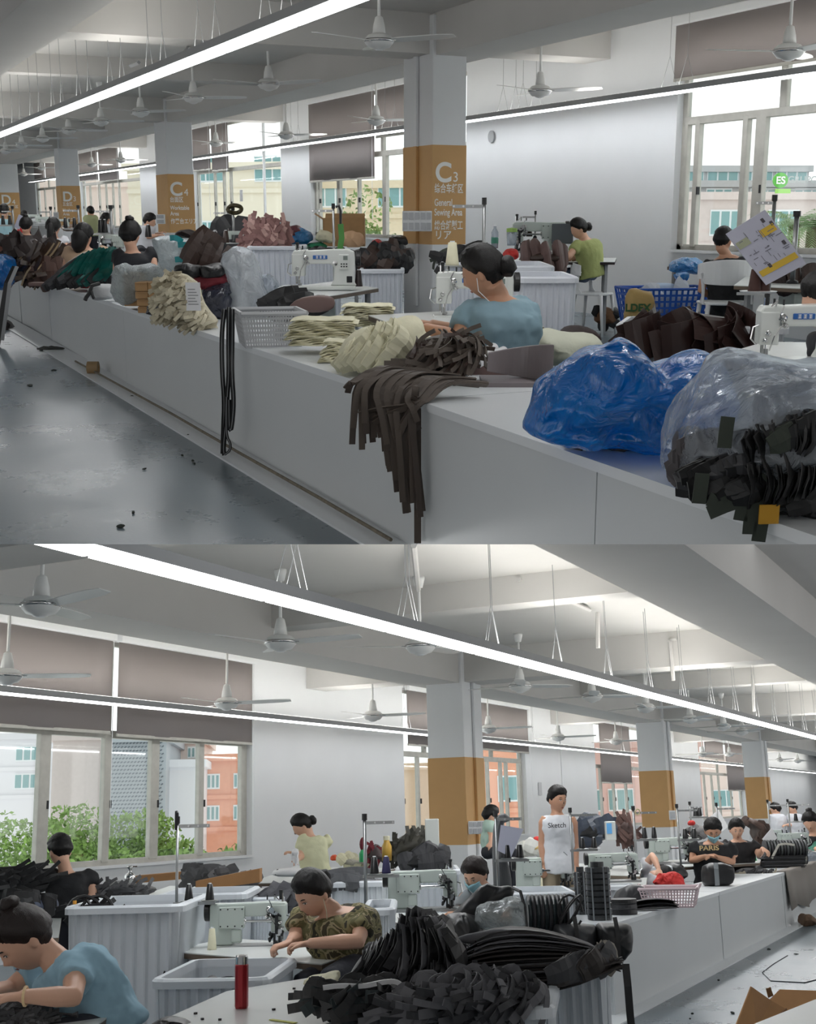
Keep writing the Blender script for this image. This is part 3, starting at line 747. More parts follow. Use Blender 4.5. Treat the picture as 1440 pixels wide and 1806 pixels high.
def tub(loc, w, d, h, label, rot=None, m=TUB, group=None, ribs=9, mark=False, taper=.9, rim=.03):
    """ribbed plastic tub with rolled rim, origin at its base centre, w along local X"""
    t = thing('plastic_tub', label, 'tub', loc, RM.rot0 if rot is None else rot, group)
    def ring(sx, sy, z, r=.05):
        P = []
        for cx, cy, a0 in ((1, 1, 0), (-1, 1, 90), (-1, -1, 180), (1, -1, 270)):
            for j in range(4):
                a = R_(a0 + 30 * j); P.append(V((cx * (sx - r) + r * math.cos(a), cy * (sy - r) + r * math.sin(a), z)))
        return P
    W2, D2 = w / 2, d / 2; T = taper
    m_ = MB(); rr = [ring(W2*T, D2*T, 0), ring(W2, D2, h), ring(W2 - .012, D2 - .012, h), ring(W2*T - .012, D2*T - .012, .015)]
    m_.rings(rr); m_.build('shell', m, t)
    m_ = MB(); q = rim
    m_.rings([ring(W2, D2, h - .02, .05), ring(W2 + q, D2 + q, h - .025, .07), ring(W2 + q, D2 + q, h + .008, .07), ring(W2 + q*.6, D2 + q*.6, h + .02, .06), ring(W2 - .01, D2 - .01, h + .02, .05), ring(W2 - .014, D2 - .014, h - .02, .05)], cap=False)
    m_.build('rim', m, t, smooth=False)
    for i in range(ribs):
        f = -1 + 2 * (i + .5) / ribs
        for sy in (-1, 1):
            k = ('rib', round(h, 2), round(D2, 2), T, sy)
            o = shared(k, lambda: MB().tube([(0, sy * (D2 * T), .02), (0, sy * (D2 + .001), h - .02)], [.012, .014], 4), 'rib', m, t); o.location.x = f * W2 * .93
    for i in range(max(2, int(ribs * d / w))):
        f = -1 + 2 * (i + .5) / max(2, int(ribs * d / w))
        for sx in (-1, 1):
            k = ('ribx', round(h, 2), round(W2, 2), T, sx)
            o = shared(k, lambda: MB().tube([(sx * (W2 * T), 0, .02), (sx * (W2 + .001), 0, h - .02)], [.012, .014], 4), 'rib', m, t); o.location.y = f * D2 * .93
    if mark:
        m_ = MB(); y = -D2 * (T + (1 - T) * .66) - .032
        for a, b, c_, d_ in ((0, .06, -.02, 0), (-.02, 0, .03, -.005), (.015, .05, .01, -.05), (.06, .05, .12, .06), (.09, .08, .085, -.05), (.06, .01, .11, .02), (.07, -.01, .06, -.05), (.1, .03, .13, -.03)):
            m_.tube([(a + mark, y, h * .62 + b), (c_ + mark, y, h * .62 + d_)], .005, 4)
        m_.build('marker_writing', BLACK, t)
    return t
def tub_px(px0, px1, pyr, pyb, label, D, depth=None, **k):
    """tub whose front rim spans px0..px1 at row pyr and whose foot is at row pyb, at depth D"""
    a = RM.dep(px0, pyr, D); b = RM.dep(px1, pyr, D); f = RM.dep((px0 + px1) / 2, pyb, D)
    f.z = 0
    w = (b - a).length; h = a.z; dd = depth or w * .7
    loc = f + RM.fw * dd / 2
    return tub(loc, w - .06, dd, h, label, **k), loc, w, dd, h
def basket(loc, w, d, h, label, m, rot=None, nx=16, ny=10, nz=6, handle=True, lattice=True, group=None, cat='basket'):
    t = thing('plastic_basket', label, cat, loc, RM.rot0 if rot is None else rot, group)
    W2, D2 = w / 2, d / 2; T = .84
    def P(u, v, z):      # u,v in -1..1 at the side
        f = T + (1 - T) * z / h; return V((u * W2 * f, v * D2 * f, z))
    MB().bx(-W2 * T, W2 * T, -D2 * T, D2 * T, 0, .01).build('bottom', m, t)
    for v in (-1, 1):
        m_ = MB()
        for i in range(nx + 1):
            u = -1 + 2 * i / nx; m_.ribbon([P(u, v, 0), P(u, v, h)], w / nx * .36, .008, (1, 0, 0))
        for j in range(nz + 1): z = h * j / nz; m_.ribbon([P(-1, v, z), P(1, v, z)], h / nz * .34, .008, (0, 0, 1))
        m_.build('long_side_lattice', m, t)
    for u in (-1, 1):
        m_ = MB()
        for i in range(ny + 1):
            v = -1 + 2 * i / ny; m_.ribbon([P(u, v, 0), P(u, v, h)], d / ny * .36, .008, (0, 1, 0))
        for j in range(nz + 1): z = h * j / nz; m_.ribbon([P(u, -1, z), P(u, 1, z)], h / nz * .34, .008, (0, 0, 1))
        m_.build('short_side_lattice', m, t)
    m_ = MB()
    for a, b in (((-1, -1), (1, -1)), ((1, -1), (1, 1)), ((1, 1), (-1, 1)), ((-1, 1), (-1, -1))): m_.tube([P(*a, h), P(*b, h)], .016, 6)
    m_.build('rim', m, t)
    if handle:
        for s in (-1, 1):
            MB().tube([(s * (W2 + .01), -.06, h), (s * (W2 + .025), -.05, h + .03), (s * (W2 + .025), .05, h + .03), (s * (W2 + .01), .06, h)], .01, 6).build('handle', m, t)
    return t
def chair(loc, rot, label, style='back', m=None, sc=1, seat=.46, group=None):
    m = m or WPLA
    t = thing('plastic_chair', label, 'chair', loc, rot, group, sc)
    MB().prismz([(.22 * math.cos(a) * (1 + .12 * abs(math.sin(2*a))), .21 * math.sin(a) * (1 + .12 * abs(math.sin(2*a)))) for a in [2*math.pi*i/28 for i in range(28)]], seat - .025, seat).build('seat', m, t, bevel=.01)
    for x, y in ((-1, -1), (1, -1), (-1, 1), (1, 1)):
        MB().tube([(x * .17, y * .16, seat - .02), (x * .215, y * .21, 0)], [.022, .014], 8).build('leg', m, t, smooth=True)
    if style == 'back':      # curved top band on two slanted posts that end in arms
        P, Q = [], []
        for i in range(17):
            a = math.pi * (i / 16); x = .25 * math.cos(a); y = .06 + .2 * math.sin(a)
            top = .32 + .05 * math.sin(a); bot = .17 - .02 * math.sin(a) if 3 <= i <= 13 else .2
            P.append((x, y, top, bot))
        m_ = MB(); rr = [[V((x, y, seat + tp)), V((x * 1.04, y + .014, seat + tp)), V((x * 1.04, y + .014, seat + bt)), V((x, y, seat + bt))] for x, y, tp, bt in P]
        m_.rings(rr); m_.build('backrest', m, t, bevel=.004)
        for s in (-1, 1):
            MB().ribbon(bez((s * .215, .1, seat - .01), (s * .2, .14, seat + .12), (s * .24, .12, seat + .25), 6), [.09, .05, .045, .05, .07, .12], .02, (0, 1, 0)).build('back_post', m, t, bevel=.005)
    elif style == 'shell':   # one bucket around the seat, high at the back
        rr = []
        for i in range(25):
            a = R_(-25 + 230 * i / 24); hh = .36 - .15 * (abs(i - 12) / 12) ** 1.6
            x, y = math.cos(a), math.sin(a)
            rr.append([V((x * .27, y * .25 + .02, seat + hh)), V((x * .285, y * .265 + .02, seat + hh - .01)), V((x * .24, y * .225, seat)), V((x * .21, y * .2, seat - .02)), V((x * .2, y * .19, seat)), V((x * .225, y * .21, seat + .02))])
        MB().rings(rr).build('shell', m, t, smooth=True)
    return t
# ---------------------------------------------------------------- loose goods
def inside(p, poly):
    c = False; n = len(poly)
    for i in range(n):
        a, b = poly[i], poly[i-1]
        if (a.z > p.z) != (b.z > p.z) and p.x < (b.x - a.x) * (p.z - a.z) / (b.z - a.z) + a.x: c = not c
    return c
def flap(w, h, bend, rnd, th=.004):
    m = MB(); n = 5; rr = []
    for i in range(n + 1):
        u = i / n - .5; z = u * h; y = -bend * (1 - 4 * u * u) + rnd.uniform(-.003, .003); ww = w * (1 - .35 * (2 * abs(u)) ** 3)
        rr.append([V((-ww/2, y - th/2 + rnd.uniform(-.004, .004), z)), V((0, y - bend*.3 - th/2, z)), V((ww/2, y - th/2, z)), V((ww/2, y + th/2, z)), V((0, y - bend*.3 + th/2, z)), V((-ww/2, y + th/2, z))])
    return m.rings(rr)
def strapm(w, l, rnd, th=.004):
    a = rnd.uniform(-.5, .5); pts = []
    for i in range(9):
        u = i / 8 - .5; pts.append((a * l * (u * u * 2 - .2), -.05 * l * (1 - 4*u*u) + rnd.uniform(-.004, .004), u * l))
    return MB().ribbon(pts, w, th, [(1, rnd.uniform(-.3, .3), 0)] * 9)
HO = {}; EM = []
def heap(L, name, label, cat, outline, thick, core, pieces=(), seed=1, amp=.02, fq=9, group=None, back=1.0, pname='leather_piece', dy=0, corename='mound', ridged=True, parts=None, sm=1, spread=.96, base=None, m=7):
    """a pile: a folded core with that silhouette and single pieces lying on it.
    pieces: (kind, count, width, length, material, angle, angle spread)"""
    O = px(L, outline, dy)
    O = [V((p.x, 0, p.z)) for p in O]; yoff = L(outline[0][0], outline[0][1], dy).y
    c = sum(O, V()) / len(O); base = min(p.z for p in O) if base is None else base
    wl = L.o + Matrix.Rotation(RM.rot0, 3, 'Z') @ V((c.x, yoff, base))
    t = thing(name, label, cat, wl, None, group); EM.append(t)
    Q = [p - V((c.x, 0, base)) for p in O]
    mb = MB(); puff(mb, Q, thick, back=back, sm=sm, m=m); mb.noise(amp, fq, seed, ridged)
    for i, v in enumerate(mb.v):
        if v[2] < .0: mb.v[i] = (v[0], v[1], 0.0) if base is not None and min(q.z for q in Q) > -.001 else v
    o = mb.build(corename, core, t, smooth=True); o['kind'] = 'stuff'
    HO[t.name] = V((c.x, yoff, base))
    rnd = random.Random(seed * 13 + 5); cq = sum(Q, V()) / len(Q); n = len(Q)
    x0, x1 = min(q.x for q in Q), max(q.x for q in Q); z0, z1 = min(q.z for q in Q), max(q.z for q in Q)
    for kind, cnt, w, l, mt, ang, sp in pieces:
        vars_ = []
        for i in range(cnt):
            for _ in range(60):
                p = V((rnd.uniform(x0, x1), 0, rnd.uniform(z0, z1)))
                if inside(cq + (p - cq) / spread, Q): break
            d = p - cq; far = 1.0
            for s in range(1, 30):
                if not inside(cq + d * (1 + s * .12), Q): far = 1 + s * .12; break
            q = min(1 / far, .98); yy = -thick * math.sqrt(max(0, 1 - q ** 1.8)) * .97
            if len(vars_) < 6:
                if kind == 'flap': mm = flap(w * rnd.uniform(.8, 1.2), l * rnd.uniform(.8, 1.2), rnd.uniform(.01, .3) * w, rnd)
                elif kind == 'strap': mm = strapm(w, l * rnd.uniform(.7, 1.2), rnd)
                elif kind == 'curl':
                    A_ = rnd.uniform(.7, 2.4); r_ = l / A_ * rnd.uniform(.8, 1.2); sx = rnd.uniform(-.5, .5)
                    mm = MB().ribbon([V((sx * l * (u - .5), -r_ * math.sin(A_ * (u)) * .7 + .01, r_ * (math.cos(A_ * u) - math.cos(A_ / 2)))) for u in [j / 7 for j in range(8)]], w * rnd.uniform(.7, 1.2), .004, [(1, rnd.uniform(-.4, .4), rnd.uniform(-.3, .3))] * 8)
                elif kind == 'disc':
                    nn = 14; cv = rnd.uniform(1.5, 5); P_ = [V((w/2 * math.cos(2*math.pi*j/nn) * rnd.uniform(.9, 1.05), 0, l/2 * math.sin(2*math.pi*j/nn))) for j in range(nn)]
                    rr = [[p * f for p in P_] for f in (.02, .5, 1.0)]; mm = MB(); mm.rings([[p + V((0, -.002, 0)) for p in r_] for r_ in rr] + [[p + V((0, .002, 0)) for p in r_] for r_ in rr[::-1]])
                    mm.v = [(x, y + cv * (x * x + .6 * z * x), z) for x, y, z in mm.v]
                elif kind == 'ring': mm = MB().tube([(l/2 * math.cos(2*math.pi*j/16), rnd.uniform(-.004, .004), l/2 * math.sin(2*math.pi*j/16)) for j in range(15)], w/2, 5)
                else: mm = MB().box((0, 0, 0), (w, w * .3, l))
                ob = mm.build(pname, mt, t); vars_.append(ob.data)
            else:
                ob = bpy.data.objects.new(pname, rnd.choice(vars_)); COL.objects.link(ob); ob.parent = t
            tilt = math.atan2(p.x - cq.x, thick * 2.2); tx = math.atan2(p.z - cq.z, thick * 2.2)
            ob.rotation_euler = Euler((-tx + rnd.uniform(-.35, .35) - .12, R_(ang + rnd.uniform(-sp, sp)), tilt + rnd.uniform(-.4, .4)), 'YXZ')
            ob.location = (p.x, yy - .004 - .0006 * i % .01, p.z)
    return t
def bag(L, name, label, outline, thick, m, seed=1, amp=.03, fq=6, back=1.0, cat='plastic bag', group=None, dy=0, th=.0, n=84, rings=12, base=None, extra=None):
    """crumpled plastic bag"""
    O = [L(x, y, dy) for x, y in outline]; yoff = O[0].y; O = [V((p.x, 0, p.z)) for p in O]
    c = sum(O, V()) / len(O); base = min(p.z for p in O)
    wl = L.o + Matrix.Rotation(RM.rot0, 3, 'Z') @ V((c.x, yoff, base))
    t = thing(name, label, cat, wl, None, group)
    mb = MB(); puff(mb, [p - V((c.x, 0, base)) for p in O], thick, n=n, m=rings, back=back, sm=1)
    out = []
    for p in mb.v:
        q = V(p); a = noise.noise_vector(q * fq + V((seed, 0, 0))) * amp
        b = noise.noise(q * fq * 1.7 + V((0, seed, 0))); r = (1 - abs(b) * 2.2); a += V((0, -1, 0)) * (r * amp * .9 if p[1] < 0 else 0)
        b2 = noise.noise(V((q.x * fq * 5, q.y * fq * 2, q.z * fq * 3)) + V((0, seed, 3))); a += V((0, -1, 0)) * (1 - abs(b2) * 2) * amp * .3
        p2 = q + a; p2.z = max(p2.z, 0.001); out.append(tuple(p2))
    mb.v = out
    mb.build('film', m, t, smooth=True)
    return t
def cloth_stack(L, px0, px1, pyt, pyb, n, label, m, name='folded_cloth_stack', seed=1, depth=.25, dy=0, skew=0, taper=0, pname='folded_cloth', cat='cloth stack', group=None):
    """pile of folded cloths, each one a folded sheet with a rounded fold"""
    a = L(px0, pyb, dy); b = L(px1, pyb, dy); tz = L(px0, pyt, dy).z - a.z
    c = (a + b) / 2; w = (b.x - a.x)
    t = thing(name, label, cat, L.o + Matrix.Rotation(RM.rot0, 3, 'Z') @ V((c.x, c.y, a.z)), None, group)
    rnd = random.Random(seed); h = tz / n
    for i in range(n):
        z = i * h; ww = w * (1 - taper * i / n) * rnd.uniform(.92, 1.03); ox = skew * i / n + rnd.uniform(-.05, .05) * w; dd = depth * rnd.uniform(.9, 1.05)
        mb = MB(); rr = []
        N = 14
        for j in range(N + 1):
            u = j / N - .5; x = u * ww; e = 1 - (2 * abs(u)) ** 8; wv = .2 * h * math.sin(u * 9 + seed + i * .7) + .18 * h * math.sin(u * 23 + i * 2)
            droop = -(abs(u) * 2) ** 3 * h * .8 if i < n - 1 else 0
            zz = max(z + wv + droop, 0); hh = h * .8 * e + .001
            rr.append([V((ox + x, -dd/2 + .01 * math.sin(u * 14 + i), zz)), V((ox + x, -dd/2 - .006, zz + hh/2)), V((ox + x, -dd/2 + .01 * math.sin(u * 14 + i), zz + hh)), V((ox + x, dd/2, zz + hh)), V((ox + x, dd/2, zz))])
        mb.rings(rr); mb.build(pname, m, t, smooth=False)
    return t
def sheets(t, L, org, P0, P1, n, w, l, a0, a1, mats, bend=.02, yaw=70, jit=1.0, seed=1, pname='sheet', th=.004, arc=0):
    """a fanned row of sheets standing edge-on, stepping from P0 to P1 (local), as single parts of t whose origin is org"""
    rnd = random.Random(seed); V_ = []
    for i in range(n):
        u = i / max(n - 1, 1); mt = mats[i % len(mats)] if isinstance(mats, (list, tuple)) else mats
        if i < 5 or i % 5 >= len(V_): ob = flap(w * rnd.uniform(.85, 1.15), l * rnd.uniform(.85, 1.15), bend * rnd.uniform(.4, 1.6), rnd, th).build(pname, mt, t, smooth=False); V_.append(ob.data)
        else:
            ob = bpy.data.objects.new(pname, V_[rnd.randrange(len(V_))]); COL.objects.link(ob); ob.parent = t
        p = P0.lerp(P1, u) - org + V((0, 0, arc * math.sin(u * math.pi)))
        ob.location = p + V((rnd.uniform(-.006, .006), rnd.uniform(-.02, .02), rnd.uniform(-.008, .008))) * jit
        ob.rotation_euler = Euler((rnd.uniform(-.05, .05) * jit, R_(a0 + (a1 - a0) * u + rnd.uniform(-3, 3) * jit), R_(yaw + rnd.uniform(-6, 6) * jit)), 'ZYX')
def gx(x, D): p = RM.dep(x, 1400 if RM is B else 380, D); return V((p.x, p.y, 0))
def layers(name, label, cat, L, rows, n, mats, width=.25, th=.005, dy=-.1, dstep=0, seed=1, pname='leather_sheet', jit=2.5, side=(0, 1, 0)):
    """sheets lying one on the other; rows = bottom path and top path in pixels, layers lie between"""
    lo, hi = rows; rnd = random.Random(seed)
    q0 = px(L, lo, dy); c = sum(q0, V()) / len(q0); c.z = min(p.z for p in q0)
    t = thing(name, label, cat, L.o + Matrix.Rotation(RM.rot0, 3, 'Z') @ c)
    for i in range(n):
        u = i / (n - 1); e0, e1 = rnd.uniform(0, .06), rnd.uniform(0, .06); ph = rnd.uniform(0, 6)
        P = []
        for (x0, y0), (x1, y1) in zip(lo, hi): P.append([x0 + (x1 - x0) * u, y0 + (y1 - y0) * u])
        P[0][0] += (P[1][0] - P[0][0]) * e0 * 3; P[-1][0] -= (P[-1][0] - P[-2][0]) * e1 * 3
        for k, p in enumerate(P): p[1] += rnd.uniform(-jit, jit) * .35
        pts = smooth_poly([L(x, y, dy + dstep * u + .02 * math.sin(ph + k)) - c for k, (x, y) in enumerate(P)], 1, False)
        MB().ribbon(pts, width * rnd.uniform(.8, 1.1), th, [(side[0] + .0, side[1], side[2] + rnd.uniform(-.15, .15))] * len(pts)).build(pname, mats[rnd.randrange(len(mats))], t)
    return t
# ---------------------------------------------------------------- people
def head_pt(n):
    """point of a head for a unit direction; face towards -Y, half height about .118"""
    x, y, z = n
    px_, py_, pz_ = x * .077, y * .097, z * .119
    if z < 0:
        t = -z; px_ *= 1 - .30 * t ** 1.6
        if y > 0: py_ *= 1 - .45 * t
        else: py_ *= 1 - .06 * t
    if y < -.2: px_ *= 1 - .05 * (-y - .2)
    def g(cx, cz, sx, sz): return math.exp(-((x - cx) / sx) ** 2 - ((z - cz) / sz) ** 2) if y < 0 else 0
    py_ -= .020 * g(0, -.20, .13, .12)            # nose tip
    py_ -= .011 * g(0, 0.0, .09, .20)             # bridge
    py_ -= .007 * g(0, -.50, .24, .055) + .006 * g(0, -.60, .20, .05)   # lips
    py_ -= .007 * g(0, -.82, .25, .14)            # chin
    py_ -= .006 * g(.35, .20, .28, .07) + .006 * g(-.35, .20, .28, .07)   # brow
    py_ += .009 * g(.36, .04, .17, .10) + .009 * g(-.36, .04, .17, .10)   # sockets
    py_ -= .005 * g(.50, -.22, .22, .2) + .005 * g(-.50, -.22, .22, .2)   # cheeks
    return V((px_, py_, pz_))
def head_grid(fn, nu=48, nv=32):
    vs = []; fs = []
    for i in range(nv + 1):
        ph = math.pi * (i / nv - .5)
        for j in range(nu):
            a = 2 * math.pi * j / nu
            n = V((math.cos(ph) * math.sin(a), -math.cos(ph) * math.cos(a), math.sin(ph)))
            vs.append(fn(n))
    for i in range(nv):
        for j in range(nu):
            k = (j + 1) % nu; fs.append((i*nu+j, i*nu+k, (i+1)*nu+k, (i+1)*nu+j))
    return vs, fs
def camo():
    m = mat('camouflage', (120, 110, 80), .85); nt = m.node_tree; L = nt.links.new; b = nt.nodes['Principled BSDF']
    tc = nt.nodes.new('ShaderNodeTexCoord'); n = nt.nodes.new('ShaderNodeTexNoise'); n.inputs['Scale'].default_value = 11; n.inputs['Detail'].default_value = 3; n.inputs['Distortion'].default_value = .8
    r = nt.nodes.new('ShaderNodeValToRGB'); r.color_ramp.interpolation = 'CONSTANT'; e = r.color_ramp.elements
    e[0].position = 0; e[0].color = (*lin((52, 50, 38)), 1); e[1].position = .42; e[1].color = (*lin((128, 120, 84)), 1)
    for p, c in ((.5, (96, 92, 60)), (.57, (158, 146, 112)), (.63, (70, 62, 44))): q = e.new(p); q.color = (*lin(c), 1)
    L(tc.outputs['Object'], n.inputs['Vector']); L(n.outputs['Fac'], r.inputs[0]); L(r.outputs[0], b.inputs['Base Color'])
    return m
SKIN = mat('skin', (216, 170, 144), .5, var=.03, vs=12, sub=.1)
SKIN2 = mat('skin_tanned', (196, 148, 120), .5, var=.03, vs=12)
HAIR = mat('black_hair', (17, 14, 14), .45, bump=.3, bs=45, stretch=(9, 9, 1), spec=.35)
HAIRB = mat('brown_black_hair', (32, 22, 20), .45, bump=.3, bs=45, stretch=(9, 9, 1), spec=.35)
LIP = mat('lips', (150, 82, 74), .45)
EYEW = mat('eye_white', (220, 214, 206), .3)
FTEX = bpy.data.textures.new('fold_noise', 'CLOUDS'); FTEX.noise_scale = .11; FTEX.noise_depth = 2
def tube_e(mb, pts, radii, n=10): mb.tube(pts, radii, n)
def hand(mb, w, d, nrm, sc=1.0, curl=.5, side=1):
    """five fingered hand from wrist w along d; nrm = back of the hand"""
    d = d.normalized(); nrm = (nrm - d * nrm.dot(d)).normalized(); s = d.cross(nrm) * side
    k = sc
    rr = []
    for t, ww, th in ((-.01, .024, .018), (.02, .034, .017), (.055, .042, .016), (.085, .04, .013)):
        c = w + d * t * k - nrm * (.1 * t * curl) * k
        rr.append([c + (s * math.cos(2*math.pi*j/10) * ww + nrm * math.sin(2*math.pi*j/10) * th) * k for j in range(10)])
    mb.rings(rr)
    for off, ln, st in ((-.029, .066, .083), (-.010, .077, .088), (.010, .073, .087), (.028, .056, .08)):
        p = w + (d * st + s * off) * k; a = .25 + curl * .55; pts = [p - d * .02 * k, p]
        for seg in (.45, .32, .23):
            dirv = d * math.cos(a) - nrm * math.sin(a); p = p + dirv * ln * seg * k; pts.append(p); a += curl * .95
        mb.tube(pts, [.0092*k, .0092*k, .0085*k, .008*k, .0065*k], 7)
    p = w + (d * .028 - s * .03) * k; q = p + (d * .032 - s * .024 - nrm * .012) * k; r = q + (d * .032 - s * .004 - nrm * .014) * k
    mb.tube([w + (d * .012 - s * .012) * k, p, q, r], [.015*k, .0125*k, .0105*k, .008*k], 7)
def person(L, label, head, neck, shl, shr, hip, arms, yaw=0, pitch=0, roll=0, hs=1.0, skin=None, hair=None, style='short', shirt=None, sleeve=.5, pants=None, sit=True, build=1.0, vox=.008, face=True, legs=True, mask=False, knee=None, curl=.6, chest=1.0, long=False, hem=0, folds=.02):
    """a clothed figure posed from joint points (local coordinates, metres); arms = [(elbow, wrist, hand direction)], first the one at shl"""
    skin = skin or SKIN; hair = hair or HAIR; pants = pants or mat('dark_trousers', (40, 42, 50), .8, bump=.2)
    base = L(*hip) if not isinstance(hip, V) else hip
    J = lambda q: (L(*q) if not isinstance(q, V) else q) - off
    off = V((base.x, base.y, 0))
    zf = -L.o.z
    wl = L.o + Matrix.Rotation(RM.rot0, 3, 'Z') @ V((base.x, base.y, zf))
    off = V((base.x, base.y, zf))
    t = thing('person', label, 'person', wl)
    hc, nk, sl, sr, hp = J(head), J(neck), J(shl), J(shr), J(hip)
    lat = (sr - sl); sw = lat.length / 2; lat.normalize()
    up = (nk - hp).normalized(); lat = (lat - up * lat.dot(up)).normalized()
    fw = up.cross(lat); 
    if abs(sl.x - sr.x) > -1: fw = lat.cross(up) if False else fw
    # fw points to the back or front: choose by head yaw
    fdir = Matrix.Rotation(R_(yaw), 3, 'Z') @ V((0, -1, 0))
    if fw.dot(fdir) < 0: fw = -fw
    bfw = V((fw.x, fw.y, 0)).normalized()
    HM = Matrix.Translation(hc) @ Matrix.Rotation(R_(yaw), 4, 'Z') @ Matrix.Rotation(R_(pitch), 4, 'X') @ Matrix.Rotation(R_(roll), 4, 'Y') @ Matrix.Scale(hs, 4)
    def torso(mb, g, z0=0.0, top=1.0, add=0.0):
        prof = [(0.0, .155, .115), (.18, .145, .108), (.4, .15, .108), (.62, .165, .118), (.78, .178, .112), (.88, .165, .092), (.95, .11, .072), (1.0, .062, .058)]
        rr = []; k = sw / .17
        L_ = (nk - hp).length; back = -bfw * .03
        for f, w_, d_ in prof:
            if f > top: break
            c = hp.lerp(nk, f) + back * math.sin(f * math.pi)
            kk = k if f > .5 else (k * .5 + .5 * build)
            ww = w_ * kk * g + add; dd = d_ * build * g * (chest if .5 < f < .85 else 1) + add
            ring = []
            for j in range(18):
                a = 2*math.pi*j/18; cx, sy = math.cos(a), math.sin(a)
                cx = math.copysign(abs(cx) ** .8, cx); sy = math.copysign(abs(sy) ** .8, sy)
                ring.append(c + lat * cx * ww + fw * sy * dd)
            rr.append(ring)
        if z0: rr.insert(0, [p - up * z0 for p in rr[0]])
        mb.rings(rr)
    mb = MB(); torso(mb, .93)
    vs, fs = head_grid(lambda n: HM @ head_pt(n)); mb.add(vs, fs)
    for s in (-1, 1):
        m2 = MB(); m2.ball((s * .077, .012, -.01), (.012, .02, .033), 10, 8); m2.v = [HM @ V(v) for v in m2.v]; mb.add(m2.v, m2.f)
    hb = HM @ V((0, .028, -.07)); mb.tube([hb + (hb - nk).normalized() * .02, hb.lerp(nk, .4), hb.lerp(nk, .75), nk - up * .06], [.052 * hs, .05 * hs, .054 * hs, .075], 12)
    ends = []
    for (el, wr, hd), sh, sd in ((arms[0], sl, 1), (arms[1], sr, -1)) if arms else ():
        e, w_ = J(el), J(wr)
        hd = V(hd) if hd else (w_ - e).normalized()
        s0 = sh - (sh - nk).normalized() * .03
        b = build ** .5
        mb.tube([s0, sh.lerp(e, .15), sh.lerp(e, .5), e, e.lerp(w_, .3), e.lerp(w_, .7), w_], [.056*b, .054*b, .046*b, .041*b, .04*b, .031*b, .026*b], 10)
        nrm = V((0, 0, 1)) if abs(hd.z) < .8 else V((0, -1, 0))
        hand(mb, w_, hd, nrm, hs * .95, curl, sd if (hd.cross(nrm)).x * sd > 0 else -sd); ends.append((sh, e, w_))
    body = mb.build('body', skin, t, smooth=True)
    r = body.modifiers.new('union', 'REMESH'); r.mode = 'VOXEL'; r.voxel_size = vox; r.use_smooth_shade = True
    s_ = body.modifiers.new('soften', 'SMOOTH'); s_.factor = .5; s_.iterations = 2
    # shirt
    if shirt:
        mb = MB(); torso(mb, 1.07, z0=.05 + hem, top=.96, add=.02)
        for sh, e, w_ in ends:
            L0 = sh - (sh - nk).normalized() * .05; b = build ** .5
            if long: pts, rad = [L0, sh.lerp(e, .1), sh.lerp(e, .5), e, e.lerp(w_, .5), e.lerp(w_, .93)], [.068*b, .07*b, .062*b, .055*b, .047*b, .04*b]
            else: pts, rad = [L0, sh.lerp(e, .08), sh.lerp(e, sleeve * .5), sh.lerp(e, sleeve), sh.lerp(e, sleeve + .01)], [.068*b, .071*b, .07*b, .068*b, .068*b]
            if sleeve > 0: mb.tube(pts, rad, 12)
        so = mb.build('shirt', shirt, t, smooth=True)
        r = so.modifiers.new('union', 'REMESH'); r.mode = 'VOXEL'; r.voxel_size = max(vox * 1.3, .011); r.use_smooth_shade = True
        s_ = so.modifiers.new('soften', 'SMOOTH'); s_.factor = .5; s_.iterations = 5
        dsp = so.modifiers.new('folds', 'DISPLACE'); dsp.texture = FTEX; dsp.strength = folds * 2; dsp.mid_level = .42; dsp.texture_coords = 'LOCAL'
    if legs:
        mb = MB(); torso(mb, .99, top=.19, z0=.06)
        for s in (-1, 1):
            h0 = hp + lat * s * .085 - up * .02
            if sit:
                kn = h0 + bfw * .43 + V((0, 0, .02)); an = V((kn.x, kn.y, .09)) - bfw * .03
            else:
                kn = V((h0.x, h0.y, .5 * h0.z)) + bfw * .03; an = V((h0.x, h0.y, .08))
            mb.tube([h0, h0.lerp(kn, .5), kn, kn.lerp(an, .4), an], [.088 * build, .078 * build, .062, .056, .05], 12)
            foot = MB(); foot.tube([an + V((0, 0, -.02)) - bfw * .05, an + bfw * .04 - V((0, 0, .045)), an + bfw * .15 - V((0, 0, .055))], [.04, .04, .03], 8)
            foot.build('shoe', mat('dark_shoe', (35, 33, 34), .6), t, smooth=True)
        po = mb.build('trousers', pants, t, smooth=True)
        r = po.modifiers.new('union', 'REMESH'); r.mode = 'VOXEL'; r.voxel_size = .016; r.use_smooth_shade = True
        s_ = po.modifiers.new('soften', 'SMOOTH'); s_.factor = .5; s_.iterations = 4
    # hair
    rnd = random.Random(int(hc.x * 1000))
    def hfn(n):
        x, y, z = n
        az = math.degrees(math.atan2(abs(x), -y)); T_ = [(0, .5), (32, .5), (52, .36), (72, .16), (88, -.12), (97, -.05), (112, -.35), (140, -.62), (181, -.7)]
        for (a0, l0), (a1, l1) in zip(T_, T_[1:]):
            if a0 <= az <= a1: line = l0 + (l1 - l0) * (az - a0) / (a1 - a0); break
        if style == 'short' and az > 90: line = line * .72 + .05
        k = (z - line + .05 * noise.noise(V((x * 14, y * 14, 1)))) * 4.2 - .25
        k = max(-1, min(1, k)); o = .005 + (.017 if style == 'short' else .021) * k * (1 if z > -.2 else .6)
        o += .003 * noise.noise(V((x * 9, y * 9, z * 4))) + (.004 * abs(noise.noise(V((x * 25, y * 25, z * 12)))) if k > 0 else 0)
        if style == 'short' and z > .5: o += .008
        p = head_pt(n); return HM @ (p + V(n) * (o if k > -.95 else -.006))
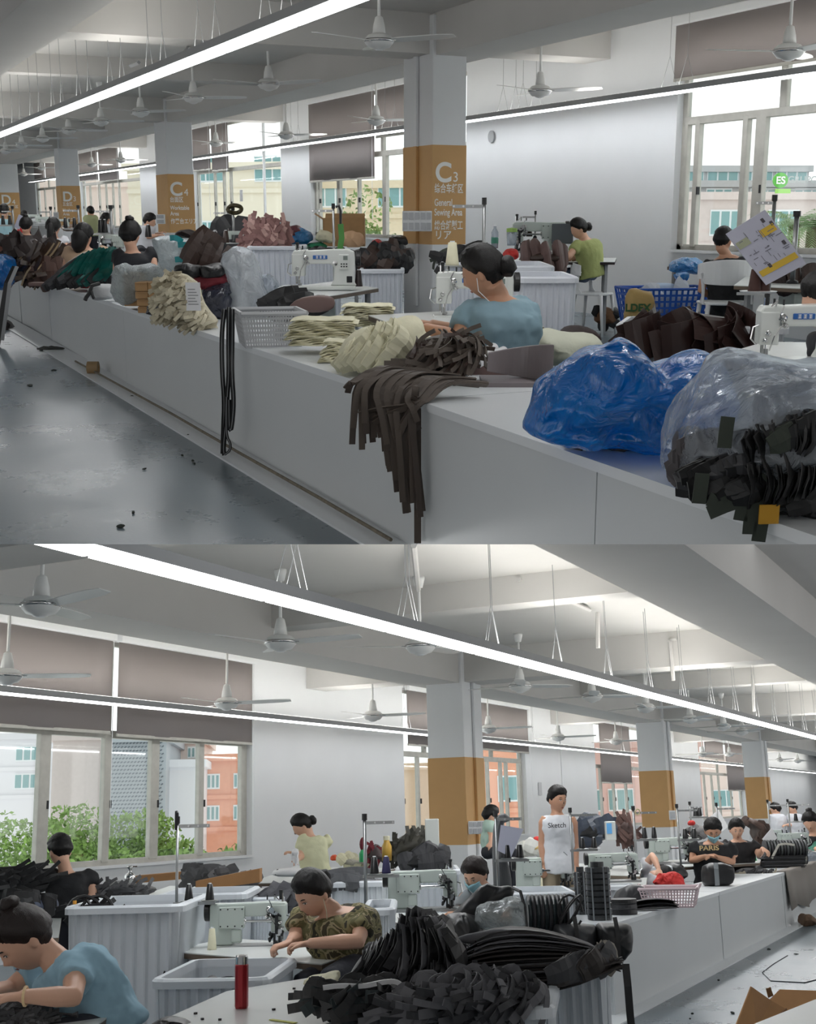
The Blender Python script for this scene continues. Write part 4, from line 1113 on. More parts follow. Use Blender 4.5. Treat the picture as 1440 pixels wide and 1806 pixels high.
    if style != 'none':
        vs, fs = head_grid(hfn, 64, 44); mb = MB(); mb.add(vs, fs)
        if style == 'bun': m2 = MB(); m2.ball((0, .115, .03), (.042, .036, .042), 16, 12); m2.ball((0, .09, .03), (.025, .03, .025), 10, 8); m2.noise(.008, 40, 3)
        elif style == 'highbun': m2 = MB(); m2.ball((0, .04, .135), (.04, .04, .036), 16, 12); m2.ball((.0, .03, .11), (.045, .045, .03), 10, 8); m2.noise(.01, 40, 3)
        elif style == 'lowbun': m2 = MB(); m2.ball((0, .125, -.015), (.05, .045, .05), 16, 12); m2.ball((0, .095, .0), (.03, .03, .03), 10, 8); m2.noise(.008, 40, 3)
        elif style == 'tail': m2 = MB(); m2.tube([(0, .08, .06), (0, .13, .05), (0, .155, -.0), (0, .15, -.08), (0, .135, -.15)], [.02, .028, .038, .034, .01], 12); m2.noise(.008, 30, 3)
        elif style == 'longtail': m2 = MB(); m2.tube([(0, .08, .03), (0, .12, 0), (0, .125, -.08), (0, .12, -.18), (0, .115, -.27)], [.03, .045, .05, .042, .012], 12); m2.noise(.008, 30, 3)
        elif style == 'loose': m2 = MB(); m2.tube([(0, .03, .05), (0, .075, -.03), (.01, .075, -.12), (.02, .06, -.19)], [.07, .085, .07, .02], 12); m2.noise(.01, 30, 3)
        else: m2 = None
        if m2: m2.v = [HM @ V(v) for v in m2.v]; mb.add(m2.v, m2.f)
        mb.build('hair', hair, t, smooth=True)
    if face:
        def patch(cx, cz, w_, h_, o, arch=0):
            n_ = 8; vs = []; fs = []
            for i in range(n_ + 1):
                u = i / n_ * 2 - 1; hw = h_ * math.sqrt(max(0, 1 - u * u)) + .004
                for s in (-1, 1):
                    x = cx + u * w_; z = cz + s * hw + arch * (1 - u*u); y = -math.sqrt(max(.05, 1 - x*x - z*z)); n0 = V((x, y, z)).normalized()
                    vs.append(HM @ (head_pt(n0) + V((0, -o, 0)) + n0 * .001))
            for i in range(n_): fs.append((2*i, 2*i+2, 2*i+3, 2*i+1))
            m_ = MB(); m_.add(vs, fs); return m_
        for s in (-1, 1):
            e = patch(s * .36, .045, .14, .03, .0028).build('eye', EYEW, t)
            patch(s * .36, .035, .045, .032, .0042).build('iris', HAIR, e)
            patch(s * .36, .075, .16, .012, .004, .02).build('eyelashes', HAIR, e)
            patch(s * .36, .23, .18, .018, .0035, .03).build('eyebrow', hair, t)
        if not mask: patch(0, -.545, .2, .045, .0035).build('lips', LIP, t)
    if mask:
        vs = []; fs = []; nu, nv = 14, 8
        for i in range(nv + 1):
            for j in range(nu + 1):
                x = (j / nu * 2 - 1) * .82; z = -.08 - i / nv * .85; y = -math.sqrt(max(.03, 1 - x*x - z*z)) if x*x + z*z < .98 else -.14
                n0 = V((x, y, z)).normalized(); vs.append(HM @ (head_pt(n0) * 1.0 + V((0, -.012 - .003 * (i % 2) - .012 * (1 - (x/.82)**2), 0))))
        for i in range(nv):
            for j in range(nu): a = i*(nu+1)+j; fs.append((a, a+1, a+nu+2, a+nu+1))
        m_ = MB(); m_.add(vs, fs); o = m_.build('face_mask', mat('mask_blue', (150, 200, 214), .7), t, smooth=True)
        o.modifiers.new('thick', 'SOLIDIFY').thickness = .003
    t['_'] = 0; del t['_']
    return t, HM
# ================================================================ UPPER HALL: counter and everything in it
setroom(A)
LEA = mat('brown_leather', (62, 46, 40), .45, var=.15, vs=8, bump=.15)
LEAD = mat('dark_brown_leather', (40, 27, 26), .45, var=.2, vs=6)
LEAR = mat('mauve_brown_leather', (112, 90, 86), .5, var=.06, vs=6)
TAUPE = mat('taupe_strap', (86, 76, 68), .6, var=.08, vs=9)
BLK = mat('black_leather', (30, 30, 32), .45, var=.2, vs=10)
CHAR = mat('charcoal_leather', (58, 58, 61), .5, var=.15, vs=9)
GRYL = mat('grey_leather', (96, 97, 100), .55, var=.1, vs=9)
CREAM = mat('cream_cloth', (222, 218, 190), .85, var=.05, vs=12, bump=.2)
CREAMD = mat('cream_strip', (200, 192, 168), .8, var=.12, vs=12)
PINKB = mat('dusty_pink_strip', (150, 112, 108), .7, var=.15, vs=9)
CARD = mat('cardboard', (176, 140, 98), .8, var=.08, vs=7)
OLIVE = mat('olive_strap', (56, 62, 54), .7, var=.1)
RED = mat('red_cloth', (206, 52, 48), .7, var=.1, bump=.3)
WINE = mat('wine_red_cloth', (116, 32, 44), .7, var=.1)
NAVY = mat('navy_plastic_wrap', (52, 54, 66), .18, var=.3, vs=14, bump=.6, bs=16)
PAPER = mat('white_paper', (226, 226, 228), .7)
BLUEF = film('blue_film', (10, 140, 218), .78, .14, 7, .65)
CLEARF = film('clear_film', (205, 212, 222), .34, .12, 10, .5)
WHITEF = film('milky_film', (222, 226, 230), .66, .2, 9, .55)
TEALF = film('teal_film', (20, 104, 96), .8, .15, 14, .3)
def counter(path, back, label, clip, top=ZC, cap0=False, cap1=False):
    x0 = path[0][0]; c = V((path[0][0], path[0][1], 0))
    t = thing('counter', label, 'counter', c, 0)
    cl = (clip[0] - c, clip[1]) if clip else None
    q = [(a - c.x, b - c.y) for a, b in path]
    MB().prismz(q + [(a, b + back) for a, b in q[::-1]], top - .035, top).build('worktop', WHITE, t, clip=cl)
    for (a, b), (a2, b2) in zip(q, q[1:]):
        MB().prismz([(a + .003, b + .01), (a2 - .003, b2 + .01), (a2 - .003, b2 + .03), (a + .003, b + .03)], 0, top - .036).build('front_panel', PANEL, t, clip=cl)
    (a, b) = q[0]; (a2, b2) = q[-1]
    MB().bx(a, a + .02, b + .03, b + back - .02, 0, top - .036).build('end_panel', PANEL, t, clip=cl)
    MB().bx(a2 - .02, a2, b2 + .03, b2 + back - .02, 0, top - .036).build('end_panel', PANEL, t, clip=cl)
    return t
CB_ = .72
def cy(x): return 2.34 + (-4.8 - x) * .029 if x < -4.8 else 2.34 - (x + 4.8) * .055
counter([(-60, 3.4), (-18.1, cy(-18.1))], CB_, 'far part of the long white counter, beyond the hanging dark strap', CA)
counter([(-18.0, cy(-18.0)), (-15.35, cy(-15.35))], CB_, 'left end unit of the white counter under the brown leather mound', CA)
counter([(-15.33, cy(-15.33)), (-11, cy(-11)), (-4.8, 2.34)], CB_, 'long middle unit of the white counter with boxes and cream stacks', CA)
counter([(-4.79, 2.34), (-3.3, cy(-3.3)), (-1.4, cy(-1.4))], CB_, 'nearest unit of the white counter carrying the blue bag', CA)
struct(MB().prismz([(-60, 3.2), (-18, 2.42), (-4.8, 2.17), (-4.0, 2.15), (-4.0, 2.4), (-4.8, 2.4), (-18, 2.7), (-60, 3.6)], 0, .012), 'trim_60', WHITE, clip=CA)
struct(MB().tube([A.z(133, 637, .03), A.z(300, 728, .03), A.z(430, 803, .03), A.z(560, 876, .03), A.z(690, 952, .03)], .009, 6), 'trim_61', mat('dusty_conduit', (120, 112, 98), .8, var=.3, vs=30))
# ---- small litter on the aisle floor
for i, (x, y, s) in enumerate([(53, 681, .09), (95, 654, .06), (255, 829, .025), (236, 906, .025), (213, 931, .04), (322, 806, .015), (343, 819, .02), (233, 701, .04), (332, 770, .02), (165, 655, .02), (340, 815, .02)]):
    o = MB().ball((0, 0, .008), (s * .6, s * .3, .008), 7, 4).noise(.006, 40, i).build('cloth_scrap', mat('dark_scrap', (52, 58, 54), .8)); put(o, A.z(x, y, 0), i); tag(o, 'dark cloth scrap lying on the grey aisle floor', 'scrap', 'scraps on the aisle floor')
Lf = Loc(165, 660, 0)
t = Lf.thing('tape_roll', 'small brown roll of tape at the foot of the counter', 'tape roll')
MB().lathe([(.03, -.05), (.06, -.05), (.06, .05), (.03, .05), (.03, -.05)], n=20, c=(0, 0, .06), axis='x').build('tape', mat('tan_tape', (150, 124, 88), .5), t)
MB().lathe([(.02, -.052), (.03, -.052), (.03, .052), (.02, .052), (.02, -.052)], n=16, c=(0, 0, .06), axis='x').build('core', CARD, t)
Lf = Loc(12, 580, 0)
heap(Lf, 'cloth_pile', 'dark brown scrap pile on the floor at the left edge', 'scrap pile', [(-12, 566), (12, 563), (16, 570), (30, 590), (44, 595), (20, 602), (-12, 604)], .25, LEAD, [('flap', 8, .12, .14, LEAD, 90, 40)], amp=.03)
Lf = Loc(90, 618, 0)
o = MB().ball((0, 0, .02), (.16, .06, .025), 12, 6).noise(.02, 20, 3).build('crushed_carton', mat('dark_carton', (70, 72, 70), .7)); Lf.obj(o, 'crushed dark carton scrap against the counter foot', 'scrap')

# ---- goods on the counter, from the far left to the right
def LC(x, y, z=ZC): return Loc(x, y, z)
L = LC(20, 500)
bag(L, 'plastic_bag', 'blue plastic bag at the far left end of the counter', [(-25, 505), (-20, 462), (0, 447), (18, 452), (24, 470), (24, 500), (10, 512)], .3, BLUEF, 3)
t = L.thing('hanging_strap', 'long black and grey strap hanging off the counter at far left', 'strap')
MB().ribbon([L(26, 470, -.3), L(12, 500, -.42), L(4, 550, -.45), L(-4, 605, -.45)], .06, .01).build('strap_band', BLK, t)
MB().ribbon([L(30, 470, -.31), L(17, 500, -.43), L(11, 550, -.46), L(4, 600, -.46)], .04, .01).build('grey_band', GREYP, t)
L = LC(70, 496)
heap(L, 'leather_pile', 'dark brown leather mound at the left end of the counter', 'leather pile', [(15, 470), (20, 425), (38, 418), (75, 420), (118, 432), (142, 450), (138, 475), (80, 492), (25, 488)], .35, LEAD, [('curl', 40, .14, .34, LEAD, 75, 30), ('flap', 6, .2, .3, mat('rust_leather', (96, 60, 50), .45), 70, 30)], seed=2, amp=.05, dy=.2)
heap(L, 'leather_bundle', 'fanned bronze leather sheets in clear wrap, in front of the brown mound', 'leather bundle', [(20, 484), (28, 462), (48, 446), (86, 442), (110, 450), (105, 470), (92, 492), (50, 488)], .22, mat('bronze_leather', (66, 50, 40), .3, var=.4, vs=14), [('strap', 34, .05, .6, mat('bronze_leather', (66, 50, 40), .3), 60, 14), ('strap', 10, .02, .5, mat('pale_piping', (160, 140, 110), .5), 55, 15)], seed=3, dy=-.1)
o = MB().box((0, 0, .02), (.3, .2, .04)).noise(.02, 4, 2).build('leather_sheet', LEAR, bevel=.01); LL = LC(78, 505); LL.obj(o, 'mauve leather sheet lying flat beside the bronze bundle', 'leather sheet')
heap(L, 'leather_panel_stack', 'mauve brown leather panels between bronze and teal bundles', 'leather stack', [(57, 492), (58, 470), (70, 462), (105, 462), (108, 485), (95, 500)], .2, mat('mauve2', (92, 68, 60), .5), [('flap', 6, .25, .2, mat('mauve2', (92, 68, 60), .5), 80, 15)], seed=8, dy=-.15)
L = LC(150, 512)
TEALL = mat('teal_foil', (16, 84, 78), .2, .2, var=.4, vs=5)
t = heap(L, 'leather_bundle', 'teal foil-wrapped bundle of ribbed black leather sheets', 'leather bundle', [(85, 500), (105, 475), (135, 452), (155, 442), (180, 441), (200, 450), (206, 465), (204, 480), (180, 494), (150, 506), (100, 507)], .26, mat('black_ribbed_leather', (28, 28, 30), .3, var=.3, vs=9), [], seed=4)
o_ = HO[t.name]
sheets(t, L, o_, L(98, 492, -.28), L(140, 478, -.3), 24, .1, .34, 58, 62, [BLK, CHAR, BLK], yaw=38, seed=4)
sheets(t, L, o_, L(128, 474, -.27), L(192, 466, -.26), 34, .12, .34, 52, 30, [TEALL], yaw=38, seed=5, arc=.03)
sheets(t, L, o_, L(118, 495, -.3), L(180, 482, -.3), 26, .1, .26, 66, 50, [BLK, TEALL], yaw=38, seed=6)
L = LC(160, 507)
bag(L, 'plastic_bag', 'small pink and white bag below the teal bundle', [(134, 480), (142, 475), (165, 480), (180, 485), (178, 503), (160, 508), (138, 500)], .14, film('pinkish_film', (190, 160, 168), .8, .2, 12), 5)
o = MB().box((0, 0, .06), (.28, .1, .12)).noise(.02, 9, 1).build('red_label_packet', mat('deep_red', (150, 34, 38), .5), bevel=.01); LC(166, 508).obj(o, 'dark red packet inside the pink and white bag', 'packet')
L = LC(188, 508)
t = L.thing('belt_roll', 'black ribbed box-shaped roll standing right of the teal bundle', 'roll')
for i in range(9):
    p = L(177 + 2.7 * i, 508); z = L(180, 473).z
    MB().bx(p.x, p.x + .07 * L.m * 150 / 5 * .1 + .015, p.y - .12, p.y + .12, 0, z - (.01 if i % 2 else 0)).build('belt_layer', BLK if i % 3 else CHAR, t)
L = LC(185, 532)
t = L.thing('fabric_block', 'white folded fabric block with a black cord loop', 'fabric block')
m = MB(); puff(m, px(L, [(158, 505), (170, 501), (203, 501), (206, 512), (204, 526), (170, 531), (158, 520)]), .16, power=.35); m.noise(.01, 20, 2); m.build('fabric_sheets', mat('white_fabric', (206, 208, 210), .8, bump=.4, bs=60, stretch=(8, 1, 1)), t, smooth=True)
m = MB(); m.tube([L(176, 500, -.16), L(162, 504, -.2), L(158, 517, -.22), L(152, 525, -.24), L(150, 530, -.24)], .018, 6); m.tube([L(160, 510, -.2), L(163, 520, -.24), L(166, 527, -.24)], .014, 6); m.build('cord', BLK, t)
L = LC(235, 548)
bag(L, 'bubble_wrap', 'bubble wrap sheet standing behind the cardboard boxes', [(200, 525), (199, 490), (204, 470), (222, 463), (240, 472), (262, 464), (285, 470), (292, 485), (284, 520), (225, 540), (208, 534)], .2, film('bubble_film', (214, 222, 222), .6, .2, 22, .5), 6, amp=.02, fq=14, dy=.18)
# cardboard boxes
Lb = LC(252, 552)
nb = 0
for (x0, x1, yt, yb, dyy, lab) in [(221, 242, 481, 508, .32, 'rear top carton of the box stack, left'), (221, 242, 508, 540, .32, 'rear bottom carton of the box stack, left'),
        (239, 284, 497, 514, .0, 'top carton of the brown box stack'), (239, 284, 514, 527, .0, 'second carton from the top of the box stack'), (241, 284, 527, 540, .0, 'third carton from the top of the box stack'), (242, 285, 540, 552, .0, 'bottom carton of the brown box stack')]:
    a = Lb(x0, yb, dyy); b = Lb(x1, yt, dyy)
    wl = Lb.o + Matrix.Rotation(RM.rot0, 3, 'Z') @ V(((a.x + b.x) / 2, a.y + .12, a.z - 0))
    t = thing('cardboard_box', lab, 'cardboard box', wl, RM.rot0 + R_(-6 + nb * 2)); nb += 1
    w, h = (b.x - a.x) / 2, b.z - a.z - .004
    MB().bx(-w, w, -.12, .14, 0, h).build('carton', CARD, t, bevel=.004); MB().bx(-w + .01, w - .01, -.125, -.12, h * .82, h * .84).build('flap_edge', mat('carton_dark', (130, 98, 62), .8), t)
    MB().bx(-.004, .004, -.123, -.119, h * .1, h).build('tape_seam', mat('carton_dark', (130, 98, 62), .8), t)
bag(LC(270, 556), 'plastic_bag', 'small crinkled dark foil bag in front of the boxes', [(258, 550), (262, 538), (272, 531), (282, 536), (286, 550), (280, 556), (262, 554)], .08, mat('dark_foil', (96, 98, 104), .2, .6, var=.4, vs=30, bump=.8, bs=40), 7, amp=.015, fq=20)
L = LC(330, 578)
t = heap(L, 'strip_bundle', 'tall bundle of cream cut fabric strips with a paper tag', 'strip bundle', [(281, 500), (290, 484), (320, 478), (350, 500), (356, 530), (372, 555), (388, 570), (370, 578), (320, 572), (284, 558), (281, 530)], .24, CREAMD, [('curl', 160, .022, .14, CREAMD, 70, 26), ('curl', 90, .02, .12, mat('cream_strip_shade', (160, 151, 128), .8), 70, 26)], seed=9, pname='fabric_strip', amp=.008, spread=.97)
o = MB().bx(-.05, .05, -.004, 0, 0, .19).build('paper_tag', PAPER, bevel=0)
m = MB()
for i in range(6): m.bx(-.035, .035 - .01 * (i % 3), -.006, -.004, .04 + i * .02, .047 + i * .02)
m.build('print_lines', GREYP, o); q = L(342, 548, -.27); put(o, L.o + Matrix.Rotation(RM.rot0, 3, 'Z') @ q, RM.rot0); tag(o, 'small white printed tag on the cream strip bundle', 'tag')
L = LC(350, 556)
bag(L, 'plastic_bag', 'white bag printed with teal bands, behind the black rolls', [(282, 470), (275, 440), (272, 422), (290, 415), (318, 418), (345, 430), (360, 445), (366, 468), (350, 480), (300, 480)], .25, film('white_teal_bag', (214, 222, 224), .85, .2, 9), 11, dy=.45)
t = L.thing('bag_print', 'teal printed bands on the white bag above the black rolls', 'bag print')
for k_, (a, b, c_) in enumerate(((314, 345, 432), (309, 341, 458), (300, 322, 420))):
    MB().ribbon(bez(L(a, c_, .17), L((a + b) / 2, c_ - 3, .12), L(b, c_ + 7, .18)), .045, .004, (0, 0, 1)).build('printed_band', mat('teal_print', (30, 146, 152), .5), t)
L = LC(360, 560)
heap(L, 'leather_bundle', 'dark brown leather sheaf leaning behind the white bags', 'leather bundle', [(340, 450), (342, 422), (352, 414), (364, 420), (372, 436), (395, 462), (400, 480), (360, 470)], .2, LEA, [('flap', 12, .12, .3, LEA, 30, 15)], seed=12, dy=.5)
for i, (x0, x1, y0, y1, mm, lab) in enumerate([(305, 358, 464, 490, BLK, 'black zipped pouch roll at left on the cream strips'), (352, 400, 465, 488, BLK, 'black zipped pouch roll at right on the red cloth'), (332, 408, 482, 508, WINE, 'folded wine red cloth under the black rolls')]):
    bag(L, 'rolled_pouch', lab, [(x0, y1 - 4), (x0 + 3, y0 + 4), (x0 + 14, y0), (x1 - 14, y0), (x1 - 2, y0 + 5), (x1, y1 - 5), (x1 - 10, y1), (x0 + 8, y1 + 2)], .13, mm, 20 + i, amp=.02, fq=8, cat='pouch', dy=-.05 + .05 * i)
bag(LC(385, 560), 'plastic_bag', 'shiny dark plastic-wrapped bundle left of the grey basket', [(350, 545), (352, 520), (370, 502), (395, 494), (412, 505), (416, 530), (412, 552), (395, 566), (365, 560)], .2, NAVY, 14, amp=.03, fq=9)
bag(LC(440, 560), 'plastic_bag', 'tall milky plastic bag standing in the grey basket', [(402, 545), (408, 500), (400, 470), (388, 448), (402, 440), (430, 432), (446, 438), (452, 460), (462, 490), (476, 530), (484, 558), (440, 575), (412, 560)], .2, WHITEF, 15, amp=.03, fq=7, dy=.1)
bag(LC(455, 560), 'plastic_bag', 'loose clear bag behind the tall milky bag', [(455, 540), (452, 500), (470, 480), (490, 490), (494, 530), (480, 556)], .15, CLEARF, 16, amp=.03, dy=.3)
# grey basket
a = A.z(420, 603, ZC); b = A.z(478, 612, ZC); b2 = A.z(528, 580, ZC)
L = LC(470, 613)
w = (L(532, 600) - L(408, 600)).x
tq = L.o + Matrix.Rotation(RM.rot0, 3, 'Z') @ V((-.0, .2, 0))
basket(tq, w * .93, .42, .2, 'light grey lattice basket full of bags and sheets', mat('basket_grey', (182, 184, 187), .45), rot=RM.rot0 + R_(14), nx=22, ny=14, nz=7, handle=False)
L = LC(520, 590)
heap(L, 'leather_sheets', 'black leather sheets standing in the grey basket', 'leather sheets', [(480, 562), (483, 528), (500, 518), (530, 526), (560, 540), (560, 552), (520, 556)], .1, BLK, [('flap', 22, .1, .22, BLK, 75, 12)], seed=17, dy=.25)
o = MB(); puff(o, px(L, [(510, 540), (528, 524), (560, 518), (588, 520), (594, 530), (590, 544), (560, 550), (530, 546)], .12), .03, power=.4, dy=0); L.obj(o.build('leather_sheet', LEAR, smooth=True), 'rounded mauve leather sheets on the grey basket', 'leather sheet')
# black straps hanging from the counter edge
L = Loc(400, 610, ZC)
t = L.thing('hanging_straps', 'long looped black straps hanging over the counter edge by the basket', 'straps')
yq = A.z(400, 612, ZC)
for k_, pts in enumerate(([(396, 545), (391, 590), (392, 660), (396, 705), (394, 760), (393, 800)], [(404, 542), (403, 600), (404, 660), (401, 700), (399, 740), (394, 790), (396, 803)], [(410, 545), (410, 600), (409, 660), (413, 710), (409, 755), (405, 762), (404, 705)], [(400, 700), (399, 740), (400, 770), (407, 782), (406, 795), (396, 802)])):
    q = [L(x, y, -.06 - .012 * k_ if y > 600 else -.02) for x, y in pts]; q = smooth_poly(q, 2, False)
    MB().ribbon(q, .028 if k_ != 3 else .016, .005, (1, .5, 0)).build('strap', BLK, t)
    MB().ribbon([p + V((0, -.006, 0)) for p in q], .004, .002, (1, .5, 0)).build('strap_stitching', GREYP, t)
# cream stacks
cloth_stack(LC(640, 585), 598, 700, 536, 574, 12, 'stack of cream cloth pieces behind the front stack, at the machine table', CREAM, seed=3, depth=.3, dy=.15, taper=.15)
cloth_stack(LC(560, 622), 508, 626, 560, 606, 15, 'thick stack of folded cream cloth right beside the grey basket', CREAM, seed=1, depth=.28, skew=.02)
cloth_stack(LC(590, 637), 560, 632, 598, 636, 10, 'low leaning stack of cream cloth in front of the thick stack', CREAM, seed=5, depth=.2, skew=.05)
L = LC(650, 655)
heap(L, 'cloth_pile', 'fanned pile of cream cloth pieces at the counter edge', 'cloth pile', [(592, 640), (600, 608), (630, 580), (665, 572), (690, 590), (700, 625), (672, 655), (620, 652)], .2, CREAM, [], seed=6, amp=.012)
t = EM[-1]; L = LC(650, 655); o_ = HO[t.name]
sheets(t, L, o_, L(606, 628, -.17), L(660, 622, -.2), 22, .1, .15, 48, 40, [CREAM], yaw=42, seed=61, pname='cloth_piece', bend=.03, th=.005)
sheets(t, L, o_, L(640, 602, -.16), L(692, 590, -.12), 18, .1, .14, 52, 30, [CREAM], yaw=42, seed=62, pname='cloth_piece', bend=.03, th=.005)
heap(LC(700, 655), 'cloth_pile', 'large rumpled cream cloth heap before the woman in light blue', 'cloth pile', [(660, 640), (664, 600), (690, 568), (722, 556), (745, 566), (752, 590), (768, 600), (760, 615), (735, 625), (715, 655), (680, 660)], .22, CREAM, [], seed=7, amp=.035, fq=6)
t = EM[-1]; L = LC(700, 655); o_ = HO[t.name]
sheets(t, L, o_, L(668, 640, -.17), L(700, 600, -.2), 14, .12, .16, 25, 40, [CREAM], yaw=35, seed=63, pname='cloth_piece', bend=.05, th=.005)
heap(LC(990, 640), 'cloth_pile', 'rumpled pale cream cloth behind the dark chair back', 'cloth pile', [(938, 640), (940, 590), (960, 578), (1000, 588), (1040, 586), (1064, 602), (1060, 625), (1010, 640)], .3, mat('pale_cloth', (196, 198, 180), .8, var=.05, bump=.2), [], seed=18, amp=.04, fq=5, dy=.9)
heap(LC(1025, 620), 'cloth_pile', 'dark maroon and black cloth lying on the pale cream cloth', 'cloth pile', [(985, 586), (1000, 575), (1030, 574), (1055, 585), (1062, 602), (1040, 606), (1000, 596)], .2, mat('maroon_black', (46, 32, 32), .7, var=.3), [], seed=19, dy=1.0)
# taupe strap cascade
L = LC(745, 708)
t = L.thing('strap_cascade', 'long taupe leather straps draped over the counter corner', 'straps')
rnd = random.Random(11)
ends = [(614, 698), (626, 776), (641, 785), (648, 762), (662, 792), (672, 780), (684, 780), (690, 840), (682, 812), (700, 800), (703, 862), (712, 850), (716, 905), (708, 880), (722, 880), (728, 830), (735, 760), (742, 912), (730, 890), (738, 700), (720, 722), (700, 780), (655, 745), (636, 730)]
n_ = 60
for i in range(n_):
    u = i / (n_ - 1)
    ex, ey = ends[int(u * (len(ends) - 1))]; ex += rnd.uniform(-5, 5); ey += rnd.uniform(-22, 8)
    ey = min(ey, 912)
    sx = 700 + 110 * u + rnd.uniform(-8, 8); sy = 652 + 22 * u + rnd.uniform(-6, 6)
    kx = 622 + 128 * u ; ky = 668 + 38 * u
    f = -.03 - .05 * rnd.random()
    P = [L(sx + 45, sy + 4, .22 - .1 * u), L(sx, sy, .12 - .05 * u), L((sx + kx) / 2, min(sy, ky) - 4 + 6 * u, .02), L(kx, ky + 6, f - .01), L((kx * .4 + ex * .6), (ky + ey) / 2, f - .03), L(ex, ey, f - .02)]
    P = smooth_poly(P, 2, False)
    MB().ribbon(P, .026, .006, (1, .25, 0)).build('strap', TAUPE if i % 3 else mat('taupe_strap_2', (74, 64, 58), .6), t)
MB().ribbon([L(737, 720, -.035), L(737, 820, -.035), L(737, 958, -.035)], .03, .006).build('long_perforated_strap', TAUPE, t)
heap(LC(770, 668), 'strap_bundle', 'knotted bundle of taupe straps with metal rings on the counter', 'strap bundle', [(720, 650), (728, 620), (745, 600), (775, 590), (800, 586), (830, 596), (850, 612), (838, 630), (815, 645), (790, 655), (750, 660)], .16, mat('taupe_dark', (66, 58, 52), .6), [('curl', 60, .024, .24, TAUPE, 55, 40), ('strap', 40, .02, .26, TAUPE, 60, 30), ('curl', 24, .018, .2, LEA, 40, 60), ('ring', 10, .008, .035, STEEL, 0, 90)], seed=21, pname='strap')
L = LC(860, 660)
for i, (a, b, dyv, lab) in enumerate((((836, 632), (872, 614), .0, 'upper white paper roll beside the taupe bundle'), ((842, 640), (890, 620), -.03, 'lower white paper roll beside the taupe bundle'))):
    o = MB().cyl(L(*a, dyv), L(*b, dyv + .15), .028, n=16).build('paper_roll', PAPER, smooth=False); L.obj(o, lab, 'paper roll')
m = MB(); P = px(L, [(800, 672), (815, 640), (850, 637), (900, 648), (902, 668), (890, 688), (860, 690), (830, 680)]); puff(m, P, .03, power=.4); m.noise(.01, 9, 3)
L.obj(m.build('leather_sheet', LEAR, smooth=True), 'mauve leather sheet lying over the counter right of the straps', 'leather sheet')
m = MB(); puff(m, px(L, [(718, 652), (745, 645), (800, 650), (842, 628), (850, 640), (826, 660), (760, 662)], -.05), .02, power=.4); L.obj(m.build('paper_sheet', PAPER, smooth=True), 'creased white paper under the knotted taupe straps', 'paper')
# blue and clear bags, dark strap bundle
L = LC(1090, 800)
bag(L, 'plastic_bag', 'big crumpled blue plastic bag on the near counter', [(930, 752), (932, 712), (948, 680), (985, 640), (1020, 615), (1070, 606), (1110, 606), (1140, 615), (1158, 655), (1180, 640), (1220, 630), (1262, 632), (1285, 660), (1290, 720), (1240, 780), (1170, 792), (1100, 788), (1000, 778), (940, 765)], .24, BLUEF, 23, amp=.035, fq=7, n=140, rings=22)
heap(LC(1040, 785), 'leather_pile', 'dark goods showing inside and under the blue bag', 'leather pile', [(1000, 778), (1030, 740), (1100, 720), (1180, 740), (1200, 780), (1120, 788)], .1, mat('deep_blue_goods', (16, 44, 80), .5), [('flap', 8, .1, .15, BLK, 80, 10)], seed=24)
L = LC(1330, 880)
bag(L, 'plastic_bag', 'big clear plastic bag of grey pieces at right on the counter', [(1172, 832), (1172, 800), (1190, 745), (1215, 700), (1250, 655), (1280, 636), (1350, 630), (1440, 632), (1500, 640), (1520, 700), (1500, 850), (1400, 880), (1250, 850)], .3, CLEARF, 25, amp=.05, fq=5, n=140, rings=22, dy=.05)
heap(L, 'leather_pile', 'grey-brown pieces packed in the clear bag', 'leather pile', [(1180, 828), (1192, 765), (1230, 750), (1260, 775), (1300, 760), (1330, 780), (1340, 850), (1260, 848)], .12, mat('grey_brown_leather', (78, 74, 76), .6, var=.2), [('flap', 40, .05, .08, mat('grey_brown_leather', (78, 74, 76), .6), 80, 14), ('disc', 16, .06, .08, mat('grey_brown_leather', (78, 74, 76), .6), 60, 60), ('strap', 3, .03, .12, CHAR, 0, 10)], seed=26)
NB = mat('near_black', (17, 17, 18), .6); NB2 = mat('near_black2', (30, 30, 31), .5)
t = heap(L, 'strip_bundle', 'large bundle of black strips hanging over the near counter edge', 'strip bundle', [(1205, 850), (1230, 810), (1290, 785), (1325, 765), (1350, 745), (1400, 735), (1460, 735), (1520, 800), (1500, 920), (1440, 940), (1400, 905), (1330, 885), (1290, 870), (1250, 862)], .13, NB, [('flap', 30, .04, .1, NB2, 70, 30), ('strap', 20, .025, .12, NB2, 60, 40)], seed=27, pname='strip', spread=1.0, dy=-.12, m=9, amp=.015)
o_ = HO[t.name]
sheets(t, L, o_, L(1318, 800, -.25), L(1430, 765, -.27), 34, .07, .12, -28, 10, [NB2, NB, NB2], yaw=62, seed=71, pname='strip', arc=.01)
sheets(t, L, o_, L(1318, 850, -.26), L(1440, 830, -.28), 34, .07, .13, -15, 20, [NB, NB2], yaw=62, seed=72, pname='strip')
sheets(t, L, o_, L(1220, 835, -.2), L(1310, 815, -.24), 30, .06, .09, 70, 78, [NB2, CHAR, NB], yaw=20, seed=73, pname='strip')
sheets(t, L, o_, L(1240, 855, -.22), L(1330, 860, -.26), 24, .06, .1, 74, 60, [NB2, NB], yaw=20, seed=74, pname='strip')
sheets(t, L, o_, L(1360, 770, -.28), L(1440, 745, -.27), 12, .06, .1, 60, 90, [OLIVE, NB2], yaw=30, seed=75, pname='strip')
t = L.thing('olive_straps', 'olive green straps sticking out below the dark bundle', 'straps')
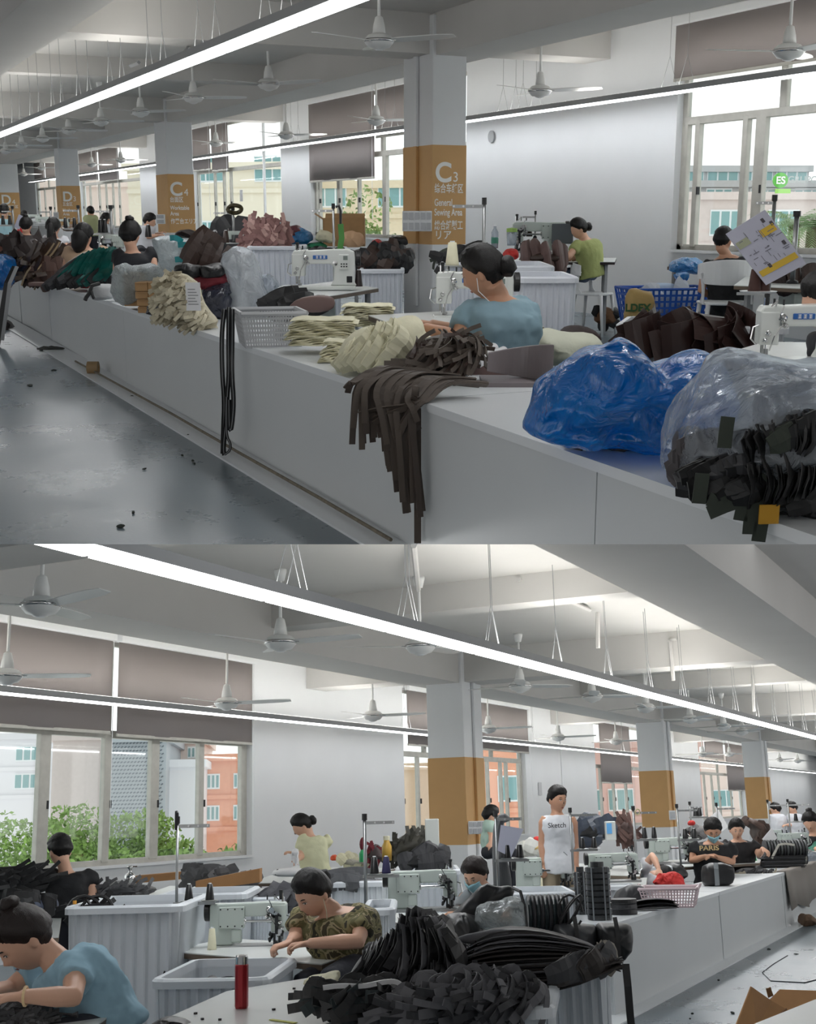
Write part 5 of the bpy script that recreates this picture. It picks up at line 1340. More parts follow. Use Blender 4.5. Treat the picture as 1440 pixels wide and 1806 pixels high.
for k_, P in enumerate(([(1240, 835), (1236, 865), (1233, 888)], [(1330, 878), (1290, 888), (1250, 905)], [(1345, 870), (1325, 910), (1322, 942)], [(1352, 895), (1345, 915), (1338, 955)], [(1318, 880), (1310, 900), (1306, 918)], [(1375, 810), (1350, 850), (1330, 880)], [(1392, 800), (1365, 850), (1345, 890)], [(1290, 865), (1265, 885), (1250, 880)], [(1285, 735), (1281, 760), (1278, 790)])):
    MB().ribbon(smooth_poly([L(x, y, -.28) for x, y in P], 1, False), .036, .004, (1, 0, .3)).build('olive_strap', OLIVE, t)
o = MB().bx(-.026, .026, -.003, .003, -.025, .025).build('yellow_tag', mat('ochre_tag', (196, 146, 40), .5)); q = L(1357, 907, -.3); put(o, L.o + Matrix.Rotation(RM.rot0, 3, 'Z') @ q, RM.rot0 + .1); tag(o, 'ochre yellow tag hanging from the black strap bundle', 'tag')

# ---- the sewing stations behind the counter
L = Loc(565, 512, ZT)
table(zpts([(462, 512), (545, 528), (668, 508), (590, 496)], ZT), 'sewing table of the white machine with blue badge at centre left')
machine(L, 513, 628, 509, 'white sewing machine with blue badge and control panel, left of column C3')
stand(L, 590, 506, 366, (-40, 0), label='black thread stand behind the white machine, left of column C3', dy=.15)
m = MB(); m.tube([L(592, 365, .15), L(598, 363, .15), L(601, 372, .15), L(601, 440, .15)], .012, 8); L.obj(m.build('bent_pipe', BLACK), 'bent black pipe beside the thread stand at the window', 'pipe')
m = MB(); P = [L(601, 395, .14), L(603, 420, .14), L(599, 445, .14)]; m.ribbon(P, .05, .01); L.obj(m.build('green_ribbon', mat('leaf_green', (70, 130, 60), .6)), 'green ribbon hanging on the bent black pipe', 'ribbon')
cone(L.o + Matrix.Rotation(RM.rot0, 3, 'Z') @ L(633, 505, 0), m=LEAD, h=.15, label='dark maroon thread cone right of the white machine')
heap(Loc(560, 520, ZT), 'cloth_pile', 'clear wrapped sheet on black leather in the basket rear', 'cloth pile', [(484, 520), (490, 504), (520, 502), (536, 515), (530, 525), (500, 530)], .1, mat('clear_wrap', (160, 166, 172), .2, var=.4, vs=20, bump=.7), [], seed=31, dy=-1.2)
t, loc, w, d, h = tub_px(437, 533, 437, 508, 'white ribbed tub heaped with dusty pink strips', 15.5, depth=1.0)
heap(Loc(470, 436, D=15.6), 'strip_pile', 'heap of dusty pink leather strips in the white tub', 'strip pile', [(428, 432), (430, 412), (445, 395), (470, 386), (495, 392), (512, 410), (516, 432), (470, 440)], .4, PINKB, [('strap', 90, .05, .3, PINKB, 0, 60), ('strap', 30, .05, .3, mat('pale_pink_strip', (196, 160, 152), .7), 0, 60)], seed=32, pname='strip', dy=.5)
t, loc, w, d, h = tub_px(633, 714, 478, 548, 'white ribbed tub with dark leather, directly left of column C3', 13.2, depth=.9)
heap(Loc(660, 478, D=13.4), 'leather_pile', 'dark leather pieces heaped in the tub left of column C3', 'leather pile', [(600, 470), (604, 450), (628, 440), (650, 438), (668, 430), (700, 435), (720, 450), (720, 478), (650, 480)], .35, LEAD, [('flap', 40, .14, .2, BLK, 60, 60), ('flap', 14, .14, .2, LEA, 60, 60)], seed=33, dy=.5)
heap(Loc(560, 470, D=15), 'cloth_pile', 'black and brown leather lying left of the dark leather tub', 'cloth pile', [(535, 455), (560, 445), (600, 442), (615, 450), (610, 462), (560, 465)], .3, LEAD, [('flap', 12, .14, .2, BLK, 60, 60)], seed=34)
t, loc, w, d, h = tub_px(527, 600, 457, 520, 'low white tub between the pink strips and the dark leather', 14.6, depth=.8)
# goods by the windows
Lw = Loc(560, 430, D=17.5)
table([Lw.rm.dep(410, 433, 20), Lw.rm.dep(640, 433, 17), Lw.rm.dep(700, 428, 19), Lw.rm.dep(480, 426, 22)], 'long work table under the window left of column C3', z=.86, motor=False)
for i, (P, mm, lab) in enumerate([([(505, 432), (508, 412), (520, 402), (535, 404), (552, 412), (552, 430)], film('blue_film2', (40, 140, 205), .9), 'bright blue plastic bag on the window table'),
        ([(505, 416), (510, 400), (525, 397), (535, 405), (530, 418)], mat('wine_bundle', (96, 50, 56), .6, var=.3), 'wine coloured bundle behind the blue bag'),
        ([(536, 436), (550, 428), (572, 426), (578, 438), (560, 442)], mat('green_bundle', (40, 130, 90), .6), 'green cloth bundle right of the blue bag'),
        ([(556, 425), (560, 408), (572, 405), (590, 415), (592, 430)], CREAM, 'cream cloth bundle below the window'),
        ([(602, 436), (604, 412), (620, 405), (640, 412), (645, 436)], mat('peach_bundle', (214, 176, 140), .8), 'peach coloured cloth bundle below the window'),
        ([(655, 430), (657, 424), (668, 422), (676, 430)], RED, 'small red bundle below the window'),
        ([(684, 432), (688, 418), (705, 414), (720, 420), (720, 434)], BLK, 'black bundle touching column C3'),
        ([(420, 470), (440, 466), (460, 470), (455, 478), (430, 478)], BLK, 'small black bundle beside the tall milky bag')]):
    bag(Lw, 'cloth_bundle', lab, P, .2, mm, 40 + i, amp=.03, fq=8, cat='bundle', dy=.2, n=40, rings=6)
o = MB(); c0 = A.dep(608, 434, 18.6)
t = thing('cardboard_box', 'open cardboard box below the window left of column C3', 'cardboard box', c0)
for x0, x1, y0, y1 in ((-.3, .3, -.2, -.19), (-.3, .3, .19, .2), (-.3, -.29, -.2, .2), (.29, .3, -.2, .2)): MB().bx(x0, x1, y0, y1, 0, .4).build('side', CARD, t)
MB().box((-.36, 0, .42), (.14, .38, .01), (0, .6, 0)).build('flap', CARD, t); MB().box((0, .27, .42), (.58, .14, .01), (.6, 0, 0)).build('flap', CARD, t)
heap(Loc(612, 410, D=18.7), 'cloth_pile', 'dark scraps poking out of the open cardboard box', 'cloth pile', [(590, 410), (600, 402), (615, 399), (628, 404), (630, 412)], .2, CHAR, [('flap', 10, .08, .1, CHAR, 60, 60)], seed=35)
# woman in light blue and her machine
L = Loc(795, 560, ZT)
table(zpts([(650, 556), (770, 600), (960, 575), (850, 545)], ZT), 'sewing table of the woman in the light blue T-shirt')
machine(L, 764, 905, 562, 'white sewing machine that the woman in light blue works at', dy=.1)
cone(L.o + Matrix.Rotation(RM.rot0, 3, 'Z') @ L(798, 468, .25), m=CREAM, h=.16, r=.045, label='cream thread cone above the machine of the woman in blue')
o = MB().lathe([(.001, 0), (.09, 0), (.1, .01), (.001, .012)], n=20).build('spool_tray', GREYP); put(o, L.o + Matrix.Rotation(RM.rot0, 3, 'Z') @ L(798, 471, .25), 0); tag(o, 'round spool tray under the cream thread cone', 'tray')
stand(L, 852, 540, 358, (-54, 0), label='steel thread stand right of column C3', dy=.35)
t, HM = person(Loc(880, 640, D=6.6), 'woman in a light blue T-shirt sewing with earphones in, seen from behind',
    (852, 481, 0), (880, 522, .02), (826, 556, -.04), (925, 545, .14), (878, 662, .02),
    [((808, 596, -.12), (748, 578, -.06), None), ((880, 600, .25), (760, 572, .15), None)], yaw=-112, pitch=22, hs=1.08, shirt=mat('light_blue_tee', (132, 160, 172), .85, bump=.25, bs=9), style='lowbun', build=1.2, vox=.0065, sleeve=.62, skin=SKIN2, chest=1.15)
MB().tube([HM @ V((.083, -.01, -.02)), HM @ V((.095, -.02, -.08)), HM @ V((.06, 0, -.14)), HM @ V((.04, .03, -.2))], .0022, 5).build('earphone_cable', WPLA, t); 
t['label'] = 'woman in a light blue T-shirt sewing beside column C3, back turned'
for o in kids(t):
    if o.name.startswith('earphone'): o.parent = t
# white tubs behind her
t, loc, w, d, h = tub_px(776, 860, 466, 540, 'white tub with black pieces right behind column C3', 10.5, depth=.7)
heap(Loc(820, 462, D=10.8), 'leather_pile', 'black and olive strips in the tub right of column C3', 'leather pile', [(770, 468), (768, 455), (785, 444), (810, 440), (840, 438), (850, 450), (850, 468)], .3, BLK, [('flap', 24, .1, .2, BLK, 70, 40), ('strap', 10, .03, .3, OLIVE, 70, 30)], seed=36)
t, loc, w, d, h = tub_px(878, 978, 473, 545, 'long white tub behind the woman in light blue', 10.6, depth=1.1)
t, loc, w, d, h = tub_px(905, 1020, 493, 588, 'tall ribbed white tub right of the woman in light blue', 9.3, depth=.9)
t = thing('plastic_bottle', 'clear water bottle with blue label beyond the woman in light blue', 'bottle', A.dep(873, 438, 13))
MB().lathe([(.001, 0), (.035, 0), (.037, .1), (.036, .16), (.014, .2), (.014, .22), (.001, .22)], n=14).build('bottle_body', CLEARF, t, smooth=True); MB().lathe([(.0375, .05), (.0375, .11)], n=14).build('bottle_label', mat('green_label', (60, 130, 110), .5), t); MB().cyl((0, 0, .22), (0, 0, .235), .015).build('cap', WPLA, t)
t = thing('drinking_cup', 'pale green lidded cup beside the far machine at the wall', 'cup', A.dep(903, 433, 14.5))
MB().lathe([(.001, 0), (.05, 0), (.06, .15), (.001, .15)], n=16).build('cup_body', CLEARF, t, smooth=True); MB().lathe([(.062, .15), (.062, .19), (.001, .2)], n=16).build('lid', mat('lime_lid', (150, 186, 90), .5), t)
bag(Loc(903, 460, D=13), 'plastic_bag', 'small red plastic bag on the table left of the green shirt woman', [(888, 455), (890, 442), (905, 438), (916, 444), (914, 456), (900, 460)], .12, RED, 47, amp=.02, fq=12, n=40, rings=6)
heap(Loc(940, 462, D=13.5), 'leather_stack', 'flat stack of mauve and brown leather before the far machine', 'leather stack', [(915, 462), (920, 446), (940, 440), (985, 444), (1000, 455), (985, 464)], .35, LEA, [('flap', 12, .3, .12, LEAR, 80, 10)], seed=37)
# far machine and the woman in green
table([A.dep(880, 452, 15.5), A.dep(1085, 458, 15.5), A.dep(1088, 450, 17), A.dep(890, 444, 17)], 'sewing table of the woman in the green shirt by the wall', z=.9, edge=LEAD)
L = Loc(940, 444, D=15.8)
machine(L, 900, 996, 446, 'beige sewing machine in front of the woman in green', style='b')
stand(L, 944, 420, 377, (-22, 0), label='small thread stand on the beige machine by the wall', r=.01)
for i, x in enumerate((921, 934)): cone(L.o + Matrix.Rotation(RM.rot0, 3, 'Z') @ L(x, 417, .1), h=.1, r=.04, m=LEA, label=('left' if i == 0 else 'right') + ' brown thread spool on the beige far machine')
o = MB(); o.bx(-.13, .13, -.02, .02, 0, .24); o = o.build('control_screen', mat('grey_housing', (84, 90, 94), .5), bevel=.01); put(o, A.dep(992, 430, 15.6), RM.rot0); tag(o, 'grey control screen in front of the woman in green', 'screen')
L = Loc(1035, 500, D=15.6)
person(L, 'woman in a lime green polo shirt sewing at the wall, side view', (1021, 404, 0), (1032, 421, 0), (1018, 434, -.12), (1048, 432, .12), (1042, 482, 0),
    [((1004, 452, -.25), (986, 460, -.28), None), ((1015, 455, .1), (985, 458, .05), None)], yaw=-85, pitch=20, hs=1.0, shirt=mat('lime_polo', (164, 172, 110), .85, bump=.2), style='lowbun', vox=.011, pants=mat('jeans', (70, 84, 104), .8), folds=.01, skin=SKIN, face=False)
chair(gx(1052, 15.6), RM.rot0 + R_(60), 'white high chair of the woman in green', sc=1.05, seat=.5)
heap(Loc(1075, 575, D=15.8), 'scrap_box', 'cardboard box with a black bag under the table by the wall', 'box', [(1048, 572), (1050, 548), (1070, 540), (1086, 548), (1088, 572)], .2, mat('brown_box', (110, 78, 54), .8), [('flap', 4, .15, .15, BLK, 60, 60)], seed=38)
# blue crate, printed bag, man in black
t = basket(A.dep(1172, 572, 14.0), .95, .6, .4, 'blue lattice crate by the wall', mat('blue_crate', (34, 88, 182), .4), rot=RM.rot0 + R_(12), nx=14, ny=8, nz=6, handle=False, cat='crate')
heap(Loc(1180, 560, D=14.2), 'cloth_pile', 'pale wrapped goods inside the blue crate', 'cloth pile', [(1120, 560), (1125, 510), (1150, 498), (1200, 500), (1220, 515), (1222, 560)], .2, mat('pale_goods', (150, 170, 200), .6, var=.2), [('flap', 8, .2, .25, mat('pale_goods2', (190, 196, 205), .5), 50, 50)], seed=39)
L = Loc(1128, 578, D=12.9)
t = L.thing('paper_sack', 'kraft paper sack printed LDEX in front of the blue crate', 'sack')
m = MB(); puff(m, px(L, [(1100, 580), (1103, 540), (1107, 510), (1120, 508), (1140, 514), (1152, 516), (1156, 545), (1160, 575), (1130, 586)]), .14, power=.35); m.noise(.015, 8, 4); m.build('sack_paper', mat('kraft', (176, 148, 92), .7, var=.08), t, smooth=True)
text(t, 'LDEX', L(1103, 549, -.165), .105, mat('green_print', (40, 84, 44), .6), bold=.004)
text(t, '改性', L(1106, 569, -.165), .08, mat('green_print', (40, 84, 44), .6), bold=.003)
L = Loc(1290, 560, D=13.2)
person(L, 'man in a black T-shirt seated with his back turned, right window', (1276, 425, 0), (1282, 450, 0), (1247, 470, .02), (1322, 466, .05), (1288, 556, 0),
    [((1238, 512, -.02), (1270, 530, .25), None), ((1342, 500, -.02), (1365, 492, .28), None)], yaw=142, pitch=12, hs=1.05, shirt=mat('black_tee', (27, 28, 31), .8, bump=.2), build=1.1, vox=.01, face=False, skin=SKIN2, style='short', pants=mat('black_jeans', (34, 36, 42), .8))
chair(gx(1285, 12.9), RM.rot0 + R_(180), 'white chair behind the man in the black T-shirt', sc=1.15, seat=.52)
table([A.dep(1177, 481, 15), A.dep(1300, 486, 14), A.dep(1290, 478, 16), A.dep(1190, 474, 16.5)], 'dark narrow table with blue bags left of the man in black', z=.86, top=LEAD, motor=False)
bag(Loc(1210, 478, D=14.6), 'plastic_bag', 'pale blue plastic bags on the narrow table near the window', [(1182, 480), (1184, 462), (1205, 455), (1237, 457), (1238, 478), (1225, 484)], .25, film('sky_film', (60, 150, 215), .85), 48, amp=.04)
bag(Loc(1218, 500, D=14.2), 'plastic_bag', 'blue bag hanging off the narrow table edge', [(1188, 482), (1215, 480), (1216, 492), (1208, 496), (1192, 494)], .1, film('sky_film', (60, 150, 215), .85), 49, amp=.02)
# right: table with brown pieces, tray, poster stand
table([A.dep(1295, 503, 11), A.dep(1500, 512, 10.2), A.dep(1500, 486, 12.8), A.dep(1320, 484, 13)], 'sewing table at right before the window, with brown leather', z=.86)
heap(Loc(1400, 498, D=11.6), 'leather_pile', 'brown leather pieces on the right table under the poster', 'leather pile', [(1345, 500), (1360, 488), (1400, 482), (1420, 472), (1470, 478), (1470, 500), (1400, 502)], .3, LEA, [('flap', 16, .2, .16, LEA, 75, 20), ('flap', 8, .2, .16, LEAD, 75, 20)], seed=51)
L = Loc(1345, 600, D=9.6)
stand(L, 1352, 580, 352, (-18, 0), trayy=518, label='thread stand with two brown cones and the hanging poster', cones=(), r=.014)
tr = MB().lathe([(.001, 0), (.13, 0), (.14, .012), (.001, .014)], n=24).build('spool_tray', WPLA); put(tr, L.o + Matrix.Rotation(RM.rot0, 3, 'Z') @ L(1338, 516, -.05), 0); tag(tr, 'white round spool tray under the two brown cones', 'tray')
for i, x in enumerate((1331, 1347)): cone(L.o + Matrix.Rotation(RM.rot0, 3, 'Z') @ L(x, 515, -.06 + i * .03), h=.18, r=.05, m=mat('brown_thread', (70, 42, 36), .7), label=('left' if i == 0 else 'right') + ' big dark brown thread cone on the white round tray')
t = L.thing('plan_poster', 'tilted plan sheet in clear plastic hanging on the right stand', 'poster')
C4 = [L(1281, 413, -.1), L(1350, 370, -.06), L(1423, 465, -.06), L(1352, 503, -.12)]
m = MB(); m.add(C4 + [p + V((0, .012, 0)) for p in C4], [(0, 1, 2, 3), (7, 6, 5, 4), (0, 4, 5, 1), (1, 5, 6, 2), (2, 6, 7, 3), (3, 7, 4, 0)]); m.build('sheet', mat('plan_paper', (196, 196, 212), .45), t)
def PQ(u, v, o=-.004): return C4[0].lerp(C4[1], u).lerp(C4[3].lerp(C4[2], u), v) + V((0, o, 0))
def quad(u0, u1, v0, v1, mt, nm, o=-.004): m = MB(); m.add([PQ(u0, v0, o), PQ(u1, v0, o), PQ(u1, v1, o), PQ(u0, v1, o)], [(0, 1, 2, 3)]); return m.build(nm, mt, t)
YE = mat('print_yellow', (222, 184, 60), .5)
quad(.6, .95, .22, .34, YE, 'yellow_patch'); quad(.05, .95, .76, .86, YE, 'yellow_band'); quad(.03, .32, .2, .32, mat('print_sage', (176, 180, 150), .5), 'sage_patch')
m = MB(); rnd = random.Random(3)
for i in range(34):
    u = rnd.uniform(.08, .85); v = rnd.uniform(.1, .7); a, b = (rnd.uniform(.04, .16), .012) if i % 2 else (.012, rnd.uniform(.04, .12))
    m.add([PQ(u, v), PQ(u + a, v), PQ(u + a, v + b), PQ(u, v + b)], [(0, 1, 2, 3)])
m.build('plan_lines', mat('print_grey', (120, 120, 132), .5), t)['kind'] = 'stuff'
for u, v in ((.78, .08), (.9, .18), (.3, .72), (.86, .52)): quad(u, u + .07, v, v + .07, mat('print_dark', (80, 76, 84), .5), 'stamp')
stand(Loc(1400, 520, D=10.2), 1398, 500, 380, (10, 0), label='short dark post right of the poster', r=.02)
# near right: grey tub with brown leather and machine
L = Loc(1220, 645, D=8.2)
tub(A.dep(1235, 680, 8.6), 1.05, .62, .42, 'large grey-white tub of brown leather behind the blue bag', rot=RM.rot0 + R_(-16), m=mat('tub_grey', (196, 198, 202), .4), taper=.86, rim=.035)
heap(L, 'leather_pile', 'chocolate brown leather sheets piled in the grey-white tub', 'leather pile', [(1108, 600), (1125, 580), (1145, 566), (1165, 574), (1200, 572), (1240, 562), (1262, 558), (1285, 575), (1320, 568), (1335, 578), (1330, 605), (1290, 618), (1220, 612), (1150, 606)], .25, mat('chocolate', (52, 34, 31), .4, var=.2), [('curl', 16, .26, .4, mat('chocolate', (52, 34, 31), .4), 60, 50), ('flap', 8, .24, .3, mat('chocolate', (52, 34, 31), .4), 70, 40)], seed=52, fq=6, amp=.05, dy=.35)
L = Loc(1390, 640, D=6.2)
table([A.dep(1255, 642, 6.3), A.dep(1520, 700, 5.4), A.dep(1560, 620, 7.0), A.dep(1350, 615, 7.1)], 'white sewing table at the right edge behind the blue bag', z=A.dep(1330, 630, 6.3).z)
machine(L, 1326, 1500, 640, 'white sewing machine at the right edge of the upper hall')
person(Loc(1455, 620, D=6.3), 'dark-haired person cut off by the right edge behind the machine', (1458, 535, 0), (1470, 575, .0), (1440, 590, .1), (1500, 590, -.1), (1480, 680, 0), [], yaw=-90, pitch=20, hs=1.2, shirt=mat('dark_tee', (40, 40, 46), .8), style='bun', face=False, vox=.012, legs=True)
# grey chair back on the counter side
L = Loc(905, 650, D=5.75)
t = L.thing('chair', 'grey molded chair back rising behind the counter corner', 'chair')
rr = []
for i in range(19):
    u = i / 18; x = 862 + 116 * u; top = 622 - 18 * math.sin(u * 1.5) + 4 * u; dyv = .18 * math.sin(u * math.pi) - .02; bot = 655 + 20 * u
    a, b = L(x, top, dyv), L(x - 3, bot, dyv); rr.append([a, a + V((0, .02, 0)), b + V((0, .02, 0)), b])
MB().rings(rr).build('backrest', mat('mauve_chair', (128, 120, 122), .45), t, smooth=False, bevel=.004)
for x in (880, 960): a = L(x, 672, .05); MB().cyl(V((a.x, a.y, -L.o.z)), a, .018).build('leg', mat('mauve_chair', (128, 120, 122), .45), t)
MB().box((L(920, 672, .12)), (.38, .3, .02)).build('seat', mat('mauve_chair', (128, 120, 122), .45), t)

# ---- people and stations in the left distance
def quick(label, hx, hy, D, sh, hipy, yaw, shirt, style, arms=None, pitch=15, hs=1.0, sit=True, hem=0, bld=1.0, sk=None, dyh=0):
    (sx0, sx1, sy) = sh; L = Loc((sx0 + sx1) / 2, hipy, D=D)
    return person(L, label, (hx, hy, dyh), ((hx + (sx0 + sx1) / 2) / 2, sy - 6, 0), (sx0, sy, 0), (sx1, sy, .05), ((sx0 + sx1) / 2, hipy, 0), arms or [], yaw=yaw, pitch=pitch, hs=hs, shirt=shirt, style=style, vox=.014, face=False, sit=sit, build=bld, skin=sk)
quick('woman with a high bun and black T-shirt seen from behind, left of column C4', 230, 415, 12.6, (210, 266, 449), 510, 175, mat('black_tee2', (26, 27, 33), .8), 'highbun', [((206, 480, -.05), (222, 495, .3), None), ((272, 470, -.05), (268, 500, .3), None)], hs=1.1, bld=1.15)
quick('woman in a tan T-shirt seen from behind, above the teal bundle', 147, 418, 14.5, (122, 182, 443), 500, 170, mat('tan_tee', (188, 160, 134), .8), 'loose', [((116, 470, 0), (130, 480, .3), None), ((188, 470, -.02), (180, 480, .3), None)], hs=1.15, bld=1.1)
quick('woman in a white T-shirt with a long black ponytail, seen from behind', 94, 402, 18.5, (78, 114, 424), 470, 180, mat('white_tee', (212, 214, 220), .8), 'longtail', [((72, 445, 0), (85, 450, .3), None), ((118, 440, -.1), (125, 430, .2), None)], hs=1.1)
quick('woman in a dark maroon top seen from behind at far left', 46, 398, 19.5, (30, 64, 418), 465, 180, mat('maroon_tee', (52, 30, 34), .8), 'highbun', hs=1.0)
quick('person in a pale blue shirt at the left edge', 7, 373, 24, (-6, 18, 390), 425, 190, mat('pale_blue_tee', (160, 196, 206), .8), 'short', hs=1.0)
quick('small distant person in red and black at far left', 43, 381, 30, (36, 48, 388), 410, 200, RED, 'short', hs=.9)
quick('person in pale green bending over a table below the D3 window', 160, 374, 31, (150, 172, 384), 412, 215, mat('pale_green_tee', (178, 184, 140), .8), 'short', hs=1.0, sit=False)
quick('girl in white with dark red hair by the far table', 187, 386, 27, (180, 200, 400), 425, 150, mat('white_tee', (212, 214, 220), .8), 'loose', hs=1.0)
quick('man in a white shirt and dark cap facing right, left of column C4', 264, 391, 21, (246, 268, 402), 440, 85, mat('white_tee', (212, 214, 220), .8), 'short', [((262, 418, -.1), (278, 415, -.1), None), ((265, 418, .1), (280, 412, .1), None)], hs=1.0)
def ztab(p, lab, z=ZT, **k): table([A.dep(x, y, d) for x, y, d in p], lab, z=z, **k)
ztab([(130, 432, 17), (210, 440, 15.5), (235, 425, 19), (160, 420, 21)], 'sewing table between the tan and black shirt women', motor=False)
ztab([(20, 412, 24), (80, 414, 23), (100, 405, 30), (40, 404, 31)], 'distant white work table at far left', motor=False)
ztab([(330, 424, 18), (445, 430, 16.5), (470, 416, 20), (350, 412, 22)], 'work table right of column C4', motor=False)
ztab([(262, 412, 20), (310, 414, 19), (320, 406, 23), (270, 404, 24)], 'small table in front of the man in the cap', motor=False)
L = Loc(190, 438, D=15.6)
machine(L, 175, 218, 438, 'grey machine between the tan and black shirts', style='b')
stand(L, 199, 438, 367, (-32, 0), label='thread stand rising between the tan and black shirts', r=.018, trayy=413, cones=(178, 186), clabel=['left of two dark cones beside the tan shirt woman', 'right of two dark cones beside the tan shirt woman'])
stand(Loc(140, 418, D=20), 141, 418, 366, (-30, 0), label='thread stand in front of column D3', r=.018, trayy=404, cones=(116, 132), clabel=['left dark cone below column D3', 'right dark cone below column D3'])
stand(Loc(92, 412, D=22), 92, 412, 368, (-26, 0), label='thread stand before the window left of column D3', r=.018)
stand(Loc(25, 412, D=22), 25, 412, 367, (-22, 0), label='thread stand before column D4', r=.018, trayy=398, cones=(6, 18), clabel=['dark cone at the left edge', 'grey cone second from the left edge'])
L = Loc(412, 428, D=17)
stand(L, 413, 430, 370, (-36, 0), label='thread stand with a yellow and black coil on top, right of column C4', r=.016)
o = MB().tube([V((.09 * math.cos(a), .03 * math.sin(3 * a), .05 * math.sin(a))) for a in [2*math.pi*i/19 for i in range(20)]], .028, 7).build('cable_coil', mat('black_yellow', (70, 62, 36), .5, var=.6, vs=18)); q = L(414, 369, -.02); put(o, L.o + Matrix.Rotation(RM.rot0, 3, 'Z') @ q, RM.rot0); tag(o, 'black and yellow cable coil on top of the stand right of column C4', 'cable coil')
for i, (x, y, mm) in enumerate(((380, 428, GREYP), (399, 428, LEA), (294, 0, None))):
    if mm: cone(A.dep(x, y, 16.5), m=mm, h=.16, r=.045, label=('grey', 'brown')[i] + ' thread cone on the table right of column C4')
cone(A.dep(262, 418, 18.5), m=BLACK, h=.18, r=.05, label='dark thread cone before the man in the dark cap')
machine(Loc(420, 428, D=17), 400, 440, 430, 'plain grey machine on the table right of column C4', style='b', simple=True)
heap(Loc(400, 425, D=18.5), 'leather_pile', 'black leather sheets right of column C4', 'leather pile', [(390, 424), (398, 402), (425, 398), (445, 396), (450, 420), (430, 428)], .4, CHAR, [('flap', 6, .4, .4, CHAR, 45, 40)], seed=54)
for i, (P, mm, lab, d) in enumerate([([(310, 418), (312, 408), (330, 404), (345, 410), (348, 420)], LEAD, 'dark red-brown leather bundle at the foot of column C4', 18), ([(346, 420), (350, 406), (370, 402), (385, 410), (388, 420)], mat('pale_mix', (200, 206, 204), .7, var=.15), 'pale green and white cloth beneath the window right of C4', 22), ([(392, 414), (394, 407), (404, 408), (404, 418)], RED, 'small red bundle on the table right of column C4', 20),
        ([(108, 408), (115, 396), (140, 398), (150, 408)], mat('beige_goods', (160, 140, 126), .8), 'beige goods on the table under column D3', 28), ([(210, 405), (220, 396), (240, 394), (250, 404)], LEA, 'brown goods on the table near the far bare wall', 26), ([(30, 398), (40, 388), (70, 386), (92, 392), (95, 402)], mat('white_goods', (196, 198, 200), .8, var=.2), 'white goods on the far left table', 28), ([(-10, 450), (-5, 425), (20, 420), (34, 430), (34, 450)], mat('rust_leather', (96, 60, 50), .45), 'rust coloured leather panels at the left edge', 17)]):
    bag(Loc(P[0][0], P[0][1], D=d), 'cloth_bundle', lab, P, .3, mm, 60 + i, amp=.05, fq=5, cat='bundle', n=40, rings=6)
L = Loc(60, 420, D=20)
t = L.thing('paper_sheet', 'pale lilac cardboard sheet standing at far left behind the dark top', 'paper sheet')
m = MB(); m.add([L(25, 400, .2), L(33, 378, .2), L(42, 382, .2), L(34, 405, .2)], [(0, 1, 2, 3)]); o = m.build('sheet', mat('lilac_paper', (190, 192, 210), .6), t); o.modifiers.new('t', 'SOLIDIFY').thickness = .01
for i, (x, y, d) in enumerate([(60, 392, 26), (75, 396, 25), (110, 400, 24), (225, 408, 22)]):
    machine(Loc(x, y, D=d), x - 12, x + 12, y, ['small distant machine left of the white T-shirt woman', 'small distant machine behind the white T-shirt woman', 'small distant machine under the D3 lettering', 'small machine near the man in the cap'][i], style='b', simple=True)
# switch boxes on the columns
def boxon(x0, x1, y0, y1, D, lab, grid=(3, 2)):
    a, b = A.dep(x0, y1, D) if RM is A else B.dep(x0, y1, D), RM.dep(x1, y0, D)
    w, h = (RM.dep(x1, y1, D) - a).length, b.z - a.z
    t = thing('socket_box', lab, 'socket box', (a + RM.dep(x1, y1, D)) / 2, RM.rot0)
    MB().bx(-w/2, w/2, -.03, .03, 0, h).build('housing', WPLA, t, bevel=.008)
    for i in range(grid[0]):
        for j in range(grid[1]):
            cx, cz = -w/2 + (i + .5) * w / grid[0], (j + .5) * h / grid[1]
            shared(('sock', round(w / grid[0], 3), round(h / grid[1], 3)), lambda: MB().box((0, -.035, 0), (w / grid[0] * .75, .012, h / grid[1] * .7)), 'socket', mat('socket_grey', (190, 192, 196), .4), t).location = (cx, 0, cz)
    return t
dc = A.depth(V((cols[0][1] - .3, YC - .12, 1.4)))
boxon(710, 762, 372, 408, dc - .25, 'white socket and switch panel on column C3', (5, 2))
boxon(276, 292, 378, 395, A.depth(V((cols[1][1] - .3, YC - .1, 1.4))) - .2, 'small white switch box on column C4', (1, 2))
boxon(95, 104, 374, 386, A.depth(V((cols[2][1] - .3, YC - .1, 1.4))) - .2, 'tiny switch box on column D3', (1, 1))
# ---- outside the windows
def building(loc, rot, w, d, h, label, wall, rows, cols_, glass, wz=1.2, ww=1.4, z0=1.0, dz=3.2, roof=None, group=None):
    t = thing('building', label, 'building', loc, rot, group)
    MB().bx(-w/2, w/2, 0, d, 0, h).build('walls', wall, t); MB().bx(-w/2 - .2, w/2 + .2, -.2, d + .2, h, h + .35).build('parapet', roof or wall, t)
    for i in range(rows):
        MB().bx(-w/2, w/2, -.12, 0, z0 + dz * i - .5, z0 + dz * i - .3).build('string_course', roof or wall, t)
        for j in range(cols_):
            x = -w/2 + (j + .5) * w / cols_
            f = shared(('bw', ww, wz), lambda: MB().bx(-ww/2, ww/2, -.06, .0, 0, wz), 'window_frame', mat('white_frame', (226, 230, 232), .5), t); f.location = (x, 0, z0 + dz * i)
            for s in (-1, 0, 1): shared(('bp', ww, wz), lambda: MB().bx(-ww/6 + .05, ww/6 - .05, -.09, -.05, .08, wz - .08), 'pane', glass, f).location = (s * ww / 3, 0, 0)
    return t
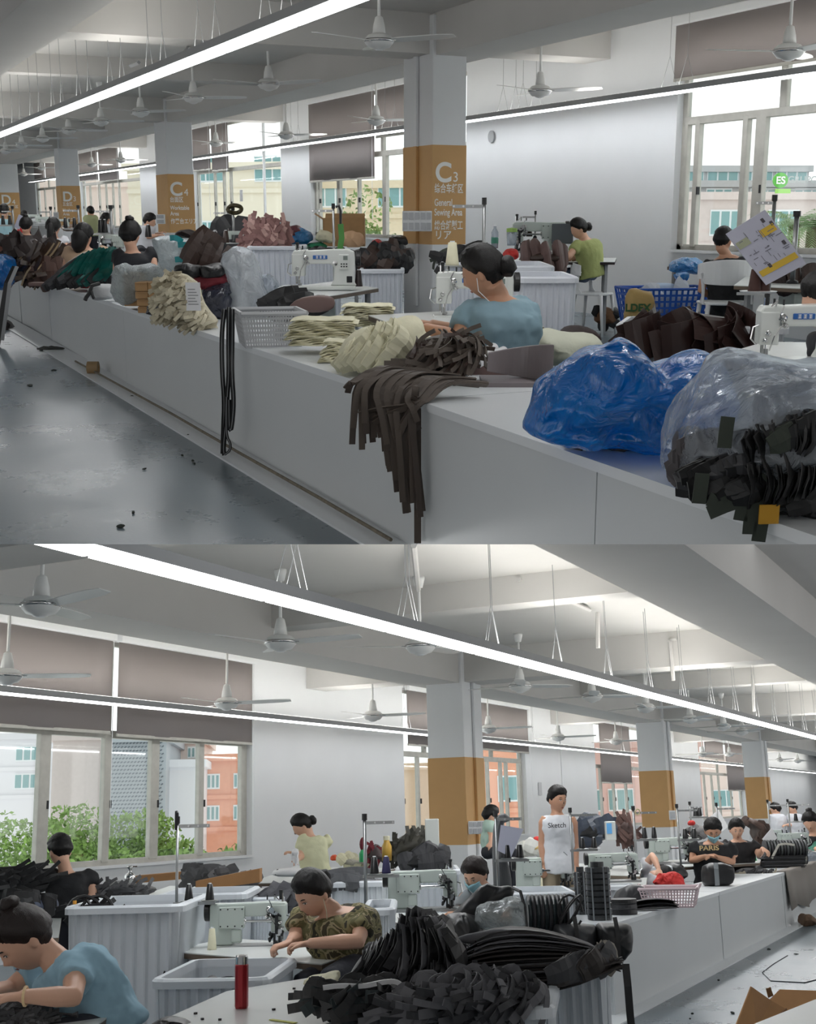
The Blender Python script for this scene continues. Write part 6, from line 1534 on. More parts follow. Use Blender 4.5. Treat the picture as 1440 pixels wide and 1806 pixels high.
def tree(loc, r, h, label, m, n=3500, leaf=.12, seed=1, group=None):
    t = thing('tree', label, 'tree', loc, 0, group); rnd = random.Random(seed); mb = MB()
    cl = [V((rnd.gauss(0, r * .45), rnd.gauss(0, r * .45), h - r + rnd.gauss(0, r * .4))) for _ in range(16)]
    for i in range(n):
        c = rnd.choice(cl); d = V((rnd.gauss(0, 1), rnd.gauss(0, 1), rnd.gauss(0, 1))).normalized() * r * .42 * rnd.uniform(.8, 1.05)
        p = c + d; a = V((rnd.gauss(0, 1), rnd.gauss(0, 1), rnd.gauss(0, 1))).normalized() * leaf; b = a.cross(V((rnd.gauss(0, 1), rnd.gauss(0, 1), rnd.gauss(0, 1)))).normalized() * leaf * .5
        mb.add([p - a, p + b, p + a, p - b], [(0, 1, 2, 3)])
    o = mb.build('foliage', m, t); o['kind'] = 'stuff'
    MB().tube([V((0, 0, -6)), V((0, 0, 0)), V((0, 0, h - r))], [.25, .2, .1], 8).build('trunk', mat('bark', (90, 76, 60), .9), t)
    return t
LEAFM = mat('leaf_green_pale', (120, 148, 82), .7, var=.35, vs=1.5)
TEALG = mat('teal_glass', (120, 160, 162), .2)
FACBE = mat('beige_facade', (214, 200, 174), .9, var=.04); FACPK = mat('pink_grey_facade', (206, 194, 190), .9, var=.04); FACGY = mat('grey_facade', (182, 184, 186), .9, var=.05); FACOR = mat('orange_facade', (222, 160, 132), .9, var=.04)
def at(x, y, D, z): p = RM.dep(x, y, D); return V((p.x, p.y, z))
def zat(x, y, D): return RM.dep(x, y, D).z
g = -7.0
D = 60
building(at(1330, 400, D, g), RM.rot0 - .1, 16, 8, zat(1330, 352, D) - g, 'pink grey factory building seen through the right upper window', FACPK, 2, 6, TEALG, z0=zat(1330, 420, D) - g - 3.3, dz=3.4)
building(at(1210, 400, 75, g), RM.rot0, 14, 8, zat(1210, 303, 75) - g, 'teal glass topped building behind the pink grey factory', FACGY, 1, 7, TEALG, z0=zat(1210, 345, 75) - g, wz=1.4, dz=3, ww=1.8)
t = building(at(1420, 400, 70, g), RM.rot0, 12, 8, zat(1400, 330, 70) - g, 'low grey building behind the green sign', FACGY, 1, 5, TEALG, z0=zat(1400, 372, 70) - g)
L = Loc(1377, 325, D=52)
t = L.thing('shop_sign', 'green round ES sign with the letters GRUPO outside the right window', 'sign')
MB().lathe([(.001, -.05), (.3, -.05), (.3, .05), (.001, .05)], n=28, c=L(1377, 318), axis='y').build('green_disc', mat('sign_green', (88, 178, 66), .5), t)
text(t, 'ES', L(1369, 324, -.08), .4, LET, bold=.01); text(t, 'GRUPO', L(1390, 322, -.05), .36, mat('sign_grey', (170, 176, 176), .5), bold=.005)
MB().bx(L(1340, 330).x, L(1450, 330).x, .05, .1, L(1340, 336).z, L(1340, 333).z).build('sign_rail', GREYP, t)
t = L.thing('neon_sign', 'small green lettering board below the round sign', 'sign'); MB().bx(L(1368, 330).x, L(1395, 330).x, -.05, .0, L(1370, 341).z, L(1370, 333).z).build('board', mat('sign_green2', (150, 206, 100), .5), t)
def palm(loc, h, r, label, seed=1):
    t = thing('palm_tree', label, 'tree', loc, 0); rnd = random.Random(seed); fm = mat('palm_green', (112, 140, 92), .6, var=.2)
    MB().tube([V((0, 0, -5)), V((0, 0, h))], [.2, .15], 8).build('trunk', mat('bark', (90, 76, 60), .9), t)
    for i in range(26):
        a = rnd.uniform(0, 2*math.pi); e = rnd.uniform(-.3, 1.1); rr = r * rnd.uniform(.8, 1.1)
        mb = MB(); P = [V((math.cos(a) * rr * u * math.cos(e * (1 - u * .5)), math.sin(a) * rr * u * math.cos(e * (1 - u * .5)), h + rr * (u * math.sin(e) - u * u * .6))) for u in (0, .25, .5, .75, 1)]
        for k_ in range(1, 5):
            d = (P[k_] - P[k_-1]); s = d.cross(V((0, 0, 1))).normalized()
            for q in range(4):
                p = P[k_-1] + d * q / 4
                for sg in (-1, 1): mb.add([p, p + d * .12, p + s * sg * rr * .22 + d * .5 - V((0, 0, .08))], [(0, 1, 2)])
        mb.build('frond', fm, t)
    return t
palm(at(1400, 430, 34, -3), zat(1400, 396, 34) + 3, 1.3, 'palm outside the right upper window'); palm(at(1432, 440, 31, -3), zat(1432, 400, 31) + 3, 1.1, 'second palm at the right edge outside the upper window', 3)
building(at(640, 400, 62, g), RM.rot0 - .35, 20, 8, zat(640, 332, 62) - g, 'beige building with white windows outside the window left of column C3', FACBE, 2, 6, TEALG, z0=zat(640, 366, 62) - g - 3.4, dz=3.4, wz=1.3, ww=1.7)
for i, (x, y, r) in enumerate(((575, 385, 1.9), (625, 372, 2.2), (690, 368, 2.4))): tree(at(x, y, 48, -4), r, zat(x, y - 2, 48) + 4, ['round green tree at left outside the middle upper window', 'round green tree at centre outside the middle upper window', 'green tree nearest column C3 outside the window'][i], LEAFM, 3500, .11, i)
building(at(375, 400, 62, g), RM.rot0 - .3, 9, 8, zat(375, 300, 62) - g, 'pale yellow building outside the window right of column C4', mat('yellow_facade', (226, 218, 200), .9), 4, 3, TEALG, z0=1, dz=3.0)
building(at(175, 400, 70, g), RM.rot0 - .2, 9, 8, zat(175, 330, 70) - g, 'pale pink building outside the window right of column D3', mat('pale_pink_facade', (222, 206, 198), .9), 3, 3, TEALG, z0=1, dz=3.0)
building(at(78, 400, 75, g), RM.rot0 - .2, 6, 8, zat(78, 340, 75) - g, 'small pale building outside the window left of column D3', FACBE, 3, 2, TEALG, z0=1, dz=3.0)
# ================================================================ LOWER HALL
setroom(B)
def cyB(x): return 3.12 - .004 * (x - 10)
counter([(9.9, cyB(9.9)), (13.62, cyB(13.6))], .6, 'nearest unit of the lower white counter, with rolls and the red cloth basket', CB)
counter([(13.64, cyB(13.6)), (17.2, cyB(17.2))], .6, 'second unit of the lower white counter, with the black bag', CB)
counter([(17.22, cyB(17.2)), (60, cyB(60))], .6, 'far run of the lower white counter at the right edge', CB)
struct(MB().prismz([(9.5, 2.98), (60, 2.7), (60, 3.3), (9.5, 3.2)], 0, .012), 'trim_60', WHITE)
t = thing('hanging_cloth', 'grey-beige cloth hanging over the counter front at the right edge', 'cloth', (17.4, cyB(17.4), .0), 0)
m = MB(); rr = []
for i in range(25):
    x = i * .25; rr.append([V((x, .12, ZC + .012)), V((x, -.015 - .01 * math.sin(i), ZC + .012)), V((x, -.03 - .02 * math.sin(i * 1.7), ZC - .2)), V((x, -.05 - .03 * math.sin(i * 1.7), .2 + .05 * math.sin(i * .9)))])
m.rings(rr, closed=False); o = m.build('cloth', mat('beige_cloth', (150, 144, 138), .8), t, smooth=True); o.modifiers.new('t', 'SOLIDIFY').thickness = .008
def LB_(x, y, z=ZC, **k): return Loc(x, y, z, **k)
# floor litter and boxes of the aisle
for i, (x, y, s) in enumerate([(1318, 1652, .08), (1357, 1675, .05), (1405, 1684, .05), (1268, 1730, .03), (1293, 1788, .04), (1222, 1790, .02), (1218, 1798, .02)]):
    o = MB().ball((0, 0, .008), (s * .6, s * .3, .008), 7, 4).noise(.006, 40, i).build('cloth_scrap', mat('dark_scrap', (52, 58, 54), .8)); put(o, B.z(x, y, 0), i); tag(o, 'dark scrap lying on the aisle floor of the lower hall', 'scrap', 'scraps on the lower aisle floor')
o = MB().tube([B.z(x, y, .004) for x, y in ((1390, 1685), (1365, 1700), (1345, 1715), (1360, 1730), (1420, 1733), (1440, 1728))], .004, 4).build('loose_thread', DARKM); o.matrix_world = B.M; tag(o, 'loose dark thread lying in a loop on the lower aisle floor', 'thread')
bag(Loc(1425, 1632, 0), 'crumpled_paper', 'crumpled brown paper at the far counter foot, right edge', [(1408, 1630), (1412, 1617), (1425, 1611), (1436, 1618), (1444, 1632), (1420, 1634)], .15, mat('brown_paper', (120, 96, 78), .8), 80, amp=.05, fq=6, cat='paper', n=40, rings=6)
bag(Loc(1388, 1634, 0), 'crumpled_paper', 'small white wad on the counter ledge in the lower hall', [(1381, 1635), (1382, 1629), (1393, 1628), (1395, 1634)], .08, PAPER, 81, amp=.02, fq=8, cat='paper', n=30, rings=5)
L = Loc(1365, 1830, 0)
t = L.thing('cardboard_box', 'open torn cardboard box on the aisle floor, lower right corner', 'cardboard box')
CARD2 = mat('cardboard_warm', (178, 132, 88), .8, var=.08, vs=7)
def slab(pts, nm, mt, parent, th=.012):
    m = MB(); P = [L(*p) for p in pts]; n = len(P); nn = (P[1] - P[0]).cross(P[2] - P[0]).normalized() * th
    m.add(P + [p + nn for p in P], [tuple(range(n)), tuple(range(2*n-1, n-1, -1))] + [(i, i+n, (i+1)%n+n, (i+1)%n) for i in range(n)]); return m.build(nm, mt, parent)
slab([(1298, 1812, 0), (1326, 1740, .05), (1362, 1765, .12), (1388, 1780, .1), (1335, 1815, -.05)], 'torn_flap', CARD2, t)
slab([(1320, 1800, .3), (1376, 1745, .5), (1440, 1747, .5), (1500, 1790, .4), (1440, 1830, .2)], 'back_side', CARD2, t)
slab([(1345, 1815, -.1), (1388, 1778, .1), (1392, 1788, .1), (1360, 1830, -.1)], 'front_side', mat('carton_dark2', (128, 92, 60), .8), t)
slab([(1352, 1744, .2), (1360, 1741, .2), (1365, 1756, .2), (1356, 1760, .2)], 'torn_scrap', mat('carton_dark2', (128, 92, 60), .8), t)
table(zpts([(1330, 1806), (1440, 1762), (1700, 1800), (1500, 1900)], ZC), 'white work table cut off by the lower right corner', z=ZC, motor=False, edge=GREYP)
# ---- goods on the lower counter
L = LB_(1190, 1600)
w = (L(1245, 1560) - L(1140, 1560)).x
basket(L.o + Matrix.Rotation(B.rot0, 3, 'Z') @ V((0, .16, 0)), w * .95, .42, .16, 'white-pink lattice basket with a red cloth on the counter', mat('basket_pink', (214, 196, 200), .45), rot=B.rot0 - R_(16), nx=18, ny=12, nz=6)
bag(LB_(1182, 1570), 'red_cloth', 'crumpled red cloth in the white-pink basket', [(1152, 1562), (1156, 1546), (1165, 1540), (1172, 1543), (1185, 1536), (1198, 1540), (1208, 1556), (1206, 1566), (1180, 1570)], .1, RED, 82, amp=.025, fq=14, cat='cloth', dy=.1)
L = LB_(1267, 1562)
t = L.thing('tool_bag', 'black rectangular bag with a grey centre strap on the counter', 'bag')
m = MB(); puff(m, px(L, [(1240, 1560), (1238, 1530), (1245, 1524), (1266, 1521), (1288, 1524), (1295, 1532), (1294, 1556), (1285, 1562), (1250, 1563)]), .14, power=.3); m.noise(.01, 14, 3); m.build('bag_body', BLK, t, smooth=True)
MB().ribbon([L(1262, 1523, .05), L(1263, 1522, -.1), L(1264, 1532, -.155), L(1266, 1562, -.155)], .05, .006, (1, 0, 0)).build('strap', mat('grey_webbing', (120, 126, 130), .7), t)
L = LB_(1100, 1600)
bag(LB_(1110, 1600), 'leather_sheet', 'black leather sheet draped left of the red cloth basket', [(1080, 1592), (1090, 1566), (1108, 1558), (1130, 1560), (1138, 1572), (1136, 1595), (1110, 1600)], .2, CHAR, 83, amp=.03, fq=5, cat='leather', dy=.1, n=50, rings=7)
bag(LB_(1160, 1560), 'leather_sheet', 'black leather sheet lying behind the red cloth basket', [(1126, 1552), (1130, 1526), (1160, 1522), (1195, 1522), (1212, 1535), (1215, 1550), (1160, 1556)], .2, BLK, 84, amp=.03, fq=5, cat='leather', dy=.5, n=50, rings=7)
layers('leather_sheets', 'flat black and white leather sheets at the basket foot', 'leather sheets', LB_(1150, 1606), ([(1112, 1604), (1140, 1602), (1170, 1601), (1196, 1600)], [(1108, 1594), (1135, 1588), (1165, 1586), (1192, 1590)]), 7, [CHAR, BLK, BLK, PAPER], width=.22, dy=.08, seed=85)
t = thing('black_box', 'short black round roll beside the tall shiny rolls', 'roll', B.z(1103, 1614, ZC), None)
for i in range(3): MB().lathe([(.001, 0), (.12, 0), (.123, .012), (.12, .04), (.001, .04)], n=28, c=(0, .1, .043 * i)).build('roll_layer', CHAR if i % 2 else BLK, t)
SHW = mat('black_wrapped_roll', (34, 36, 38), .18, var=.3, vs=10, coat=.6)
for x0, x1, yt, yb, lab, dyv in ((1040, 1084, 1530, 1624, 'tall shiny black wrapped roll tower on the counter', 0), (1017, 1042, 1538, 1618, 'second shiny roll tower, left of and behind the tall one', .25)):
    L = LB_((x0 + x1) / 2, yb); a = L(x0, yb, dyv); b = L(x1, yb, dyv); hz = L(x0, yt, dyv).z; r = (b.x - a.x) / 2
    t = thing('roll_tower', lab, 'roll', L.o + Matrix.Rotation(B.rot0, 3, 'Z') @ V(((a.x + b.x) / 2, a.y + r, 0)))
    n = 9
    for i in range(n):
        z0 = max(hz, .1) * i / n; z1 = z0 + hz / n
        MB().lathe([(.001, z0), (r * .93, z0), (r, z0 + .006), (r * 1.0, z1 - .008), (r * .93, z1 - .001), (.001, z1 - .001)], n=26).build('wrapped_roll', SHW, t, smooth=False)
    MB().lathe([(.001, hz), (r * .55, hz), (r * .55, hz + .04), (.001, hz + .04)], n=20).build('top_roll', SHW, t)
    for a_ in (-2.2, -1.2, -.7): MB().ribbon([V((math.cos(a_) * r * 1.01, math.sin(a_) * r * 1.01, 0)), V((math.cos(a_) * r * 1.01, math.sin(a_) * r * 1.01, hz))], .012, .003, (-math.sin(a_), math.cos(a_), 0)).build('tape', mat('clear_tape', (120, 124, 128), .15), t)
# rolls heap at the counter's near end
L = Loc(1040, 1700, D=6.3)
for i, (x0, x1, y0, y1, lab, mt) in enumerate([(1052, 1112, 1626, 1692, 'black boxy roll strapped together at the counter end', BLK), (976, 1050, 1628, 1690, 'black wrapped bundle left of the strapped roll', CHAR)]):
    t = bag(L, 'leather_roll', lab, [(x0, y1), (x0 - 2, y0 + 8), (x0 + 6, y0), (x1 - 6, y0 + 2), (x1, y0 + 8), (x1, y1), (x0 + 10, y1 + 3)], .18, mt, 86 + i, amp=.012, fq=7, cat='roll', dy=.05 * i)
    MB().ribbon(bez(V((0, -.185, -.0)), V((.01, -.2, .12)), V((0, -.15, .21))), .02, .004, (1, 0, 0)).build('binding_strap', BLK, t)
t = thing('coiled_roll', 'dark ribbed leather roll lying on its side left of the strapped rolls', 'roll', L.o + Matrix.Rotation(B.rot0, 3, 'Z') @ L(968, 1645, .1))
for i in range(10): MB().lathe([(.001, -.0), (.085, 0), (.092, .008), (.085, .018), (.001, .018)], n=22, axis='x', c=(-.1 + i * .02, 0, .09)).build('roll_layer', CHAR if i % 2 else mat('dark_slate_roll', (44, 54, 56), .3), t)
m = MB()
for k_ in range(3): m.tube([V((.1 + .06 * math.cos(a), -.09 - .01 * k_, .1 + .08 * math.sin(a + k_))) for a in [2*math.pi*i/12 for i in range(12)]], .006, 5)
m.build('cord', BLK, t)
bag(L, 'plastic_bag', 'clear wrapped cylinder between the black jacket and the coiled roll', [(838, 1632), (835, 1604), (850, 1592), (885, 1590), (905, 1575), (922, 1588), (930, 1615), (928, 1640), (880, 1645)], .15, film('clear_wrap_b', (190, 194, 192), .5, .12, 16, .4), 88, amp=.02, fq=9)
t = bag(L, 'black_jacket', 'black folded leather panel held up before the masked woman', [(788, 1620), (820, 1592), (854, 1558), (876, 1568), (905, 1562), (912, 1575), (895, 1600), (880, 1625), (840, 1638), (790, 1632)], .07, BLK, 89, amp=.02, fq=4, cat='leather', dy=.3, n=60, rings=6)
bag(L, 'leather_bundle', 'black cloth bundle below the folded leather panel', [(780, 1640), (785, 1618), (820, 1606), (850, 1620), (860, 1650), (845, 1680), (800, 1676)], .16, BLK, 90, amp=.03, fq=7, cat='leather', dy=.1)
MB_ = MB().tube([L(905, 1566, .1), L(918, 1572, 0), L(926, 1600, -.05), L(930, 1640, -.08)], .008, 5); L.obj(MB_.build('black_strap', BLK), 'thin black strap arching over the clear wrapped cylinder', 'strap')
# ---- big tubs with dark leather in the foreground
D1 = 5.35
TUBC = mat('tub_clear_white', (218, 223, 228), .35, var=.03)
def bigtub(x0, x1, yr, label, D, dd, rotd, h=.5, **k):
    a, b = RM.dep(x0, yr, D), RM.dep(x1, yr, D); w = (b - a).length; zr = a.z
    c = (a + b) / 2; c.z = 0; c = c + RM.fw * dd / 2
    return tub(c, w, dd, zr, label, rot=RM.rot0 + R_(rotd), m=TUBC, **k)
bigtub(1010, 1100, 1712, 'ribbed white tub at the counter end filled with layered dark leather', 5.9, 1.25, -7, ribs=5)
bigtub(668, 985, 1788, 'ribbed white tub in the foreground filled with grey-black pieces', 4.95, .6, -8, ribs=12)
DG = mat('dark_grey_suede', (58, 58, 61), .65, var=.2, vs=7); DG2 = mat('grey_suede', (98, 98, 102), .7, var=.12, vs=7); DBR = mat('dark_brown_suede', (52, 47, 45), .65, var=.2)
L = Loc(840, 1740, D=5.6)
t = heap(L, 'leather_pile', 'tall fanned heap of black cloth-backed leather in the foreground', 'leather pile', [(610, 1735), (620, 1710), (650, 1670), (690, 1650), (700, 1630), (735, 1616), (770, 1622), (800, 1640), (815, 1680), (815, 1730), (760, 1745), (680, 1742)], .22, BLK, [('flap', 10, .08, .16, DG, 20, 25)], seed=91, fq=8, amp=.03)
o_ = HO[t.name]
sheets(t, L, o_, L(628, 1718, -.2), L(700, 1672, -.22), 28, .1, .17, 48, 30, [BLK, DG, BLK], yaw=50, seed=91, bend=.03)
sheets(t, L, o_, L(700, 1690, -.22), L(800, 1690, -.22), 36, .1, .2, 22, -20, [BLK, DG, BLK, DG2], yaw=60, seed=92, arc=.05, bend=.03)
sheets(t, L, o_, L(700, 1650, -.14), L(780, 1645, -.14), 22, .1, .12, 35, -15, [BLK, DG], yaw=60, seed=93, arc=.03)
sheets(t, L, o_, L(650, 1728, -.24), L(780, 1725, -.26), 30, .08, .12, 40, 10, [BLK, DG], yaw=55, seed=94)
bag(L, 'cloth_piece', 'white cloth scrap tucked into the black leather heap', [(740, 1640), (752, 1634), (770, 1640), (782, 1646), (780, 1668), (788, 1690), (794, 1700), (786, 1702), (778, 1680), (768, 1652), (752, 1644)], .025, mat('white_rag', (196, 196, 188), .8), 95, amp=.008, fq=12, cat='cloth', dy=-.24, n=50, rings=4)
t = heap(L, 'leather_pile', 'dark core of the leather stack in the right tub', 'leather pile', [(815, 1740), (812, 1695), (835, 1672), (870, 1656), (920, 1650), (970, 1658), (1010, 1668), (1050, 1688), (1066, 1698), (1050, 1708), (1000, 1735), (900, 1742)], .16, DBR, [], seed=96, fq=7, amp=.015, dy=.2)
VDL = mat('very_dark_leather', (32, 30, 31), .55)
layers('leather_stack', 'wide stack of layered dark brown leather sheets in the right tub', 'leather stack', L, ([(800, 1735), (850, 1742), (920, 1740), (1000, 1728), (1060, 1703), (1078, 1694)], [(828, 1662), (860, 1644), (910, 1636), (970, 1644), (1030, 1664), (1072, 1690)]), 46, [DBR, DG, VDL, DG2, DBR], width=.3, dy=-.02, dstep=.12, seed=96)
o_ = HO[t.name]
sheets(t, L, o_, L(985, 1712, -.24), L(1070, 1690, -.12), 26, .09, .13, 72, 50, [DBR, DG, DG2], yaw=40, seed=110)
sheets(t, L, o_, L(1052, 1690, -.05), L(1074, 1688, -.03), 5, .1, .12, 40, 20, [mat('taupe_board', (120, 114, 104), .7)], yaw=50, seed=111)
for i, (P, mt, lab) in enumerate([([(820, 1700), (822, 1682), (915, 1688), (938, 1702), (930, 1722), (905, 1733), (830, 1730)], DG2, 'grey leather apron panel with two snaps on the tub'), ([(800, 1672), (815, 1660), (860, 1650), (900, 1646), (950, 1655), (900, 1668), (850, 1676)], DG2, 'grey leather panel lying over the layered stack')]):
    m = MB(); puff(m, px(L, P, -.28 + .04 * i), .02, power=.35); m.noise(.008, 8, i); o = m.build('leather_apron', mt, smooth=True); L.obj(o, lab, 'leather')
    if i == 0:
        for q in ((838, 1707), (830, 1722), (860, 1722)): MB().ball(L(*q, -.31), (.006, .004, .006), 8, 6).build('snap', BLACK, o)
L = Loc(840, 1775, D=5.05)
t = heap(L, 'leather_pile', 'jumble of small grey and black leather pieces in the foreground tub', 'leather pile', [(660, 1790), (680, 1765), (720, 1740), (760, 1725), (820, 1715), (880, 1715), (930, 1730), (962, 1745), (950, 1765), (900, 1785), (800, 1796)], .2, DG, [('disc', 46, .1, .13, DG2, 40, 80), ('disc', 46, .09, .12, DG, 40, 80), ('curl', 50, .03, .2, DG2, 70, 50), ('curl', 50, .028, .2, DG, 70, 60), ('curl', 24, .05, .1, mat('mid_grey_suede', (98, 98, 102), .6), 60, 70),  ('strap', 30, .02, .14, BLK, 60, 70), ('ring', 10, .008, .07, BLK, 0, 90)], seed=120, fq=8, amp=.03)
L = Loc(620, 1780, D=5.15)
t = heap(L, 'leather_pile', 'black denim-backed leather pieces spilling onto the white table', 'leather pile', [(552, 1755), (556, 1742), (600, 1736), (650, 1734), (700, 1736), (712, 1748), (700, 1765), (660, 1782), (648, 1788), (620, 1776), (580, 1768)], .12, BLK, [('disc', 16, .12, .14, BLK, 60, 50), ('curl', 34, .03, .2, BLK, 75, 18), ('curl', 10, .05, .16, mat('slate_lining', (58, 66, 68), .8), 72, 15)], seed=121, fq=6, amp=.02)
m = MB(); m.ribbon(smooth_poly([L(x, y, -.13) for x, y in ((570, 1742), (600, 1738), (640, 1740), (675, 1732), (700, 1730), (712, 1742), (714, 1752))], 2, False), .018, .006, (0, -.3, 1)); L.obj(m.build('white_ribbon', PAPER), 'white ribbon lying over the black spilled pieces', 'ribbon')
bag(L, 'cloth_piece', 'crumpled cream cloth at the left edge of the black heap', [(532, 1738), (534, 1726), (560, 1722), (590, 1716), (603, 1718), (602, 1732), (580, 1740), (555, 1742)], .08, CREAM, 122, amp=.02, fq=12, cat='cloth', dy=.05)
MBk = MB().ribbon([L(1104, 1700, .3), L(1108, 1740, .28), L(1112, 1790, .28), L(1116, 1830, .28)], .03, .008); L.obj(MBk.build('hanging_strap', BLK), 'black strap hanging down at the right side of the tubs', 'strap')
# white table with flask
L = LB_(430, 1778, ZT)
table(zpts([(270, 1806), (400, 1748), (560, 1722), (660, 1768), (520, 1830), (330, 1860)], ZT), 'white table with the red flask in the foreground', z=ZT, motor=False, edge=mat('table_side_grey', (150, 152, 154), .5), th=.12)
t = L.thing('thermos_flask', 'red ribbed steel flask with silver cap on the white table', 'flask')
o = L(426, 1777); r = .031; k_ = L.m * 88 / .235
mb = MB(); rr = []
for z, r_ in ((0, .9), (.01, 1), (.185, 1), (.19, .95)):
    rr.append([V((math.cos(a) * r * r_ * (1 + .02 * math.cos(10 * a)), math.sin(a) * r * r_ * (1 + .02 * math.cos(10 * a)), z)) for a in [2*math.pi*j/60 for j in range(60)]])
mb.rings(rr).build('flask_body', mat('red_flask', (160, 30, 38), .25, .5, coat=.5), t)
MB().lathe([(.001, .188), (.029, .188), (.029, .222), (.026, .23), (.001, .23)], n=28).build('cap', CHROME, t)
t.location = B.M @ (L.o + Matrix.Rotation(B.rot0, 3, 'Z') @ V((o.x, 0, 0))); t.scale = (k_, k_, k_)
for i, (x, y) in enumerate(((345, 1789), (357, 1799), (388, 1800), (483, 1782), (537, 1746), (519, 1745))):
    o = MB().box((0, 0, .004), (.012, .01, .008)).build('tiny_scrap', BLK); put(o, B.z(x, y, ZT), i); tag(o, 'tiny black scrap on the white foreground table', 'scrap', 'scraps on the white table')
o = MB().ribbon([B.z(478, 1798, ZT + .003), B.z(522, 1804, ZT + .003)], .02, .003, (0, 1, 0)).build('yellow_strip', mat('yellow_green', (190, 190, 90), .6)); o.matrix_world = B.M; tag(o, 'thin yellow-green strip on the white foreground table', 'strip')
bag(LB_(305, 1806, ZT), 'leather_pile', 'black scraps at the near left corner of the white table', [(262, 1812), (280, 1800), (310, 1795), (335, 1800), (345, 1812), (300, 1818)], .06, BLK, 123, amp=.02, fq=12, cat='leather')
# woman in blue at the lower left
table(zpts([(-80, 1762), (150, 1768), (199, 1787), (95, 1860), (-80, 1860)], ZT), 'small white table before the woman in blue, lower left corner', z=ZT, th=.05)
t, HM = person(Loc(120, 1790, D=5.5), 'woman in a light blue T-shirt with hair bun bending over strips, lower left corner', (43, 1657, 0), (98, 1693, .04), (60, 1712, .2), (135, 1705, -.1), (188, 1822, .05),
    [((18, 1745, .15), (-20, 1752, -.05), None), ((128, 1758, -.3), (38, 1757, -.42), V((-1, .1, .0)))], yaw=-62, pitch=42, hs=1.1, shirt=mat('sky_tee', (148, 184, 202), .85, bump=.25, bs=9), style='highbun', build=1.05, vox=.0062, sleeve=.5, hair=HAIRB)
m = MB(); L = Loc(120, 1790, D=5.5)
o = MB().tube([V((.034 * math.cos(a), 0, .034 * math.sin(a))) for a in [2*math.pi*i/16 for i in range(17)]], .006, 6).build('bangle', mat('gold_bangle', (226, 196, 150), .3)); o.parent = t; q = L(45, 1757, -.41); o.location = q - V((L(188, 1822, .05).x, L(188, 1822, .05).y, -L.o.z)); o.rotation_euler = (0, 0, math.pi / 2)
L = LB_(50, 1800, ZT)
t = heap(L, 'strip_pile', 'heap of short black strips with metal ends before the woman in blue', 'strip pile', [(-20, 1810), (-20, 1775), (15, 1764), (60, 1768), (95, 1785), (108, 1795), (100, 1808), (40, 1816)], .14, NB, [('strap', 120, .012, .11, CHAR, 80, 40), ('strap', 60, .01, .1, GRYL, 80, 40), ('ring', 14, .006, .015, STEEL, 0, 90)], seed=125, amp=.015, pname='strip')
L.obj(MB().tube([L(88, 1786, -.05), L(128, 1790, -.05), L(137, 1789, -.05)], [.006, .006, .014], 6).build('strip_end', CHAR), 'single black strip with a metal end lying right of the strip heap', 'strip')
chair(gx(238, 5.7), B.rot0 + R_(180 - 60), 'white bucket chair behind the woman in blue, lower left', style='shell', m=mat('lilac_white', (212, 214, 222), .4), sc=1.0, seat=.44)
# tubs at left
bigtub(284, 478, 1735, 'low white tub with black pieces behind the red flask', 6.3, .8, -4, ribs=9)
heap(Loc(410, 1775, D=6.5), 'leather_pile', 'black triangular pieces inside the tub behind the flask', 'leather pile', [(350, 1762), (362, 1738), (366, 1718), (380, 1730), (420, 1748), (455, 1740), (450, 1760), (400, 1768)], .15, BLK, [('flap', 10, .12, .16, CHAR, 60, 50)], seed=126, dy=.2)
def t3(x0, x1, yr, yb, lab, D, dd, **k): return tub_px(x0, x1, yr, yb, lab, D, depth=dd, **k)
t3(108, 322, 1606, 1725, 'big translucent tub with marker writing, left of the thread stand', 7.6, .95, mark=.25, m=TUBC)
t3(275, 435, 1583, 1700, 'white tub behind the thread stand with two black cones', 9.2, .8, m=TUBC)
t3(438, 500, 1588, 1690, 'white tub behind the green machine of the camouflage woman', 9.6, .6, m=TUBC)
t3(582, 690, 1560, 1620, 'white tub with grey leather, right of the camouflage woman, with writing', 10.2, .9, mark=.2, m=TUBC)
t3(697, 815, 1540, 1590, 'white tub with black garments below the nearest lower column', 11.2, .9, m=TUBC)
t3(640, 700, 1608, 1700, 'white tub between the camouflage woman and the masked woman', 8.2, .8, m=TUBC)
t3(1128, 1190, 1532, 1560, 'small white tub behind the counter near the standing man', 15.2, .6, m=TUBC)
t3(880, 1020, 1580, 1660, 'white tub under the machine beside the coiled roll', 10.6, .8, m=TUBC)
t3(1045, 1130, 1566, 1620, 'white tub under the fourth machine', 12.8, .3, m=TUBC)
heap(Loc(160, 1606, D=8.0), 'leather_pile', 'black folded bag handles in the big translucent tub', 'leather pile', [(128, 1612), (132, 1600), (150, 1595), (175, 1598), (205, 1603), (210, 1612)], .2, BLK, [('strap', 8, .03, .25, BLK, 80, 30), ('ring', 3, .02, .2, BLK, 0, 60)], seed=127)
t = thing('plastic_bottle', 'small bottle with orange cap in the big translucent tub', 'bottle', B.dep(131, 1610, 7.8)); MB().lathe([(.001, 0), (.04, 0), (.04, .03), (.02, .05), (.001, .05)], n=14).build('bottle_body', CLEARF, t); MB().cyl((0, 0, .05), (0, 0, .07), .012).build('cap', mat('orange_cap', (226, 160, 60), .4), t)
